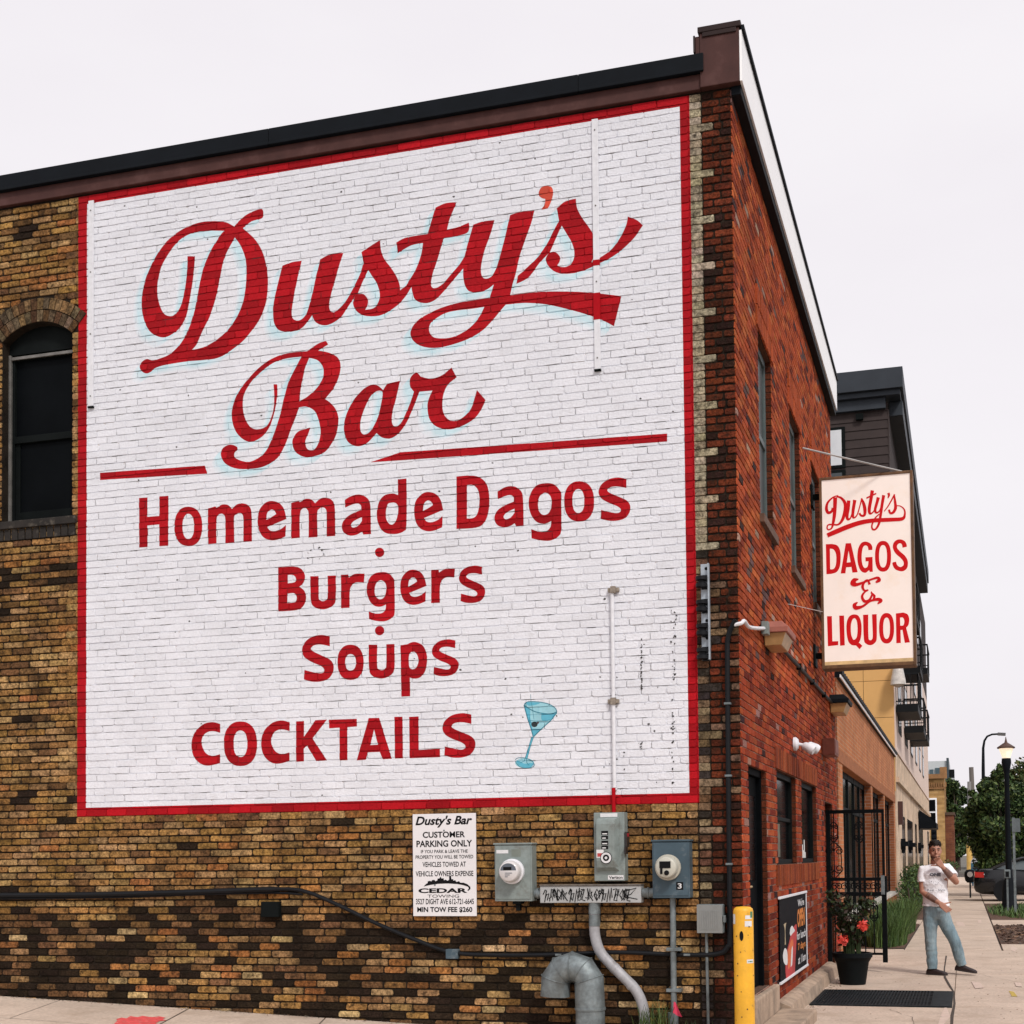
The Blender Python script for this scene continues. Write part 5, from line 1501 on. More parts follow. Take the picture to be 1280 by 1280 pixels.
m.face([(2.38, 13.3, G0 + .004), (4.75, 13.3, G0 + .004), (4.75, 19.7, G0 + .004), (2.38, 19.7, G0 + .004)]); m.face([(2.38, 22.3, G0 + .004), (4.75, 22.3, G0 + .004), (4.75, 33.2, G0 + .004), (2.38, 33.2, G0 + .004)])
tag(m.build('planting_soil', [M_soil]), kind='structure')
blade_clump('ornamental_grass', 'feathery green grass clump nearest the iron gate, between the wall and the pavement', 'grass clump', .40, 13.3, .38, 1.3, 2600, .35, .70, GR, wid=.006, lean=.7, group='grass clumps along the shop wall')
blade_clump('ornamental_grass', 'darker green grass clump in front of the clipped hedge by the pale shop wall', 'grass clump', .40, 17.3, .38, 2.2, 2600, .4, .80, GR, wid=.007, lean=.65, group='grass clumps along the shop wall')
blade_clump('verge_grass', 'short grass and weeds round the lamp post', 'grass', 3.5, 26.5, 1.1, 4.0, 2600, .05, .24, GR, wid=.012, lean=.8, kind='stuff')
blade_clump('wall_weed', 'spiky green weeds at the foot of the bent grey conduit', 'weed', wx(822, 1270).x, -.16, .16, .10, 150, .12, .42, [(.06, .09, .02), (.04, .07, .02)], z0=gz(-.7), wid=.005, lean=.55)
blade_clump('wall_weed', 'low dark weeds at the wall foot under the square junction box', 'weed', wx(868, 1285).x, -.16, .22, .10, 120, .06, .24, [(.05, .07, .02), (.03, .05, .02)], z0=gz(-.4), wid=.006, lean=.7)
def leaf_cloud(m, c, r, n, size, cols, squash=1., shell=.35, upbias=.3):
    for _ in range(n):
        a = random.uniform(0, 2 * pi); u = random.uniform(-1, 1); rr = random.random() ** shell
        s = math.sqrt(1 - u * u)
        p = Vector((c[0] + r[0] * rr * s * cos(a), c[1] + r[1] * rr * s * sin(a), c[2] + r[2] * rr * u))
        nrm = Vector((random.gauss(0, 1), random.gauss(0, 1), random.gauss(0, 1) + upbias)).normalized()
        t = nrm.orthogonal().normalized(); t = (Matrix.Rotation(random.uniform(0, 6.28), 3, nrm) @ t); b = nrm.cross(t)
        l = size * random.uniform(.6, 1.35); w_ = l * .5
        cc = vary(random.choice(cols), random, .3)
        m.face([p - t * l * .5, p + b * w_ * .5 - t * .05 * l, p + t * l * .5 + nrm * l * .1, p - b * w_ * .5 - t * .05 * l], 0, cc)
m = MB()
for _ in range(2600):
    x, y = random.uniform(2.42, 4.7), random.uniform(13.35, 19.65); s_ = random.uniform(.015, .05); a = random.uniform(0, 6.28); e = Vector((cos(a) * s_, sin(a) * s_, random.uniform(-.01, .01))); f = Vector((-sin(a), cos(a), random.uniform(-.5, .5))) * s_ * .4
    p = Vector((x, y, G0 + random.uniform(.012, .03))); m.face([p - e - f, p + e - f, p + e + f, p - e + f], 0, vary(random.choice([(.14, .07, .04), (.08, .04, .025), (.2, .12, .07), (.05, .03, .02)]), random, .3))
tag(m.build('bark_chips', [M_leaf], useattr=True), 'loose brown bark chips covering the bed beside the pavement', 'mulch', kind='stuff')
# clipped hedge along the second building
th = thing('hedge', 'dense clipped green hedge along the cream shopfront', 'hedge', (.42, 28.5, G0))
m = MB()
for i in range(30):
    y = 23.2 + 12 * random.random()
    leaf_cloud(m, (.42 + random.uniform(-.06, .06), y, .52 + random.uniform(-.08, .08)), (.36, .7, .62), 190, .085, [(.05, .10, .022), (.035, .07, .018), (.08, .13, .03), (.02, .045, .015)], shell=.3)
m.build('foliage', [M_leaf], th, useattr=True)
m = MB()
for i in range(14): m.tube([(.42 + random.uniform(-.1, .1), 23.3 + i * .9, G0), (.42 + random.uniform(-.15, .15), 23.3 + i * .9, .6)], .018, 6)
M_bark = mat('grey_brown_bark', (.07, .052, .04), .95, var=.4, vscale=10, bump=.6, bscale=25)
m.build('stem', [M_bark], th)
# ---- potted geranium
pc = Vector((.44, 5.6, G0))
th = thing('flower_pot', 'black plastic pot of dark leaves with two red flowers in front of the iron gate', 'flower pot', pc)
m = MB(); m.lathe(pc, [(.155, 0), (.16, .02), (.20, .27), (.235, .33), (.245, .335), (.245, .385), (.225, .39), (.215, .37), (.2, .33)], 28); m.build('pot', [mat('black_plastic_pot', (.007, .009, .010), .55, spec=.2, ior=1.25, var=.25, vscale=6, bump=.05)], th)
m = MB(); m.lathe(pc, [(.21, .34), (.01, .35)], 20); m.build('soil', [M_soil], th)
m = MB(); random.seed(12)
for _ in range(70):
    a = random.uniform(0, 6.28); l = random.uniform(.15, .75); tip = pc + Vector((cos(a) * l * .36, sin(a) * l * .35, .36 + l))
    m.tube([pc + Vector((cos(a) * .1, sin(a) * .1, .34)), (pc + tip) / 2 + Vector((0, 0, .22)), tip], .005, 5, 0, (.03, .05, .015))
    leaf_cloud(m, tip, (.10, .10, .10), 13, .075, [(.02, .036, .012), (.035, .055, .016), (.012, .02, .010), (.045, .025, .018)], shell=.5)
m.build('foliage', [M_leaf], th, useattr=True)
M_flow = mat('scarlet_petals', (.72, .06, .04), .6, var=.2, bump=0)
for fx, fz in ((1054, 1175), (1079, 1157)):
    c = hit(fx, fz, 1, 5.42); m = MB()
    for i in range(26):
        a = i * 2.4; rr = .012 * math.sqrt(i); p = c + Vector((rr * cos(a), -.02 + .3 * rr, rr * sin(a))); e1 = Vector((random.gauss(0, 1), random.gauss(0, .5), random.gauss(0, 1))).normalized() * .03; e2 = Vector((random.gauss(0, 1), random.gauss(0, .5), random.gauss(0, 1))).normalized() * .024
        m.face([p - e1, p + e2, p + e1, p - e2])
    m.build('flower', [M_flow], th)
# ---- iron gate standing open
GY = 7.3
th = thing('iron_gate', 'black wrought iron gate with scrollwork standing open across the pavement edge', 'gate', (.0, GY, G0))
M_iron = mat('black_iron', (.006, .007, .008), .6, .0, var=.3, vscale=12, bump=.1, spec=.15, ior=1.2)
def gt(px, py): return hit(px, py, 1, GY)
top, m1, m2, m3, m4, bot = gt(1070, 1012).z, gt(1070, 1097).z, gt(1070, 1101).z, gt(1070, 1115).z, gt(1070, 1120).z, gt(1107, 1203).z
gxl, gxr = gt(1034, 1110).x, gt(1107, 1150).x
m = MB(); t = .028
m.box(gxl, gxl + .055, GY - t, GY + t, bot - .02, top + .0); m.box(gxr - .045, gxr + .02, GY - t, GY + t, bot, m1 + .02); m.box(gxr - .03, gxr + .005, GY - t + .004, GY + t - .004, m1 + .021, top)
m.box(gxl + .056, gxr - .031, GY - t + .002, GY + t - .002, top - .05, top - .001)
m.box(gxl + .056, gxr - .046, GY - t + .002, GY + t - .002, m2, m1); m.box(gxl + .056, gxr - .046, GY - t + .002, GY + t - .002, m4, m3)
m.box(gxl + .056, gxr - .046, GY - t + .002, GY + t - .002, bot + .10, bot + .13)
m.build('frame', [M_iron], th, bevel=.003)
m = MB()
bx = [gt(p, 1150).x for p in (1044, 1058, 1067.5, 1081.5, 1092.5)]
for x in bx:
    m.box(x - .008, x + .008, GY - .008, GY + .008, m1, top - .051); m.box(x - .008, x + .008, GY - .008, GY + .008, bot + .131, m4 - .001)
m.build('bars', [M_iron], th)
def curl(m, cx, cz, r, s=1, turns=1.4, z=1):
    P = []
    for i in range(22):
        a = i / 21 * turns * 2 * pi; rr = r * (1 - .7 * i / 21)
        P.append((cx + s * rr * cos(a), GY, cz + z * rr * sin(a)))
    m.tube(P, .007, 5)
xs = gxl + .10
while xs < gxr - .09:
    m = MB(); curl(m, xs, (m2 + m3) / 2, .055); curl(m, xs + .06, (m2 + m3) / 2, .05, -1); xs += .13; m.build('scrollwork', [M_iron], th)
def motif(x, zc, s=1.):
    m = MB()
    for sg in (-1, 1):
        curl(m, x + sg * .065 * s, zc + .12 * s, .06 * s, -sg); curl(m, x + sg * .065 * s, zc - .12 * s, .065 * s, -sg, z=-1)
        m.tube([(x + sg * .01, GY, zc + .24 * s), (x + sg * .09 * s, GY, zc + .17 * s), (x + sg * .10 * s, GY, zc), (x + sg * .09 * s, GY, zc - .17 * s), (x + sg * .01, GY, zc - .25 * s)], .008, 5)
    m.build('scrollwork', [M_iron], th)
motif(bx[0], gt(1044, 1075).z); motif(bx[0], gt(1044, 1040).z, .55); motif(bx[3] - .06, gt(1070, 1040).z, .6); motif(bx[2], gt(1067, 1140).z, .5); motif(bx[4], gt(1090, 1140).z, .5)
m = MB(); m.box(gxr - .05, gxr + .0, GY - t - .008, GY - t - .001, gt(1105, 1118).z, gt(1105, 1094).z); m.build('lock_plate', [M_galv], th)
# ---- things on the far pavement
th = thing('post_lamp', 'black post lamp with a lit tapered lantern and small finial beside the pavement', 'street lamp', (3.1, 31.0, G0))
LP_ = Vector((hit(1259, 1000, 1, 27.0).x, 27.0, 0)); th.location = (LP_.x, LP_.y, G0); BASE[th.name] = Vector((LP_.x, LP_.y, G0))
zz = lambda py: hit(1259, py, 1, 27.0).z
m = MB(); m.lathe((LP_.x, LP_.y, 0), [(.24, G0), (.24, G0 + .12), (.20, G0 + .2), (.17, G0 + .75), (.11, G0 + .9), (.085, G0 + 1.1), (.075, 2.0), (.065, zz(968)), (.085, zz(964)), (.13, zz(953)), (.12, zz(948))], 18); m.build('post', [M_black], th)
m = MB(); m.lathe((LP_.x, LP_.y, 0), [(.10, zz(947.5)), (.19, zz(936)), (.16, zz(934.5))], 8, smooth=False)
m.build('lantern', [mat('lit_lantern_glass', (.85, .76, .62), .4, var=.1, bump=0, emit=(1, .78, .55), estr=.55)], th)
m = MB(); m.lathe((LP_.x, LP_.y, 0), [(.235, zz(935.5)), (.24, zz(934)), (.11, zz(930)), (.04, zz(928)), (.02, zz(924)), (.008, zz(921))], 16); m.build('cap', [mat('brown_lamp_cap', (.10, .05, .035), .5, .3)], th)
sp = hit(1269.5, 1142, 1, 24.3)
th = thing('sign_post', 'thin grey steel post carrying a sign seen from its edge beside the post lamp', 'sign post', (sp.x, 24.3, G0))
m = MB(); m.box(sp.x - .03, sp.x + .03, 24.28, 24.33, G0, hit(1268, 1022, 1, 24.3).z); m.build('post', [M_galv], th)
m = MB(); a = hit(1265, 1040, 1, 24.27); b = hit(1275, 1023, 1, 24.27)
m.box(a.x, b.x, 24.255, 24.275, a.z, b.z); m.build('plate', [mat('grey_sign_back', (.16, .19, .2), .5, .4)], th)
th = thing('parking_meter', 'grey pay box on a short post by the lamp base', 'parking meter', (hit(1258, 1110, 1, 25.4).x, 25.4, G0))
a = hit(1255, 1098, 1, 25.4); b = hit(1263, 1087, 1, 25.4)
m = MB(); m.box((a.x + b.x) / 2 - .025, (a.x + b.x) / 2 + .025, 25.38, 25.43, G0, a.z); m.build('post', [M_galv], th)
m = MB(); m.box(a.x, b.x, 25.34, 25.46, a.z, b.z); m.build('box', [M_galv], th, bevel=.02)
m = MB(); m.box(a.x + .04, b.x - .04, 25.333, 25.339, a.z + .04, b.z - .05); m.build('screen', [M_ink], th)
# small pink marker flag by the conduit
fp = wx(845, 1275, .12)
th = thing('marker_flag', 'small pink marker flag on a wire stuck at the wall foot by the steel conduit', 'flag', (fp.x, fp.y, gz(fp.x)))
m = MB(); t = wx(847, 1250, .12); m.tube([(fp.x, fp.y, gz(fp.x)), t], .003, 5); m.build('wire', [M_galv], th)
m = MB()
q = [wx(846, 1250, .122), wx(848.5, 1251, .13), wx(854, 1262, .15), wx(857, 1269, .14), wx(851, 1268, .12), wx(845, 1264, .122)]
m.face(q[:3] + q[4:]); m.face([q[2], q[3], q[4]]); m.build('flag', [mat('fluorescent_pink', (.75, .05, .12), .6, var=.1, bump=0)], th)
# ================================================================== PERSON (local frame: X right in the photo, -Y towards the camera, Z up from the sole)
PX = Vector((1.485, 7.05, G0))
pers = thing('person', 'man in white printed T-shirt and pale jeans walking, hand at his mouth', 'person', PX, rz=YAW * .6)
def skin_mat(name, c): return mat(name, c, rough=.55, var=.12, vscale=12, bump=.03)
M_tat = mat('tattooed_skin', (.20, .105, .08), .6, var=.5, vscale=30, bump=.03)
M_skin = mat('tanned_skin', (.42, .20, .135), .55, var=.15, vscale=10, bump=.03)
def remesh(mb, name, mats, parent, vox, smooth=2, sub=0):
    o = mb.build(name, mats, parent, local=True)
    r = o.modifiers.new('remesh', 'REMESH'); r.mode = 'VOXEL'; r.voxel_size = vox; r.use_smooth_shade = True
    if smooth:
        s = o.modifiers.new('smooth', 'SMOOTH'); s.factor = .5; s.iterations = smooth
    dg = bpy.context.evaluated_depsgraph_get(); dg.update()
    me = bpy.data.meshes.new_from_object(o.evaluated_get(dg))
    o.modifiers.clear(); o.data = me
    for p in me.polygons: p.use_smooth = True
    return o
def ell_loft(m, secs, n=20, mi=0):
    """secs: (x, y, z, rx, ry)"""
    m.grid([[(x + rx * cos(2 * pi * j / n), y + ry * sin(2 * pi * j / n), z) for j in range(n)] for x, y, z, rx, ry in secs], mi)
# joints
SHL, SHR = Vector((-.228, .0, 1.385)), Vector((.108, .02, 1.405))
ELL, WRL = Vector((-.235, -.02, 1.10)), Vector((-.035, -.20, .945))
ELR, WRR = Vector((.185, -.12, 1.225)), Vector((-.005, -.205, 1.43))
NK, HD = Vector((-.06, .0, 1.47)), Vector((-.062, -.035, 1.625))
def finger(m, base, d, lens, rads, bend, nrm):
    p = Vector(base); d = Vector(d).normalized(); nrm = Vector(nrm).normalized()
    P = [p]; 
    ax = d.cross(nrm).normalized()
    for l, b in zip(lens, bend):
        d = Matrix.Rotation(-b, 3, ax) @ d
        p = p + d * l; P.append(p)
    m.tube(P, rads + [rads[-1]] * (len(P) - len(rads)), 8)
    m.ball(P[-1], rads[-1], n=8, k=5)
def hand(m, wr, d, across, palm_n, curl):
    """palm from the wrist along d; across = towards the thumb side; palm_n = the side the fingers bend to"""
    wr, d, ac, pn = Vector(wr), Vector(d).normalized(), Vector(across).normalized(), Vector(palm_n).normalized()
    for s, k in ((-.027, 0), (-.009, 1), (.009, 2), (.027, 3)):
        m.tube([wr + ac * s * .6, wr + d * .045 + ac * s, wr + d * .092 + ac * s * 1.05], [.017, .0165, .0125], 10)
    L_ = [.062, .078, .084, .076]
    for i, s in enumerate((-.031, -.0105, .0105, .031)):
        finger(m, wr + d * .088 + ac * s, d + ac * s * 3.0, [L_[i] * .45, L_[i] * .32, L_[i] * .28], [.0095, .009, .0085, .0075], [curl * (.5 + .12 * (3 - i)), curl, curl * .7], pn)
    finger(m, wr + d * .03 + ac * .026, d * .6 + ac * .9 + pn * .25, [.042, .034, .026], [.0125, .011, .010, .0085], [-.1, .25, .2], pn)
random.seed(5)
m = MB()
# torso under the shirt, neck, head
ell_loft(m, [(-.065, .02, .86, .155, .10), (-.065, .01, 1.0, .145, .10), (-.065, .0, 1.2, .165, .11), (-.062, .0, 1.36, .175, .10), (-.06, .0, 1.43, .10, .075), (-.06, -.0, 1.47, .062, .062), (-.06, -.01, 1.53, .058, .06)])
ell_loft(m, [(-.062, -.05, 1.505, .030, .035), (-.062, -.045, 1.52, .046, .056), (-.062, -.04, 1.55, .060, .075), (-.062, -.034, 1.59, .069, .088), (-.062, -.03, 1.63, .074, .095), (-.062, -.028, 1.67, .075, .096), (-.062, -.024, 1.71, .069, .088), (-.062, -.018, 1.74, .052, .066), (-.062, -.015, 1.755, .025, .03)])
m.tube([(-.062, -.122, 1.655), (-.062, -.134, 1.628), (-.062, -.146, 1.606), (-.062, -.126, 1.598)], [.008, .011, .014, .010], 8)   # nose
m.tube([(-.10, -.115, 1.658), (-.062, -.124, 1.662), (-.024, -.115, 1.658)], .011, 8)                                            # brow
m.tube([(-.087, -.117, 1.563), (-.062, -.125, 1.565), (-.037, -.117, 1.563)], [.006, .010, .006], 8)                                # lips
m.ball((-.062, -.105, 1.523), .024, .022, .018)                                                                                   # chin
for sg in (-1, 1):
    m.ball((-.062 + sg * .077, -.015, 1.628), .011, .022, .032, 10, 7)
    m.ball((-.062 + sg * .042, -.092, 1.60), .022, .022, .022)
# arms
m.tube([SHL + Vector((.05, 0, .0)), SHL, SHL.lerp(ELL, .5), ELL, ELL.lerp(WRL, .35), ELL.lerp(WRL, .75), WRL], [.05, .055, .048, .042, .046, .034, .027], 14)
m.tube([SHR - Vector((.05, 0, .0)), SHR, SHR.lerp(ELR, .5), ELR, ELR.lerp(WRR, .35), ELR.lerp(WRR, .75), WRR], [.05, .055, .048, .043, .046, .034, .027], 14)
hand(m, WRL, (.70, -.2, -.68), (.68, .0, .70), (.0, .95, -.25), .3)
hand(m, WRR, (-.45, .06, .72), (-.82, .0, -.5), (.05, .97, .05), .7)
# ankles
m.tube([(-.13, .03, .40), (-.125, .02, .09)], [.05, .036], 12); m.tube([(.17, .0, .45), (.262, .02, .13)], [.05, .036], 12)
ell_loft(m, [(-.06, .02, .80, .13, .07), (-.06, .02, .92, .14, .085)])
m.tube([(-.135, .02, .80), (-.13, .03, .4)], [.065, .05], 12); m.tube([(.02, .02, .80), (.17, .0, .45)], [.065, .05], 12)
remesh(m, 'body', [M_skin], pers, .0062, 2)
m = MB()
for a_, b_, t0, t1 in ((ELL, WRL, .30, .80), (ELR, WRR, .40, .85)):
    m2_ = MB(); m2_.tube([a_.lerp(b_, t0), a_.lerp(b_, (t0 + t1) / 2), a_.lerp(b_, t1)], [.0465, .0425, .034], 14)
    m2_.build('tattoo', [M_tat], pers, local=True)
# hair
m = MB()
ell_loft(m, [(-.062, .012, 1.60, .066, .072), (-.062, .005, 1.64, .0795, .088), (-.062, -.006, 1.68, .0815, .098), (-.062, -.016, 1.72, .0795, .102), (-.062, -.022, 1.752, .066, .088), (-.062, -.02, 1.775, .042, .058), (-.062, -.018, 1.783, .012, .02)])
for i in range(70):
    a = random.uniform(0, 6.28); h = random.uniform(1.69, 1.77)
    r = .074 * math.sqrt(max(.05, 1 - ((h - 1.69) / .1) ** 2)); p = Vector((-.062 + r * cos(a), -.016 + r * 1.2 * sin(a), h))
    m.tube([p, p + Vector((random.uniform(-.02, .02), -.02, .012))], [.012, .004], 5)
o = remesh(m, 'hair', [mat('dark_brown_hair', (.012, .007, .005), .6, spec=.2, var=.4, vscale=40, bump=.3, bscale=120, stretch=(1, .3, 1))], pers, .006, 1)
# eyes, eyebrows, beard shade
m = MB()
for sg in (-1, 1): m.ball((-.062 + sg * .030, -.1165, 1.641), .0125, .008, .0065, 10, 6)
m.build('eye', [mat('dark_eye', (.03, .02, .018), .3, var=.1, bump=0)], pers, local=True)
m = MB()
for sg in (-1, 1): m.tube([(-.062 + sg * .012, -.130, 1.660), (-.062 + sg * .03, -.128, 1.667), (-.062 + sg * .052, -.112, 1.660)], [.005, .006, .004], 6)
m.build('eyebrow', [mat('dark_brow', (.022, .014, .01), .7, var=.1, bump=0)], pers, local=True)
m = MB()
ell_loft(m, [(-.062, -.05, 1.502, .030, .036), (-.062, -.045, 1.517, .048, .060), (-.062, -.041, 1.545, .061, .0775), (-.062, -.036, 1.572, .067, .083)])
remesh(m, 'beard_stubble', [mat('stubble', (.13, .065, .045), .8, var=.3, vscale=60, bump=.1)], pers, .006, 1)
# T-shirt
M_tee = mat('white_cotton_shirt', (.84, .83, .87), .85, var=.08, vscale=6, bump=.35, bscale=14)
m = MB()
def wr(z): return .006 * sin(z * 43) + .004 * sin(z * 71 + 1)
zs = [.905, .96, 1.02, 1.08, 1.14, 1.20, 1.26, 1.32, 1.37, 1.41, 1.44, 1.46]
rx_ = [.172, .167, .163, .163, .166, .171, .176, .180, .176, .150, .105, .078]
ry_ = [.135, .130, .127, .126, .127, .129, .13, .13, .122, .10, .085, .075]
secs = [(-.068 + .006 * sin(z * 9), .004, z, a + wr(z), b + wr(z + .3)) for z, a, b in zip(zs, rx_, ry_)]
ell_loft(m, secs, 28)
for S_, E_, k in ((SHL, ELL, .56), (SHR, ELR, .60)):
    t = S_.lerp(E_, k); inn = Vector((-.06, 0, 1.37)).lerp(S_, .45)
    m.tube([inn, S_ + Vector((0, 0, .0)), S_.lerp(E_, .3), t], [.082, .066, .066, .071], 16)
sh = remesh(m, 'shirt', [M_tee], pers, .007, 2)
tex = bpy.data.textures.new('folds', 'CLOUDS'); tex.noise_scale = .09
dm = sh.modifiers.new('folds', 'DISPLACE'); dm.texture = tex; dm.strength = .02; dm.mid_level = .5; dm.texture_coords = 'LOCAL'
m = MB()
def chest(x, z):                                     # point on the shirt front
    k = max(0, 1 - ((x + .068) / .185) ** 2)
    return Vector((x, .004 - .134 * math.sqrt(k) - .013, z))
def decal(s, x0, x1, z0, z1, bold=0.):
    tr, (a0, a1, b0, b1) = text_tris(s, bold)
    for t in tr: m.face([chest(x0 + (x - a0) / (a1 - a0) * (x1 - x0), z0 + (y - b0) / (b1 - b0) * (z1 - z0)) for x, y in t])
decal('ONE', -.155, -.01, 1.30, 1.345, .06)
decal('Real - Style', -.185, .045, 1.10, 1.135, .01)
for _ in range(60):
    x, z = random.uniform(-.16, .03), random.uniform(1.15, 1.28); s_ = random.uniform(.003, .008)
    m.face([chest(x, z), chest(x + s_, z), chest(x + s_ * .7, z + s_), chest(x, z + s_)])
m.build('shirt_print', [mat('dark_print', (.07, .07, .09), .8, var=.3, bump=0)], pers, local=True)
# jeans
M_jean = mat('pale_washed_denim', (.18, .265, .31), .9, var=.35, vscale=5, bump=.6, bscale=16, fine=.14, fscale=60, stain=(.40, .47, .49), stain_amt=.5, stain_scale=4, stain_pos=.52, stretch=(2.2, 1, .7))
m = MB()
ell_loft(m, [(-.062, .015, .955, .158, .115), (-.062, .015, .90, .166, .122), (-.058, .02, .83, .172, .125), (-.055, .02, .77, .165, .115), (-.05, .02, .73, .12, .09)], 24)
def leg(P, R):
    pts, rad = [], []
    for i in range(len(P) - 1):
        for k in range(6):
            t = k / 6
            pts.append(Vector(cat_rom(P[max(i - 1, 0)], P[i], P[i + 1], P[min(i + 2, len(P) - 1)], t)))
            rad.append(R[i] + (R[i + 1] - R[i]) * t + random.uniform(-.0035, .0035))
    pts.append(Vector(P[-1])); rad.append(R[-1]); m.tube(pts, rad, 18)
leg([(-.13, .02, .86), (-.135, .02, .68), (-.135, .02, .44), (-.125, .03, .25), (-.122, .02, .075)], [.10, .094, .076, .074, .066])
leg([(.01, .02, .86), (.06, .01, .68), (.165, -.01, .45), (.215, .0, .28), (.258, .02, .125)], [.10, .094, .074, .072, .064])
je = remesh(m, 'jeans', [M_jean], pers, .008, 2)
dm = je.modifiers.new('folds', 'DISPLACE'); dm.texture = tex; dm.strength = .012; dm.mid_level = .5; dm.texture_coords = 'LOCAL'
m = MB(); m.tube([(-.062 + .165 * cos(t), .015 - .1235 * sin(t) * 1.0, .938) for t in [2 * pi * k / 28 for k in range(28)]], .012, 6, closed=True)
m.build('belt', [mat('dark_belt', (.03, .03, .035), .6, bump=0)], pers, local=True)
# shoes
M_shoe = mat('dark_maroon_shoe', (.02, .009, .009), .6, var=.3, vscale=20, bump=.1); M_sole = mat('dark_sole', (.03, .022, .02), .8)
def shoe(an, toe_dir, tilt, name='shoe'):
    d = Vector((toe_dir[0], toe_dir[1], 0)).normalized(); sd = Vector((-d.y, d.x, 0))
    def T(l, s, h):
        p = Vector((0, 0, 0)) + d * l + sd * s; z = h
        zz = z * cos(tilt) + (l + .06) * sin(tilt); ll = (l + .06) * cos(tilt) - z * sin(tilt) - .06
        return Vector((an[0], an[1], an[2])) + d * ll + sd * s + Vector((0, 0, zz))
    m = MB()
    st = [(-.075, .028, .055), (-.06, .036, .085), (-.01, .038, .095), (.05, .042, .082), (.10, .047, .066), (.15, .046, .055), (.19, .036, .044), (.212, .016, .030)]
    m.grid([[T(l, w_ * cos(a), .012 + (h - .012) * (.5 + .5 * sin(a)) if sin(a) > -.2 else .012) for a in [2 * pi * k / 14 for k in range(14)]] for l, w_, h in st])
    s_ = m.build(name, [M_shoe], pers, local=True, smooth_angle=60)
    m = MB(); m.grid([[T(l, w_ * 1.06 * c, z) for c, z in ((-1, 0), (1, 0), (1, .016), (-1, .016))] for l, w_, h in st], smooth=False)
    m.build('sole', [M_sole], s_, local=True)
shoe((-.125, .02, .0), (.85, -.55), 0.0); shoe((.245, .02, .055), (.9, -.42), -.12)
# ================================================================== SECOND BUILDING (low orange brick shop)
def brick_shader(name, c1, c2, mor, axis='yz', bw=.222, bh=.0677, rough=.9, bump=.4):
    m = bpy.data.materials.new(name); m.use_nodes = True
    nt = m.node_tree; L = nt.links.new; b = nt.nodes['Principled BSDF']
    g = nt.nodes.new('ShaderNodeNewGeometry'); sx = nt.nodes.new('ShaderNodeSeparateXYZ'); cx = nt.nodes.new('ShaderNodeCombineXYZ')
    L(g.outputs['Position'], sx.inputs[0]); L(sx.outputs['Y' if axis == 'yz' else 'X'], cx.inputs[0]); L(sx.outputs['Z'], cx.inputs[1])
    t = nt.nodes.new('ShaderNodeTexBrick'); L(cx.outputs[0], t.inputs['Vector'])
    t.inputs['Scale'].default_value = 1; t.inputs['Brick Width'].default_value = bw; t.inputs['Row Height'].default_value = bh; t.inputs['Mortar Size'].default_value = .005
    t.inputs['Color1'].default_value = (*c1, 1); t.inputs['Color2'].default_value = (*c2, 1); t.inputs['Mortar'].default_value = (*mor, 1)
    n = nt.nodes.new('ShaderNodeTexNoise'); n.inputs['Scale'].default_value = 1.3; n.inputs['Detail'].default_value = 6; L(g.outputs['Position'], n.inputs['Vector'])
    r = _ramp(nt, [(.3, (.72,) * 3), (.7, (1.15,) * 3)]); L(n.outputs['Fac'], r.inputs['Fac'])
    mm = nt.nodes.new('ShaderNodeMix'); mm.data_type = 'RGBA'; mm.blend_type = 'MULTIPLY'; mm.inputs['Factor'].default_value = 1
    L(t.outputs['Color'], mm.inputs[6]); L(r.outputs['Color'], mm.inputs[7]); L(mm.outputs[2], b.inputs['Base Color'])
    b.inputs['Roughness'].default_value = rough; b.inputs['Specular IOR Level'].default_value = .2
    bp = nt.nodes.new('ShaderNodeBump'); bp.inputs['Strength'].default_value = bump; bp.inputs['Distance'].default_value = .01; bp.invert = True
    L(t.outputs['Fac'], bp.inputs['Height']); L(bp.outputs['Normal'], b.inputs['Normal'])
    return m
def fy(px, py=950): return FP(px, py).y
low = thing('low_brick_shop', 'single storey orange brick shop with deep dark windows between the bar and the tall block', 'building', (0, 9.2, G0))
LY0, LY1, LZ = 9.02, 26.2, 4.13
OW = [(fy(1053, 960), fy(1088.7, 1000)), (fy(1091, 1000), fy(1105, 1020)), (fy(1106.3, 1020), 25.4)]
M_lb = brick_shader('orange_face_brick', (.52, .19, .07), (.42, .13, .045), (.42, .30, .2))
M_lb2 = brick_shader('shaded_orange_brick', (.30, .10, .04), (.20, .06, .025), (.30, .22, .17), 'xz')  # darker copy of the face brick, jamb shade put into its colour
WZ0, WZ1 = .42, 2.87
m = MB()
ys = [LY0] + [v for o in OW for v in o] + [LY1]
for a, b in zip(ys[::2], ys[1::2]): m.box(-.5, 0, a, b, -.4, WZ1, skip='fk')
m.box(-.5, .0, LY0, LY1, WZ1, LZ, skip='fk')
for a, b in OW: m.box(-.5, -.0, a, b, -.4, WZ0, skip='fk')
m.build('wall', [M_lb], low)
for a, b in OW:
    m = MB()
    m.face([(-.499, b + .001, WZ0), (-.001, b + .001, WZ0), (-.001, b + .001, WZ1), (-.499, b + .001, WZ1)]); m.build('jamb', [M_lb2], low); m = MB(); m.face([(-.499, a - .001, WZ0), (-.001, a - .001, WZ0), (-.001, a - .001, WZ1), (-.499, a - .001, WZ1)]); m.build('jamb', [M_lb2], low)
m = MB(); m.face([(-6, LY0, -.4), (0, LY0, -.4), (0, LY0, LZ), (-6, LY0, LZ)]); m.build('side_wall', [M_lb2], low); m = MB(); m.face([(-6, LY1, -.4), (0, LY1, -.4), (0, LY1, LZ), (-6, LY1, LZ)])
m.build('side_wall', [M_lb2], low)
m = MB(); n = int((LY1 - LY0) / .0677)
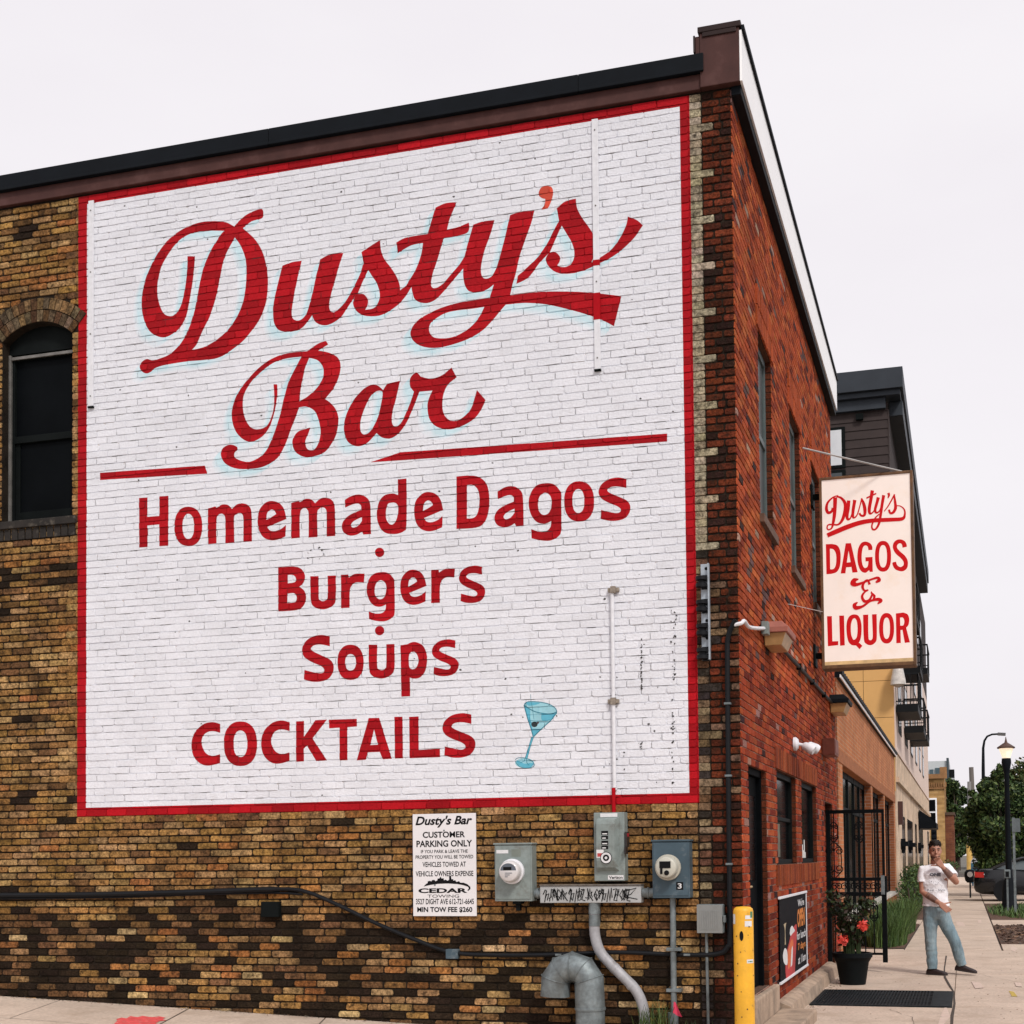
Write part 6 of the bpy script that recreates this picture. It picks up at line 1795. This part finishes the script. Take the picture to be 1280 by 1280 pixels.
for k in range(n):                                  # soldier band over the windows
    m.box(.001, .012, LY0 + .02 + k * .0677, LY0 + .075 + k * .0677, WZ1 + .005, WZ1 + .2)
tag(m.build('soldier_band', [mat('orange_soldier_brick', (.36, .13, .05), .9, var=.35, vscale=9, bump=.2)], low))
m = MB(); m.box(-8, -.3, LY0 + .1, LY1 - .1, LZ - .3, LZ - .15); m.build('roof', [M_roof], low)
m = MB(); m.box(-.4, .05, LY0, LY1, LZ + .002, LZ + .05)
y = LY0
while y < LY1 - .2:                                 # lapped coping tiles
    m.grid([[(-.42, y, LZ + .051), (.09, y, LZ + .051), (.09, y, LZ + .10), (-.16, y, LZ + .2), (-.42, y, LZ + .1)], [(-.42, y + .27, LZ + .051), (.10, y + .27, LZ + .051), (.10, y + .27, LZ + .12), (-.16, y + .27, LZ + .225), (-.42, y + .27, LZ + .12)]], smooth=False); y += .3
m.build('coping', [M_black], low)
m = MB(); m.box(.051, .07, LY0, LY1, LZ + .0, LZ + .045); m.build('gutter_edge', [M_wfas], low)
M_sillc = mat('pale_stone_sill', (.5, .47, .42), .8, var=.2, vscale=5)
for a, b in OW:
    m = MB()
    n = max(2, round((b - a) / 1.4))
    for k in range(n + 1):
        y = a + (b - a) * k / n; m.box(-.19, -.13, max(a, y - .04), min(b, y + .04), WZ0, WZ1)
    m.box(-.185, -.135, a, b, WZ1 - .1, WZ1 - .001); m.box(-.185, -.135, a, b, WZ0 + .001, WZ0 + .1); m.box(-.185, -.135, a, b, 2.2, 2.27)
    wn = m.build('window', [M_frame], low)
    m = MB(); m.box(-.175, -.155, a, b, WZ0, WZ1); m.build('pane', [M_shop], wn)
    m = MB(); m.box(-.13, .06, a + .01, b - .01, WZ0 + .002, WZ0 + .075); m.build('sill', [M_sillc], wn, bevel=.006)
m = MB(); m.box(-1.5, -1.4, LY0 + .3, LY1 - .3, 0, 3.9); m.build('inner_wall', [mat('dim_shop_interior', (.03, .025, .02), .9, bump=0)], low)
# ================================================================== APARTMENT BLOCK
apt = thing('apartment_block', 'tall apartment block with dark siding on top, tan panels, cream lower floors and black balconies', 'building', (0, 26.3, G0))
AY, AY1, AX = 26.3, 62.0, .035
M_sid = mat('dark_grey_siding', (.05, .038, .036), .8, spec=.15, var=.15, vscale=3, bump=.05)
M_tan = mat('tan_facade_panel', (.68, .38, .13), .75, var=.08, vscale=1.2, bump=.05)
M_cream = mat('cream_facade_panel', (.72, .57, .49), .8, var=.08, vscale=1.5, bump=.05)
M_cbr = brick_shader('cream_face_brick', (.72, .55, .40), (.63, .47, .33), (.6, .5, .4))
ZS = 9.6
m = MB(); z = ZS
while z < 13.8:
    m.grid([[(-12, AY, z), (AX - .03, AY, z)], [(-12, AY - .028, z + .004), (AX - .03, AY - .028, z + .004)], [(-12, AY - .006, z + .245), (AX - .03, AY - .006, z + .245)]], closed=False, smooth=False, caps=False); z += .245
m.box(AX - .03, AX, AY - .03, AY + .03, ZS, 13.8)
m.box(AX - .05, AX - .001, AY + .04, AY1, ZS, 13.8)
m.build('upper_siding', [M_sid], apt)
m = MB(); z = 3.2
while z < ZS - .05:
    x = -12.
    z2 = min(z + 1.02, ZS)
    while x < AX - .05:
        x2 = min(x + 1.6, AX - .012); m.box(x + .006, x2 - .006, AY - .02, AY + .02, z + .006, z2 - .006); x += 1.6
    z += 1.02
m.build('tan_panels', [M_tan], apt)
m = MB(); m.box(-12, AX - .06, AY + .021, AY + .3, -.4, 13.8); m.build('core', [mat('panel_backing', (.09, .065, .04), .9, bump=0)], apt)
m = MB(); m.box(-12, .44, AY - .42, 53.5, 14.25, 14.82); m.box(-12, AX - .08, AY - .16, AY + .2, 13.80, 14.10); m.box(-12, .36, AY - .3, 53., 14.101, 14.249); m.box(.02, .40, AY + .3, 53., 13.7, 14.10)
m.build('roof', [mat('dark_roof_edge', (.035, .042, .052), .55, .0, spec=.2, var=.15, vscale=2, bump=.02)], apt, bevel=.01)
def win(y0, y1, z0, z1, x=AX, south=False, pm=None):
    m = MB()
    if south:
        m.box(y0, y1, AY - .05, AY - .015, z0, z1)
        f = m.build('window', [M_frame], apt)
        m = MB(); m.box(y0 + .06, y1 - .10, AY - .056, AY - .051, z0 + .08, z1 - .08)
    else:
        m.box(x - .02, x + .015, y0, y1, z0, z1)
        f = m.build('window', [M_frame], apt)
        m = MB(); m.box(x + .016, x + .02, y0 + .08, y1 - .08, z0 + .08, (z0 + z1) / 2 - .04); m.box(x + .016, x + .02, y0 + .08, y1 - .08, (z0 + z1) / 2 + .04, z1 - .08)
    m.build('pane', [pm or M_refl], f)
M_refl = mat('sky_reflecting_glass', (.05, .06, .065), .15, var=.15, vscale=1, bump=0, spec=.4)
win(-2.4, -1.17, 12.27, 13.42, south=True, pm=mat('painted_sky_glass', (.62, .64, .66), .12, var=.1, vscale=2, bump=0)); win(-2.4, -1.17, 10.9, 12.21, south=True)  # upper pane: reflected sky put into the glass as a pale colour
m = MB(); m.box(-.86, -.66, AY - .14, AY - .03, 13.55, 13.72); m.build('wall_light', [M_frame], apt, bevel=.01)
# street side
m = MB(); m.box(-.3, AX, AY + .031, AY1, 4.3, ZS); m.box(AX + .001, AX + .03, AY + .031, AY1, 4.3, 4.45)
m.build('cream_wall', [M_cream], apt)
for k in range(6):
    y = 28.2 + k * 4.6
    for z in (5.0, 7.7, 10.4): win(y, y + 1.9, z, z + 1.9)
SO = [(fy(1124.6), fy(1128.6)), (fy(1131), fy(1138.2)), (fy(1140.6), fy(1143.4)), (fy(1145.6), fy(1151)), (57.5, 60.5)]
SZ_ = (.35, 2.62)
m = MB()
ys = [AY + .03] + [v for o in SO for v in o] + [AY1]
for a, b in zip(ys[::2], ys[1::2]):
    m.box(-.3, .03, a, b, -.4, SZ_[1])
    if b - a < 3.5 and a > 27: m.box(.031, .04, a + .1, b - .1, -.4, 2.9)
for a, b in SO: m.box(-.3, .03, a, b, -.4, SZ_[0])
m.box(-.3, .03, AY + .03, AY1, SZ_[1], 3.45); m.box(-.3, .12, AY + .03, AY1, 3.45, 3.6); m.box(-.3, .035, AY + .03, AY1, 3.6, 4.28)
m.box(-.2, .07, AY + .0, AY + .9, 2.2, 3.9) if False else None
m.build('shopfront', [M_cbr], apt)
for a, b in SO:
    m = MB(); m.box(-.03, .027, a, a + .08, *SZ_); m.box(-.03, .027, b - .08, b, *SZ_); m.box(-.03, .027, a + .08, b - .08, SZ_[1] - .08, SZ_[1])
    f = m.build('window', [M_frame], apt)
    m = MB(); m.box(.005, .018, a + .02, b - .02, *SZ_); m.build('pane', [M_shop], f)
for k, y in enumerate((28.4, 33.6, 43.0)):
    m = MB(); m.box(.041, .17, y - .08, y + .08, 1.6, 1.92); m.box(.041, .26, y - .14, y + .14, 1.70, 1.84); m.tube([(.10, y, 1.5), (.10, y, 1.6)], .05, 8)
    m.build('sconce', [M_black], apt)
m = MB(); y = fy(1120); m.box(.031, .16, y - .15, y + .15, 2.3, 2.95); m.build('sconce', [mat('brown_sconce', (.06, .02, .015), .6, bump=0)], apt)
M_bal = mat('black_balcony_steel', (.007, .008, .009), .6, .0, spec=.15, var=.2)
for y0, ln, zf in ((26.75, 2.6, 5.42), (32.0, 2.8, 5.3), (29.8, 2.4, 6.9), (27.4, 2.6, 8.05), (38.5, 2.6, 8.0), (36.5, 2.6, 5.4)):
    xo = AX + .61
    m = MB(); m.box(AX + .02, xo, y0, y0 + ln, zf, zf + .22)
    bal = m.build('balcony', [M_bal], apt)
    m = MB()
    for a, b in (((AX + .02, y0), (xo, y0)), ((xo, y0), (xo, y0 + ln)), ((xo, y0 + ln), (AX + .02, y0 + ln))):
        m.obox((*a, zf + 1.06), (*b, zf + 1.06), .05, .05); m.obox((*a, zf + .3), (*b, zf + .3), .03, .03)
        n = max(3, int((Vector(b) - Vector(a)).length / .16))
        for k in range(n + 1):
            p = Vector(a).lerp(Vector(b), k / n); m.obox((p.x, p.y, zf + .22), (p.x, p.y, zf + 1.06), .018, .018)
    m.build('railing', [M_bal], bal)
# ball lamp with a pale globe below the sign
g_ = hit(1123, 847, 1, 26.1)
m = MB(); m.lathe((g_.x, 25.9, g_.z), [(.05, .45), (.12, .32), (.16, .1), (.20, -.1), (.21, -.22), (.02, -.3)], 14); m.box(g_.x - .05, g_.x + .05, 25.9, 26.28, g_.z + .4, g_.z + .5)
m.build('wall_lantern', [mat('pale_glass_globe', (.6, .55, .5), .25, var=.3, vscale=8, bump=0)], apt)
# awning
aw = FP(1147, 1018)
m = MB(); ya, yb = 44., 47.5
m.grid([[(.07, ya, 3.25), (.45, ya, 2.98), (.74, ya, 2.72), (.74, ya, 2.50), (.07, ya, 2.50)], [(.07, yb, 3.25), (.45, yb, 2.98), (.74, yb, 2.72), (.74, yb, 2.50), (.07, yb, 2.50)]], smooth=False)
m.build('awning', [M_black], apt)
# ================================================================== FAR STREET
tanb = thing('tan_brick_building', 'far tan brick building with a dentilled cornice and one sash window facing the bar', 'building', (-4, 110, G0))
M_tb = brick_shader('tan_face_brick', (.52, .32, .13), (.34, .19, .07), (.36, .26, .16), 'xz', .7, .2)
M_tb2 = brick_shader('tan_street_brick', (.40, .23, .09), (.28, .15, .06), (.3, .22, .14), 'yz', .5, .16)
m = MB(); m.face([(-12, 110, -.4), (.2, 110, -.4), (.2, 110, 8.4), (-12, 110, 8.4)]); m.build('wall', [M_tb], tanb)
m = MB(); m.face([(.2, 110, -.4), (.2, 128, -.4), (.2, 128, 8.4), (.2, 110, 8.4)]); m.face([(-12, 110, 8.0), (.2, 110, 8.0), (.2, 128, 8.0), (-12, 128, 8.0)]); m.build('street_wall', [M_tb2], tanb)
m = MB(); m.box(-12, .45, 109.7, 110.3, 8.1, 8.5); m.box(-12, .35, 109.85, 110.2, 7.2, 7.35)
for k in range(20): m.box(-3.5 + k * .2, -3.4 + k * .2, 109.8, 109.99, 7.36, 7.75)
m.box(-.15, .45, 109.7, 110.2, 8.5, 9.1)
m.build('cornice', [mat('brown_brick_cornice', (.30, .15, .06), .9, var=.3, vscale=2)], tanb)
m = MB(); m.box(-1.35, -.45, 109.9, 109.98, 3.9, 6.4); f = m.build('window', [M_wfas], tanb)
m = MB(); m.box(-1.22, -.58, 109.86, 109.899, 4.05, 5.1); m.box(-1.22, -.58, 109.86, 109.899, 5.25, 6.25); m.build('pane', [M_dark], f)
rb = thing('red_brick_pier', 'narrow dark red brick building end beyond the tan brick one', 'building', (.6, 112, G0))
m = MB(); m.box(.21, .95, 111, 126, -.4, 4.9); m.build('wall', [brick_shader('dark_red_brick', (.22, .08, .04), (.15, .05, .03), (.2, .15, .1), 'xz', .5, .16)], rb)
m = MB(); m.box(.205, 1.05, 110.9, 126, 4.9, 5.15); m.build('coping', [mat('brown_coping', (.1, .06, .04), .8)], rb)
gb = thing('glass_apartment_tower', 'pale modern block with a dark glazed corner rising behind the tan brick building', 'building', (-2, 165, G0))
def gpx(px, py): return hit(px, py, 1, 165.)
a, b = gpx(1120, 953), gpx(1183, 951); c = gpx(1186, 951)
M_pale = mat('pale_grey_cladding', (.52, .55, .56), .6, var=.08)
m = MB(); m.box(-14, b.x, 165, 180, -.4, b.z); m.build('wall', [M_pale], gb)
m = MB(); m.box(b.x + .001, c.x, 164.7, 182, -.4, b.z + .35); m.build('glazed_corner', [mat('dark_teal_cladding', (.04, .06, .07), .3)], gb)
for q in ((1152, 962, 1156, 976), (1162, 962, 1167, 976), (1169, 960, 1177, 976)):
    p0, p1 = gpx(q[0], q[1]), gpx(q[2], q[3]); m = MB(); m.box(p0.x, p1.x, 164.8, 164.99, p1.z, p0.z); m.build('window', [mat('blue_grey_glass', (.06, .10, .12), .2, bump=0)], gb)
for py in (972, 985):
    p0, p1 = gpx(1187, py), gpx(1193, py); m = MB(); m.box(c.x, p1.x, 166, 170, p0.z - .2, p0.z); bal = m.build('balcony', [M_pale], gb)
    m = MB(); m.box(p1.x - .05, p1.x, 166, 170, p0.z, p0.z + 1.1); m.box(c.x, p1.x, 166, 166.05, p0.z, p0.z + 1.1); m.build('railing', [M_bal], bal)
db = thing('far_brown_building', 'distant brown flat roofed building showing past the street trees', 'building', (14, 150, G0))
p0 = hit(1266, 976, 1, 150.)
m = MB(); m.box(p0.x, p0.x + 22, 150, 170, -.4, p0.z); m.build('wall', [mat('brown_brick_far', (.2, .12, .09), .9)], db)
m = MB(); m.box(p0.x - .2, p0.x + 22.2, 149.8, 170, p0.z, p0.z + .5); m.build('cornice', [M_wfas], db)
# ---- trees
GRN = [(.055, .10, .026), (.032, .062, .018), (.11, .15, .045), (.018, .036, .013)]
YGR = [(.10, .10, .03), (.05, .075, .022), (.13, .11, .035)]
def tree(label, base, height, trunk_h, clumps, n, size, cols, seed, tr=.14):
    random.seed(seed)
    th = thing('street_tree', label, 'tree', base, 'street trees beyond the pavement')
    b = Vector(base)
    m = MB()
    m.tube([b, b + Vector((.03, .02, trunk_h * .5)), b + Vector((-.04, 0, trunk_h)), b + Vector((.0, .05, height * .75))], [tr * 1.25, tr, tr * .8, tr * .2], 10)
    for c in clumps:
        e = Vector(c[:3]); s_ = b + Vector((0, 0, trunk_h * random.uniform(.8, 1.2)))
        m.tube([s_, (s_ + e) / 2 + Vector((0, 0, .15)), e], [tr * .45, tr * .25, tr * .07], 7)
    m.build('trunk', [M_bark], th)
    m = MB()
    for c in clumps:
        for k in range(4):
            o = Vector((random.gauss(0, .42) * c[3], random.gauss(0, .42) * c[3], random.gauss(0, .42) * c[4]))
            leaf_cloud(m, (c[0] + o.x, c[1] + o.y, c[2] + o.z), (c[3] * .8, c[3] * .8, c[4] * .72), n // 4, size, cols, shell=.45)
        for k in range(3):
            a_ = random.uniform(0, 6.28); b_ = random.uniform(-.3, 1.3)
            leaf_cloud(m, (c[0] + 1.25 * c[3] * cos(a_) * cos(b_), c[1], c[2] + 1.25 * c[4] * sin(b_)), (c[3] * .32,) * 3, n // 14, size, cols, shell=.6)
    m.build('crown', [M_leaf], th, useattr=True)
    return th
def clump(px, py, Y, rpx):
    p = hit(px, py, 1, Y); s_ = (Y - CAM.y) / F_
    return (p.x, p.y, p.z, rpx * s_, rpx * s_)
Y1 = 41.
T1 = [clump(*c[:2], Y1 + c[3], c[2]) for c in ((1247, 968, 8, 0), (1243, 985, 12, .5), (1232, 1003, 15, -.4), (1255, 1005, 17, .4), (1222, 1030, 17, .3), (1245, 1032, 22, -.6), (1268, 1030, 22, .2), (1228, 1052, 18, .5), (1252, 1060, 20, 0), (1285, 1010, 22, .4), (1290, 1045, 25, 0), (1240, 1075, 13, -.3), (1275, 1070, 18, .3), (1240, 1020, 22, .6), (1260, 1045, 24, .5), (1232, 1065, 16, .6), (1222, 1012, 9, .4), (1262, 985, 14, .5))]
b1 = hit(1253, 1100, 1, Y1)
tree('dark leafy street tree directly behind the post lamp', (b1.x, Y1, G0), 4.8, 1.7, T1, 1500, .17, GRN, 31)
Y2 = 52.
T2 = [clump(*c, ) for c in ((1272, 985, Y2, 14), (1285, 970, Y2, 18), (1278, 1005, Y2 + 1, 18), (1298, 1000, Y2, 22), (1300, 1035, Y2, 24), (1280, 1040, Y2, 20))]
b2 = hit(1290, 1095, 1, Y2)
tree('yellowish green street tree at the photo edge behind the lamp tree', (b2.x, Y2, G0), 6, 2., T2, 1200, .2, YGR + GRN[:2], 32)
Y3 = 122.
T3 = [clump(px, py, Y3 + dy, r) for px, py, r, dy in ((1192, 985, 9, 0), (1199, 1000, 11, 2), (1190, 1012, 9, 0), (1206, 1018, 10, 1), (1196, 1030, 12, 0), (1208, 1040, 10, 2), (1192, 1052, 9, 0), (1203, 1060, 9, 0), (1187, 1035, 7, 0), (1212, 1030, 6, 3))]
b3 = hit(1197, 1078, 1, Y3)
tree('tall dark tree filling the gap right of the tan brick building', (b3.x, Y3, G0), 9, 3., T3, 1100, .42, GRN, 33, .25)
Y4 = 150.
T4 = [clump(px, py, Y4, r) for px, py, r in ((1212, 1030, 7), (1216, 1045, 8), (1224, 1035, 9), (1220, 1056, 8), (1232, 1045, 9), (1209, 1055, 6))]
b4 = hit(1219, 1076, 1, Y4)
tree('farthest green tree between the leaning poles and the lamp tree', (b4.x, Y4, G0), 7, 3., T4, 800, .5, GRN + YGR[1:2], 34, .25)
# ---- poles
def pole(name, label, cat, px, py, Y, r, pb=1079):
    t = hit(px, py, 1, Y); b = hit(pb, 1079, 1, Y)
    th = thing(name, label, cat, (b.x, Y, G0)); return th, t, b
th, t, b = pole('utility_pole', 'grey timber utility pole, the taller of two beyond the car', 'pole', 1214, 959, 95., .16, 1219)
m = MB(); m.tube([(b.x, 95, G0), (t.x, 95, t.z)], [.24, .17], 12); m.build('post', [mat('grey_timber', (.16, .14, .125), .9, var=.3, vscale=3, stretch=(1, 1, .1))], th)
th, t, b = pole('utility_pole', 'shorter pale grey utility pole left of the taller one', 'pole', 1211.5, 977, 80., .13, 1212)
m = MB(); m.tube([(b.x, 80, G0), (t.x, 80, t.z)], [.17, .12], 12); m.build('post', [mat('pale_timber', (.26, .25, .245), .9, var=.3, vscale=3, stretch=(1, 1, .1))], th)
m = MB(); m.tube([(b.x, 80, G0 + .02), (b.x, 80, 2.1)], .19, 12); m.build('guard', [mat('yellow_pole_guard', (.6, .38, .1), .6)], th)
th, t, b = pole('cobra_street_light', 'tall dark street light with an arm curving right over the road', 'street lamp', 1229, 960, 62., .1, 1229.5)
q = lambda px, py: hit(px, py, 1, 62.)
m = MB(); m.tube([(b.x, 62, G0), q(1229, 960), q(1229, 935), q(1230.5, 926), q(1234, 920.5), q(1240, 918), q(1248, 917.5)], [.13, .09, .07, .06, .055, .05, .05], 10); m.build('post', [M_black], th)
m = MB(); a = q(1247, 917.5); e = q(1257, 918); m.obox(a, e, .3, .14); m.build('lamp_head', [mat('grey_lamp_head', (.1, .1, .1), .5)], th)
# ---- traffic signal, mail box, bin, planters far off
th = thing('traffic_signal', 'black traffic signal head on a yellow post at the far corner', 'traffic light', (hit(1167, 1080, 1, 88.).x, 88., G0))
p = hit(1167.5, 1046, 1, 88.); m = MB(); m.box(p.x - .2, p.x + .2, 87.8, 88.1, p.z - .65, p.z + .65)
for k in (-.42, 0, .42): m.tube([(p.x, 87.8, p.z + k), (p.x, 87.6, p.z + k)], .15, 10)
m.build('head', [M_black], th, bevel=.03)
m = MB(); m.tube([(p.x - .45, 88, G0), (p.x - .45, 88, p.z + .2)], .09, 8); m.obox((p.x - .45, 88, p.z), (p.x - .2, 88, p.z), .08, .08); m.build('post', [mat('yellow_signal_post', (.6, .38, .06), .6)], th)
m = MB(); m.lathe((p.x - .75, 87.9, p.z - .05), [(.16, 0), (.22, -.03), (.05, -.2)], 12, axis='y'); m.box(p.x - .75, p.x - .5, 87.95, 88.05, p.z - .1, p.z); m.build('lamp', [mat('green_signal_lamp', (.3, .6, .55), .4, bump=0, emit=(.35, 1, .85), estr=1.2)], th)
th = thing('mail_box', 'blue mail box with pale rounded top beyond the parked car', 'mail box', (hit(1222, 1085, 1, 58.).x, 58., G0))
p = hit(1222, 1080, 1, 58.); w_ = .33
m = MB(); m.box(p.x - w_, p.x + w_, 57.7, 58.3, G0 + .12, 1.0)
for sx in (-1, 1): m.box(p.x + sx * w_ - .04 * sx, p.x + sx * w_ - .12 * sx, 57.75, 58.25, G0, G0 + .12)
m.build('body', [mat('mail_blue', (.03, .12, .20), .5)], th, bevel=.02)
m = MB(); m.grid([[(p.x + w_ * cos(t_), y, 1.0 + .3 * sin(t_)) for t_ in [pi * k / 10 for k in range(11)]] for y in (57.7, 58.3)], smooth=True); m.build('top', [mat('pale_blue_top', (.48, .52, .58), .5)], th)
m = MB(); m.box(p.x - .2, p.x + .2, 57.68, 57.699, .80, .9); m.build('slot', [M_ink], th)
for px, lab, hh in ((1184, 'dark planter tub of shrubs nearest the red brick pier', .6), (1191, 'low shrub tub standing right of the other far planter', .5)):
    p = hit(px, 1082, 1, 78. + (px - 1184)); th = thing('planter_tub', lab, 'planter', (p.x, p.y, G0))
    m = MB(); m.lathe((p.x, p.y, 0), [(.34, G0), (.42, G0 + .45), (.44, G0 + .5), (.3, G0 + .47)], 14); m.build('tub', [mat('grey_brown_tub', (.12, .10, .09), .8)], th)
    m = MB(); leaf_cloud(m, (p.x, p.y, G0 + .55 + hh * .4), (.45, .45, hh * .7), 260, .14, GRN); m.build('foliage', [M_leaf], th, useattr=True)
# ---- parked dark saloon car, side on, tail towards the pavement
CY = 36.2
c0 = hit(1217.5, 1100, 1, CY - .9)
car = thing('parked_car', 'black saloon car parked across the pavement end with its red tail light showing', 'car', (c0.x, CY, G0))
M_car = mat('black_car_paint', (.006, .007, .009), .25, .0, var=.1, bump=0, spec=.35, coat=.3)
M_cg = mat('car_glass', (.10, .12, .13), .12, var=.1, bump=0, spec=.5)
prof = [(0.0, .42, .80, .78), (.05, .32, 1.00, .84), (.25, .24, 1.06, .89), (.7, .22, 1.08, .91), (1.15, .22, 1.06, .92), (1.7, .2, 1.0, .92), (2.6, .2, .97, .92), (3.3, .2, .95, .92), (3.9, .22, .88, .9), (4.5, .28, .78, .84), (4.75, .38, .62, .74)]
m = MB(); rings = []
for x, zb_, zt_, hw in prof:
    X = c0.x + x
    zm = zb_ + (zt_ - zb_) * .55
    rings.append([(X, CY + s * hw * k, G0 + z) for s, k, z in ((-1, .82, zb_), (-1, 1.0, zb_ + .12), (-1, 1.02, zm), (-1, .96, zt_ - .06), (-1, .86, zt_), (0, .5, zt_ + .02), (1, .86, zt_), (1, .96, zt_ - .06), (1, 1.02, zm), (1, 1., zb_ + .12), (1, .82, zb_))])
m.grid(rings)
m.build('body', [M_car], car, smooth_angle=50)
m = MB(); cab_ = [(.62, .0, 1.07, .80), (1.05, .22, 1.06, .78), (1.55, .38, 1.04, .74), (2.2, .43, 1.0, .72), (2.8, .38, .98, .74), (3.5, .02, .96, .80)]
m.grid([[(c0.x + x, CY - hw, G0 + zb_), (c0.x + x, CY - hw * .88, G0 + zb_ + h * .75), (c0.x + x, CY - hw * .7, G0 + zb_ + h), (c0.x + x, CY + hw * .7, G0 + zb_ + h), (c0.x + x, CY + hw * .88, G0 + zb_ + h * .75), (c0.x + x, CY + hw, G0 + zb_)] for x, h, zb_, hw in cab_])
m.build('cabin', [M_cg], car, smooth_angle=60)
m = MB(); m.grid([[(c0.x + x, CY + s * .74, G0 + z + d) for s in (-1, -.5, 0, .5, 1) for d in (0,)] for x, z, d in ((1.35, 1.40, .0), (1.7, 1.44, 0), (2.3, 1.455, 0), (2.8, 1.40, 0))], closed=False, caps=False)
for s in (-1, 1):
    m.tube([(c0.x + .62, CY + s * .80, G0 + 1.08), (c0.x + 1.1, CY + s * .755, G0 + 1.30), (c0.x + 1.6, CY + s * .69, G0 + 1.43), (c0.x + 2.3, CY + s * .68, G0 + 1.44), (c0.x + 2.85, CY + s * .70, G0 + 1.36), (c0.x + 3.5, CY + s * .8, G0 + .97)], .035, 8)
    m.tube([(c0.x + 2.15, CY + s * .70, G0 + 1.42), (c0.x + 2.2, CY + s * .80, G0 + 1.0)], .035, 8)
m.build('roof', [M_car], car)
m = MB(); m.grid([[(c0.x - .02, CY + s * .72, G0 + 1.06), (c0.x + .16, CY + s * .72, G0 + 1.075), (c0.x + .16, CY + s * .72, G0 + 1.12), (c0.x - .06, CY + s * .72, G0 + 1.13)] for s in (-1, -.3, .3, 1)], smooth=False); m.build('spoiler', [M_car], car)
for s in (-1, 1):
    m = MB(); m.grid([[(c0.x + .015, CY + s * .55, G0 + z), (c0.x + .03, CY + s * .86, G0 + z), (c0.x + .32, CY + s * .935, G0 + z - .01), (c0.x + .3, CY + s * .80, G0 + z)] for z in (.80, .86, .95, .98)], smooth=False)
    m.build('tail_light', [mat('red_tail_lens', (.34, .015, .018), .2, var=.5, bump=0, coat=.6, emit=(1, .1, .06), estr=.08)], car)
for x in (1.0, 3.75):
    for s in (-1, 1):
        y = CY + s * .82
        m = MB(); m.lathe((c0.x + x, y, G0 + .325), [(.2, -.1), (.31, -.1), (.325, -.07), (.325, .07), (.31, .1), (.2, .1)], 26, axis='y'); wl = m.build('wheel', [mat('black_tyre', (.02, .02, .02), .85, bump=.05)], car)
        m = MB()
        for k in range(10):
            a = k * 2 * pi / 10; m.obox((c0.x + x + .04 * cos(a), y + s * .085, G0 + .325 + .04 * sin(a)), (c0.x + x + .21 * cos(a), y + s * .085, G0 + .325 + .21 * sin(a)), .035, .02, up=(0, 1, 0))
        m.tube([(c0.x + x + .21 * cos(t_), y + s * .088, G0 + .325 + .21 * sin(t_)) for t_ in [2 * pi * k / 24 for k in range(24)]], .018, 6, closed=True)
        m.build('rim', [mat('silver_rim', (.5, .5, .5), .35, .8, bump=0)], wl)
        m = MB(); m.lathe((c0.x + x, CY + s * .905, G0 + .345), [(.385, -.03), (.385, .035)], 24, axis='y'); m.build('wheel_arch', [M_blk], car)
# black litter bin beside the car
p = hit(1212.5, 1096, 1, 39.)
th = thing('litter_bin', 'small black round litter bin on a post left of the black car', 'litter bin', (p.x, 39., G0))
m = MB(); m.lathe((p.x, 39, 0), [(.10, .42), (.17, .50), (.20, .66), (.19, .80), (.12, .88), (.02, .90)], 16); m.build('bin', [M_black], th)
m = MB(); m.tube([(p.x, 39, G0), (p.x, 39, .45)], .03, 8); m.build('post', [M_black], th)
m = MB(); m.lathe((p.x, 38.82, .72), [(.10, 0), (.10, -.03)], 12, axis='y'); m.build('opening', [mat('pale_opening', (.4, .36, .33), .7, bump=0)], th)
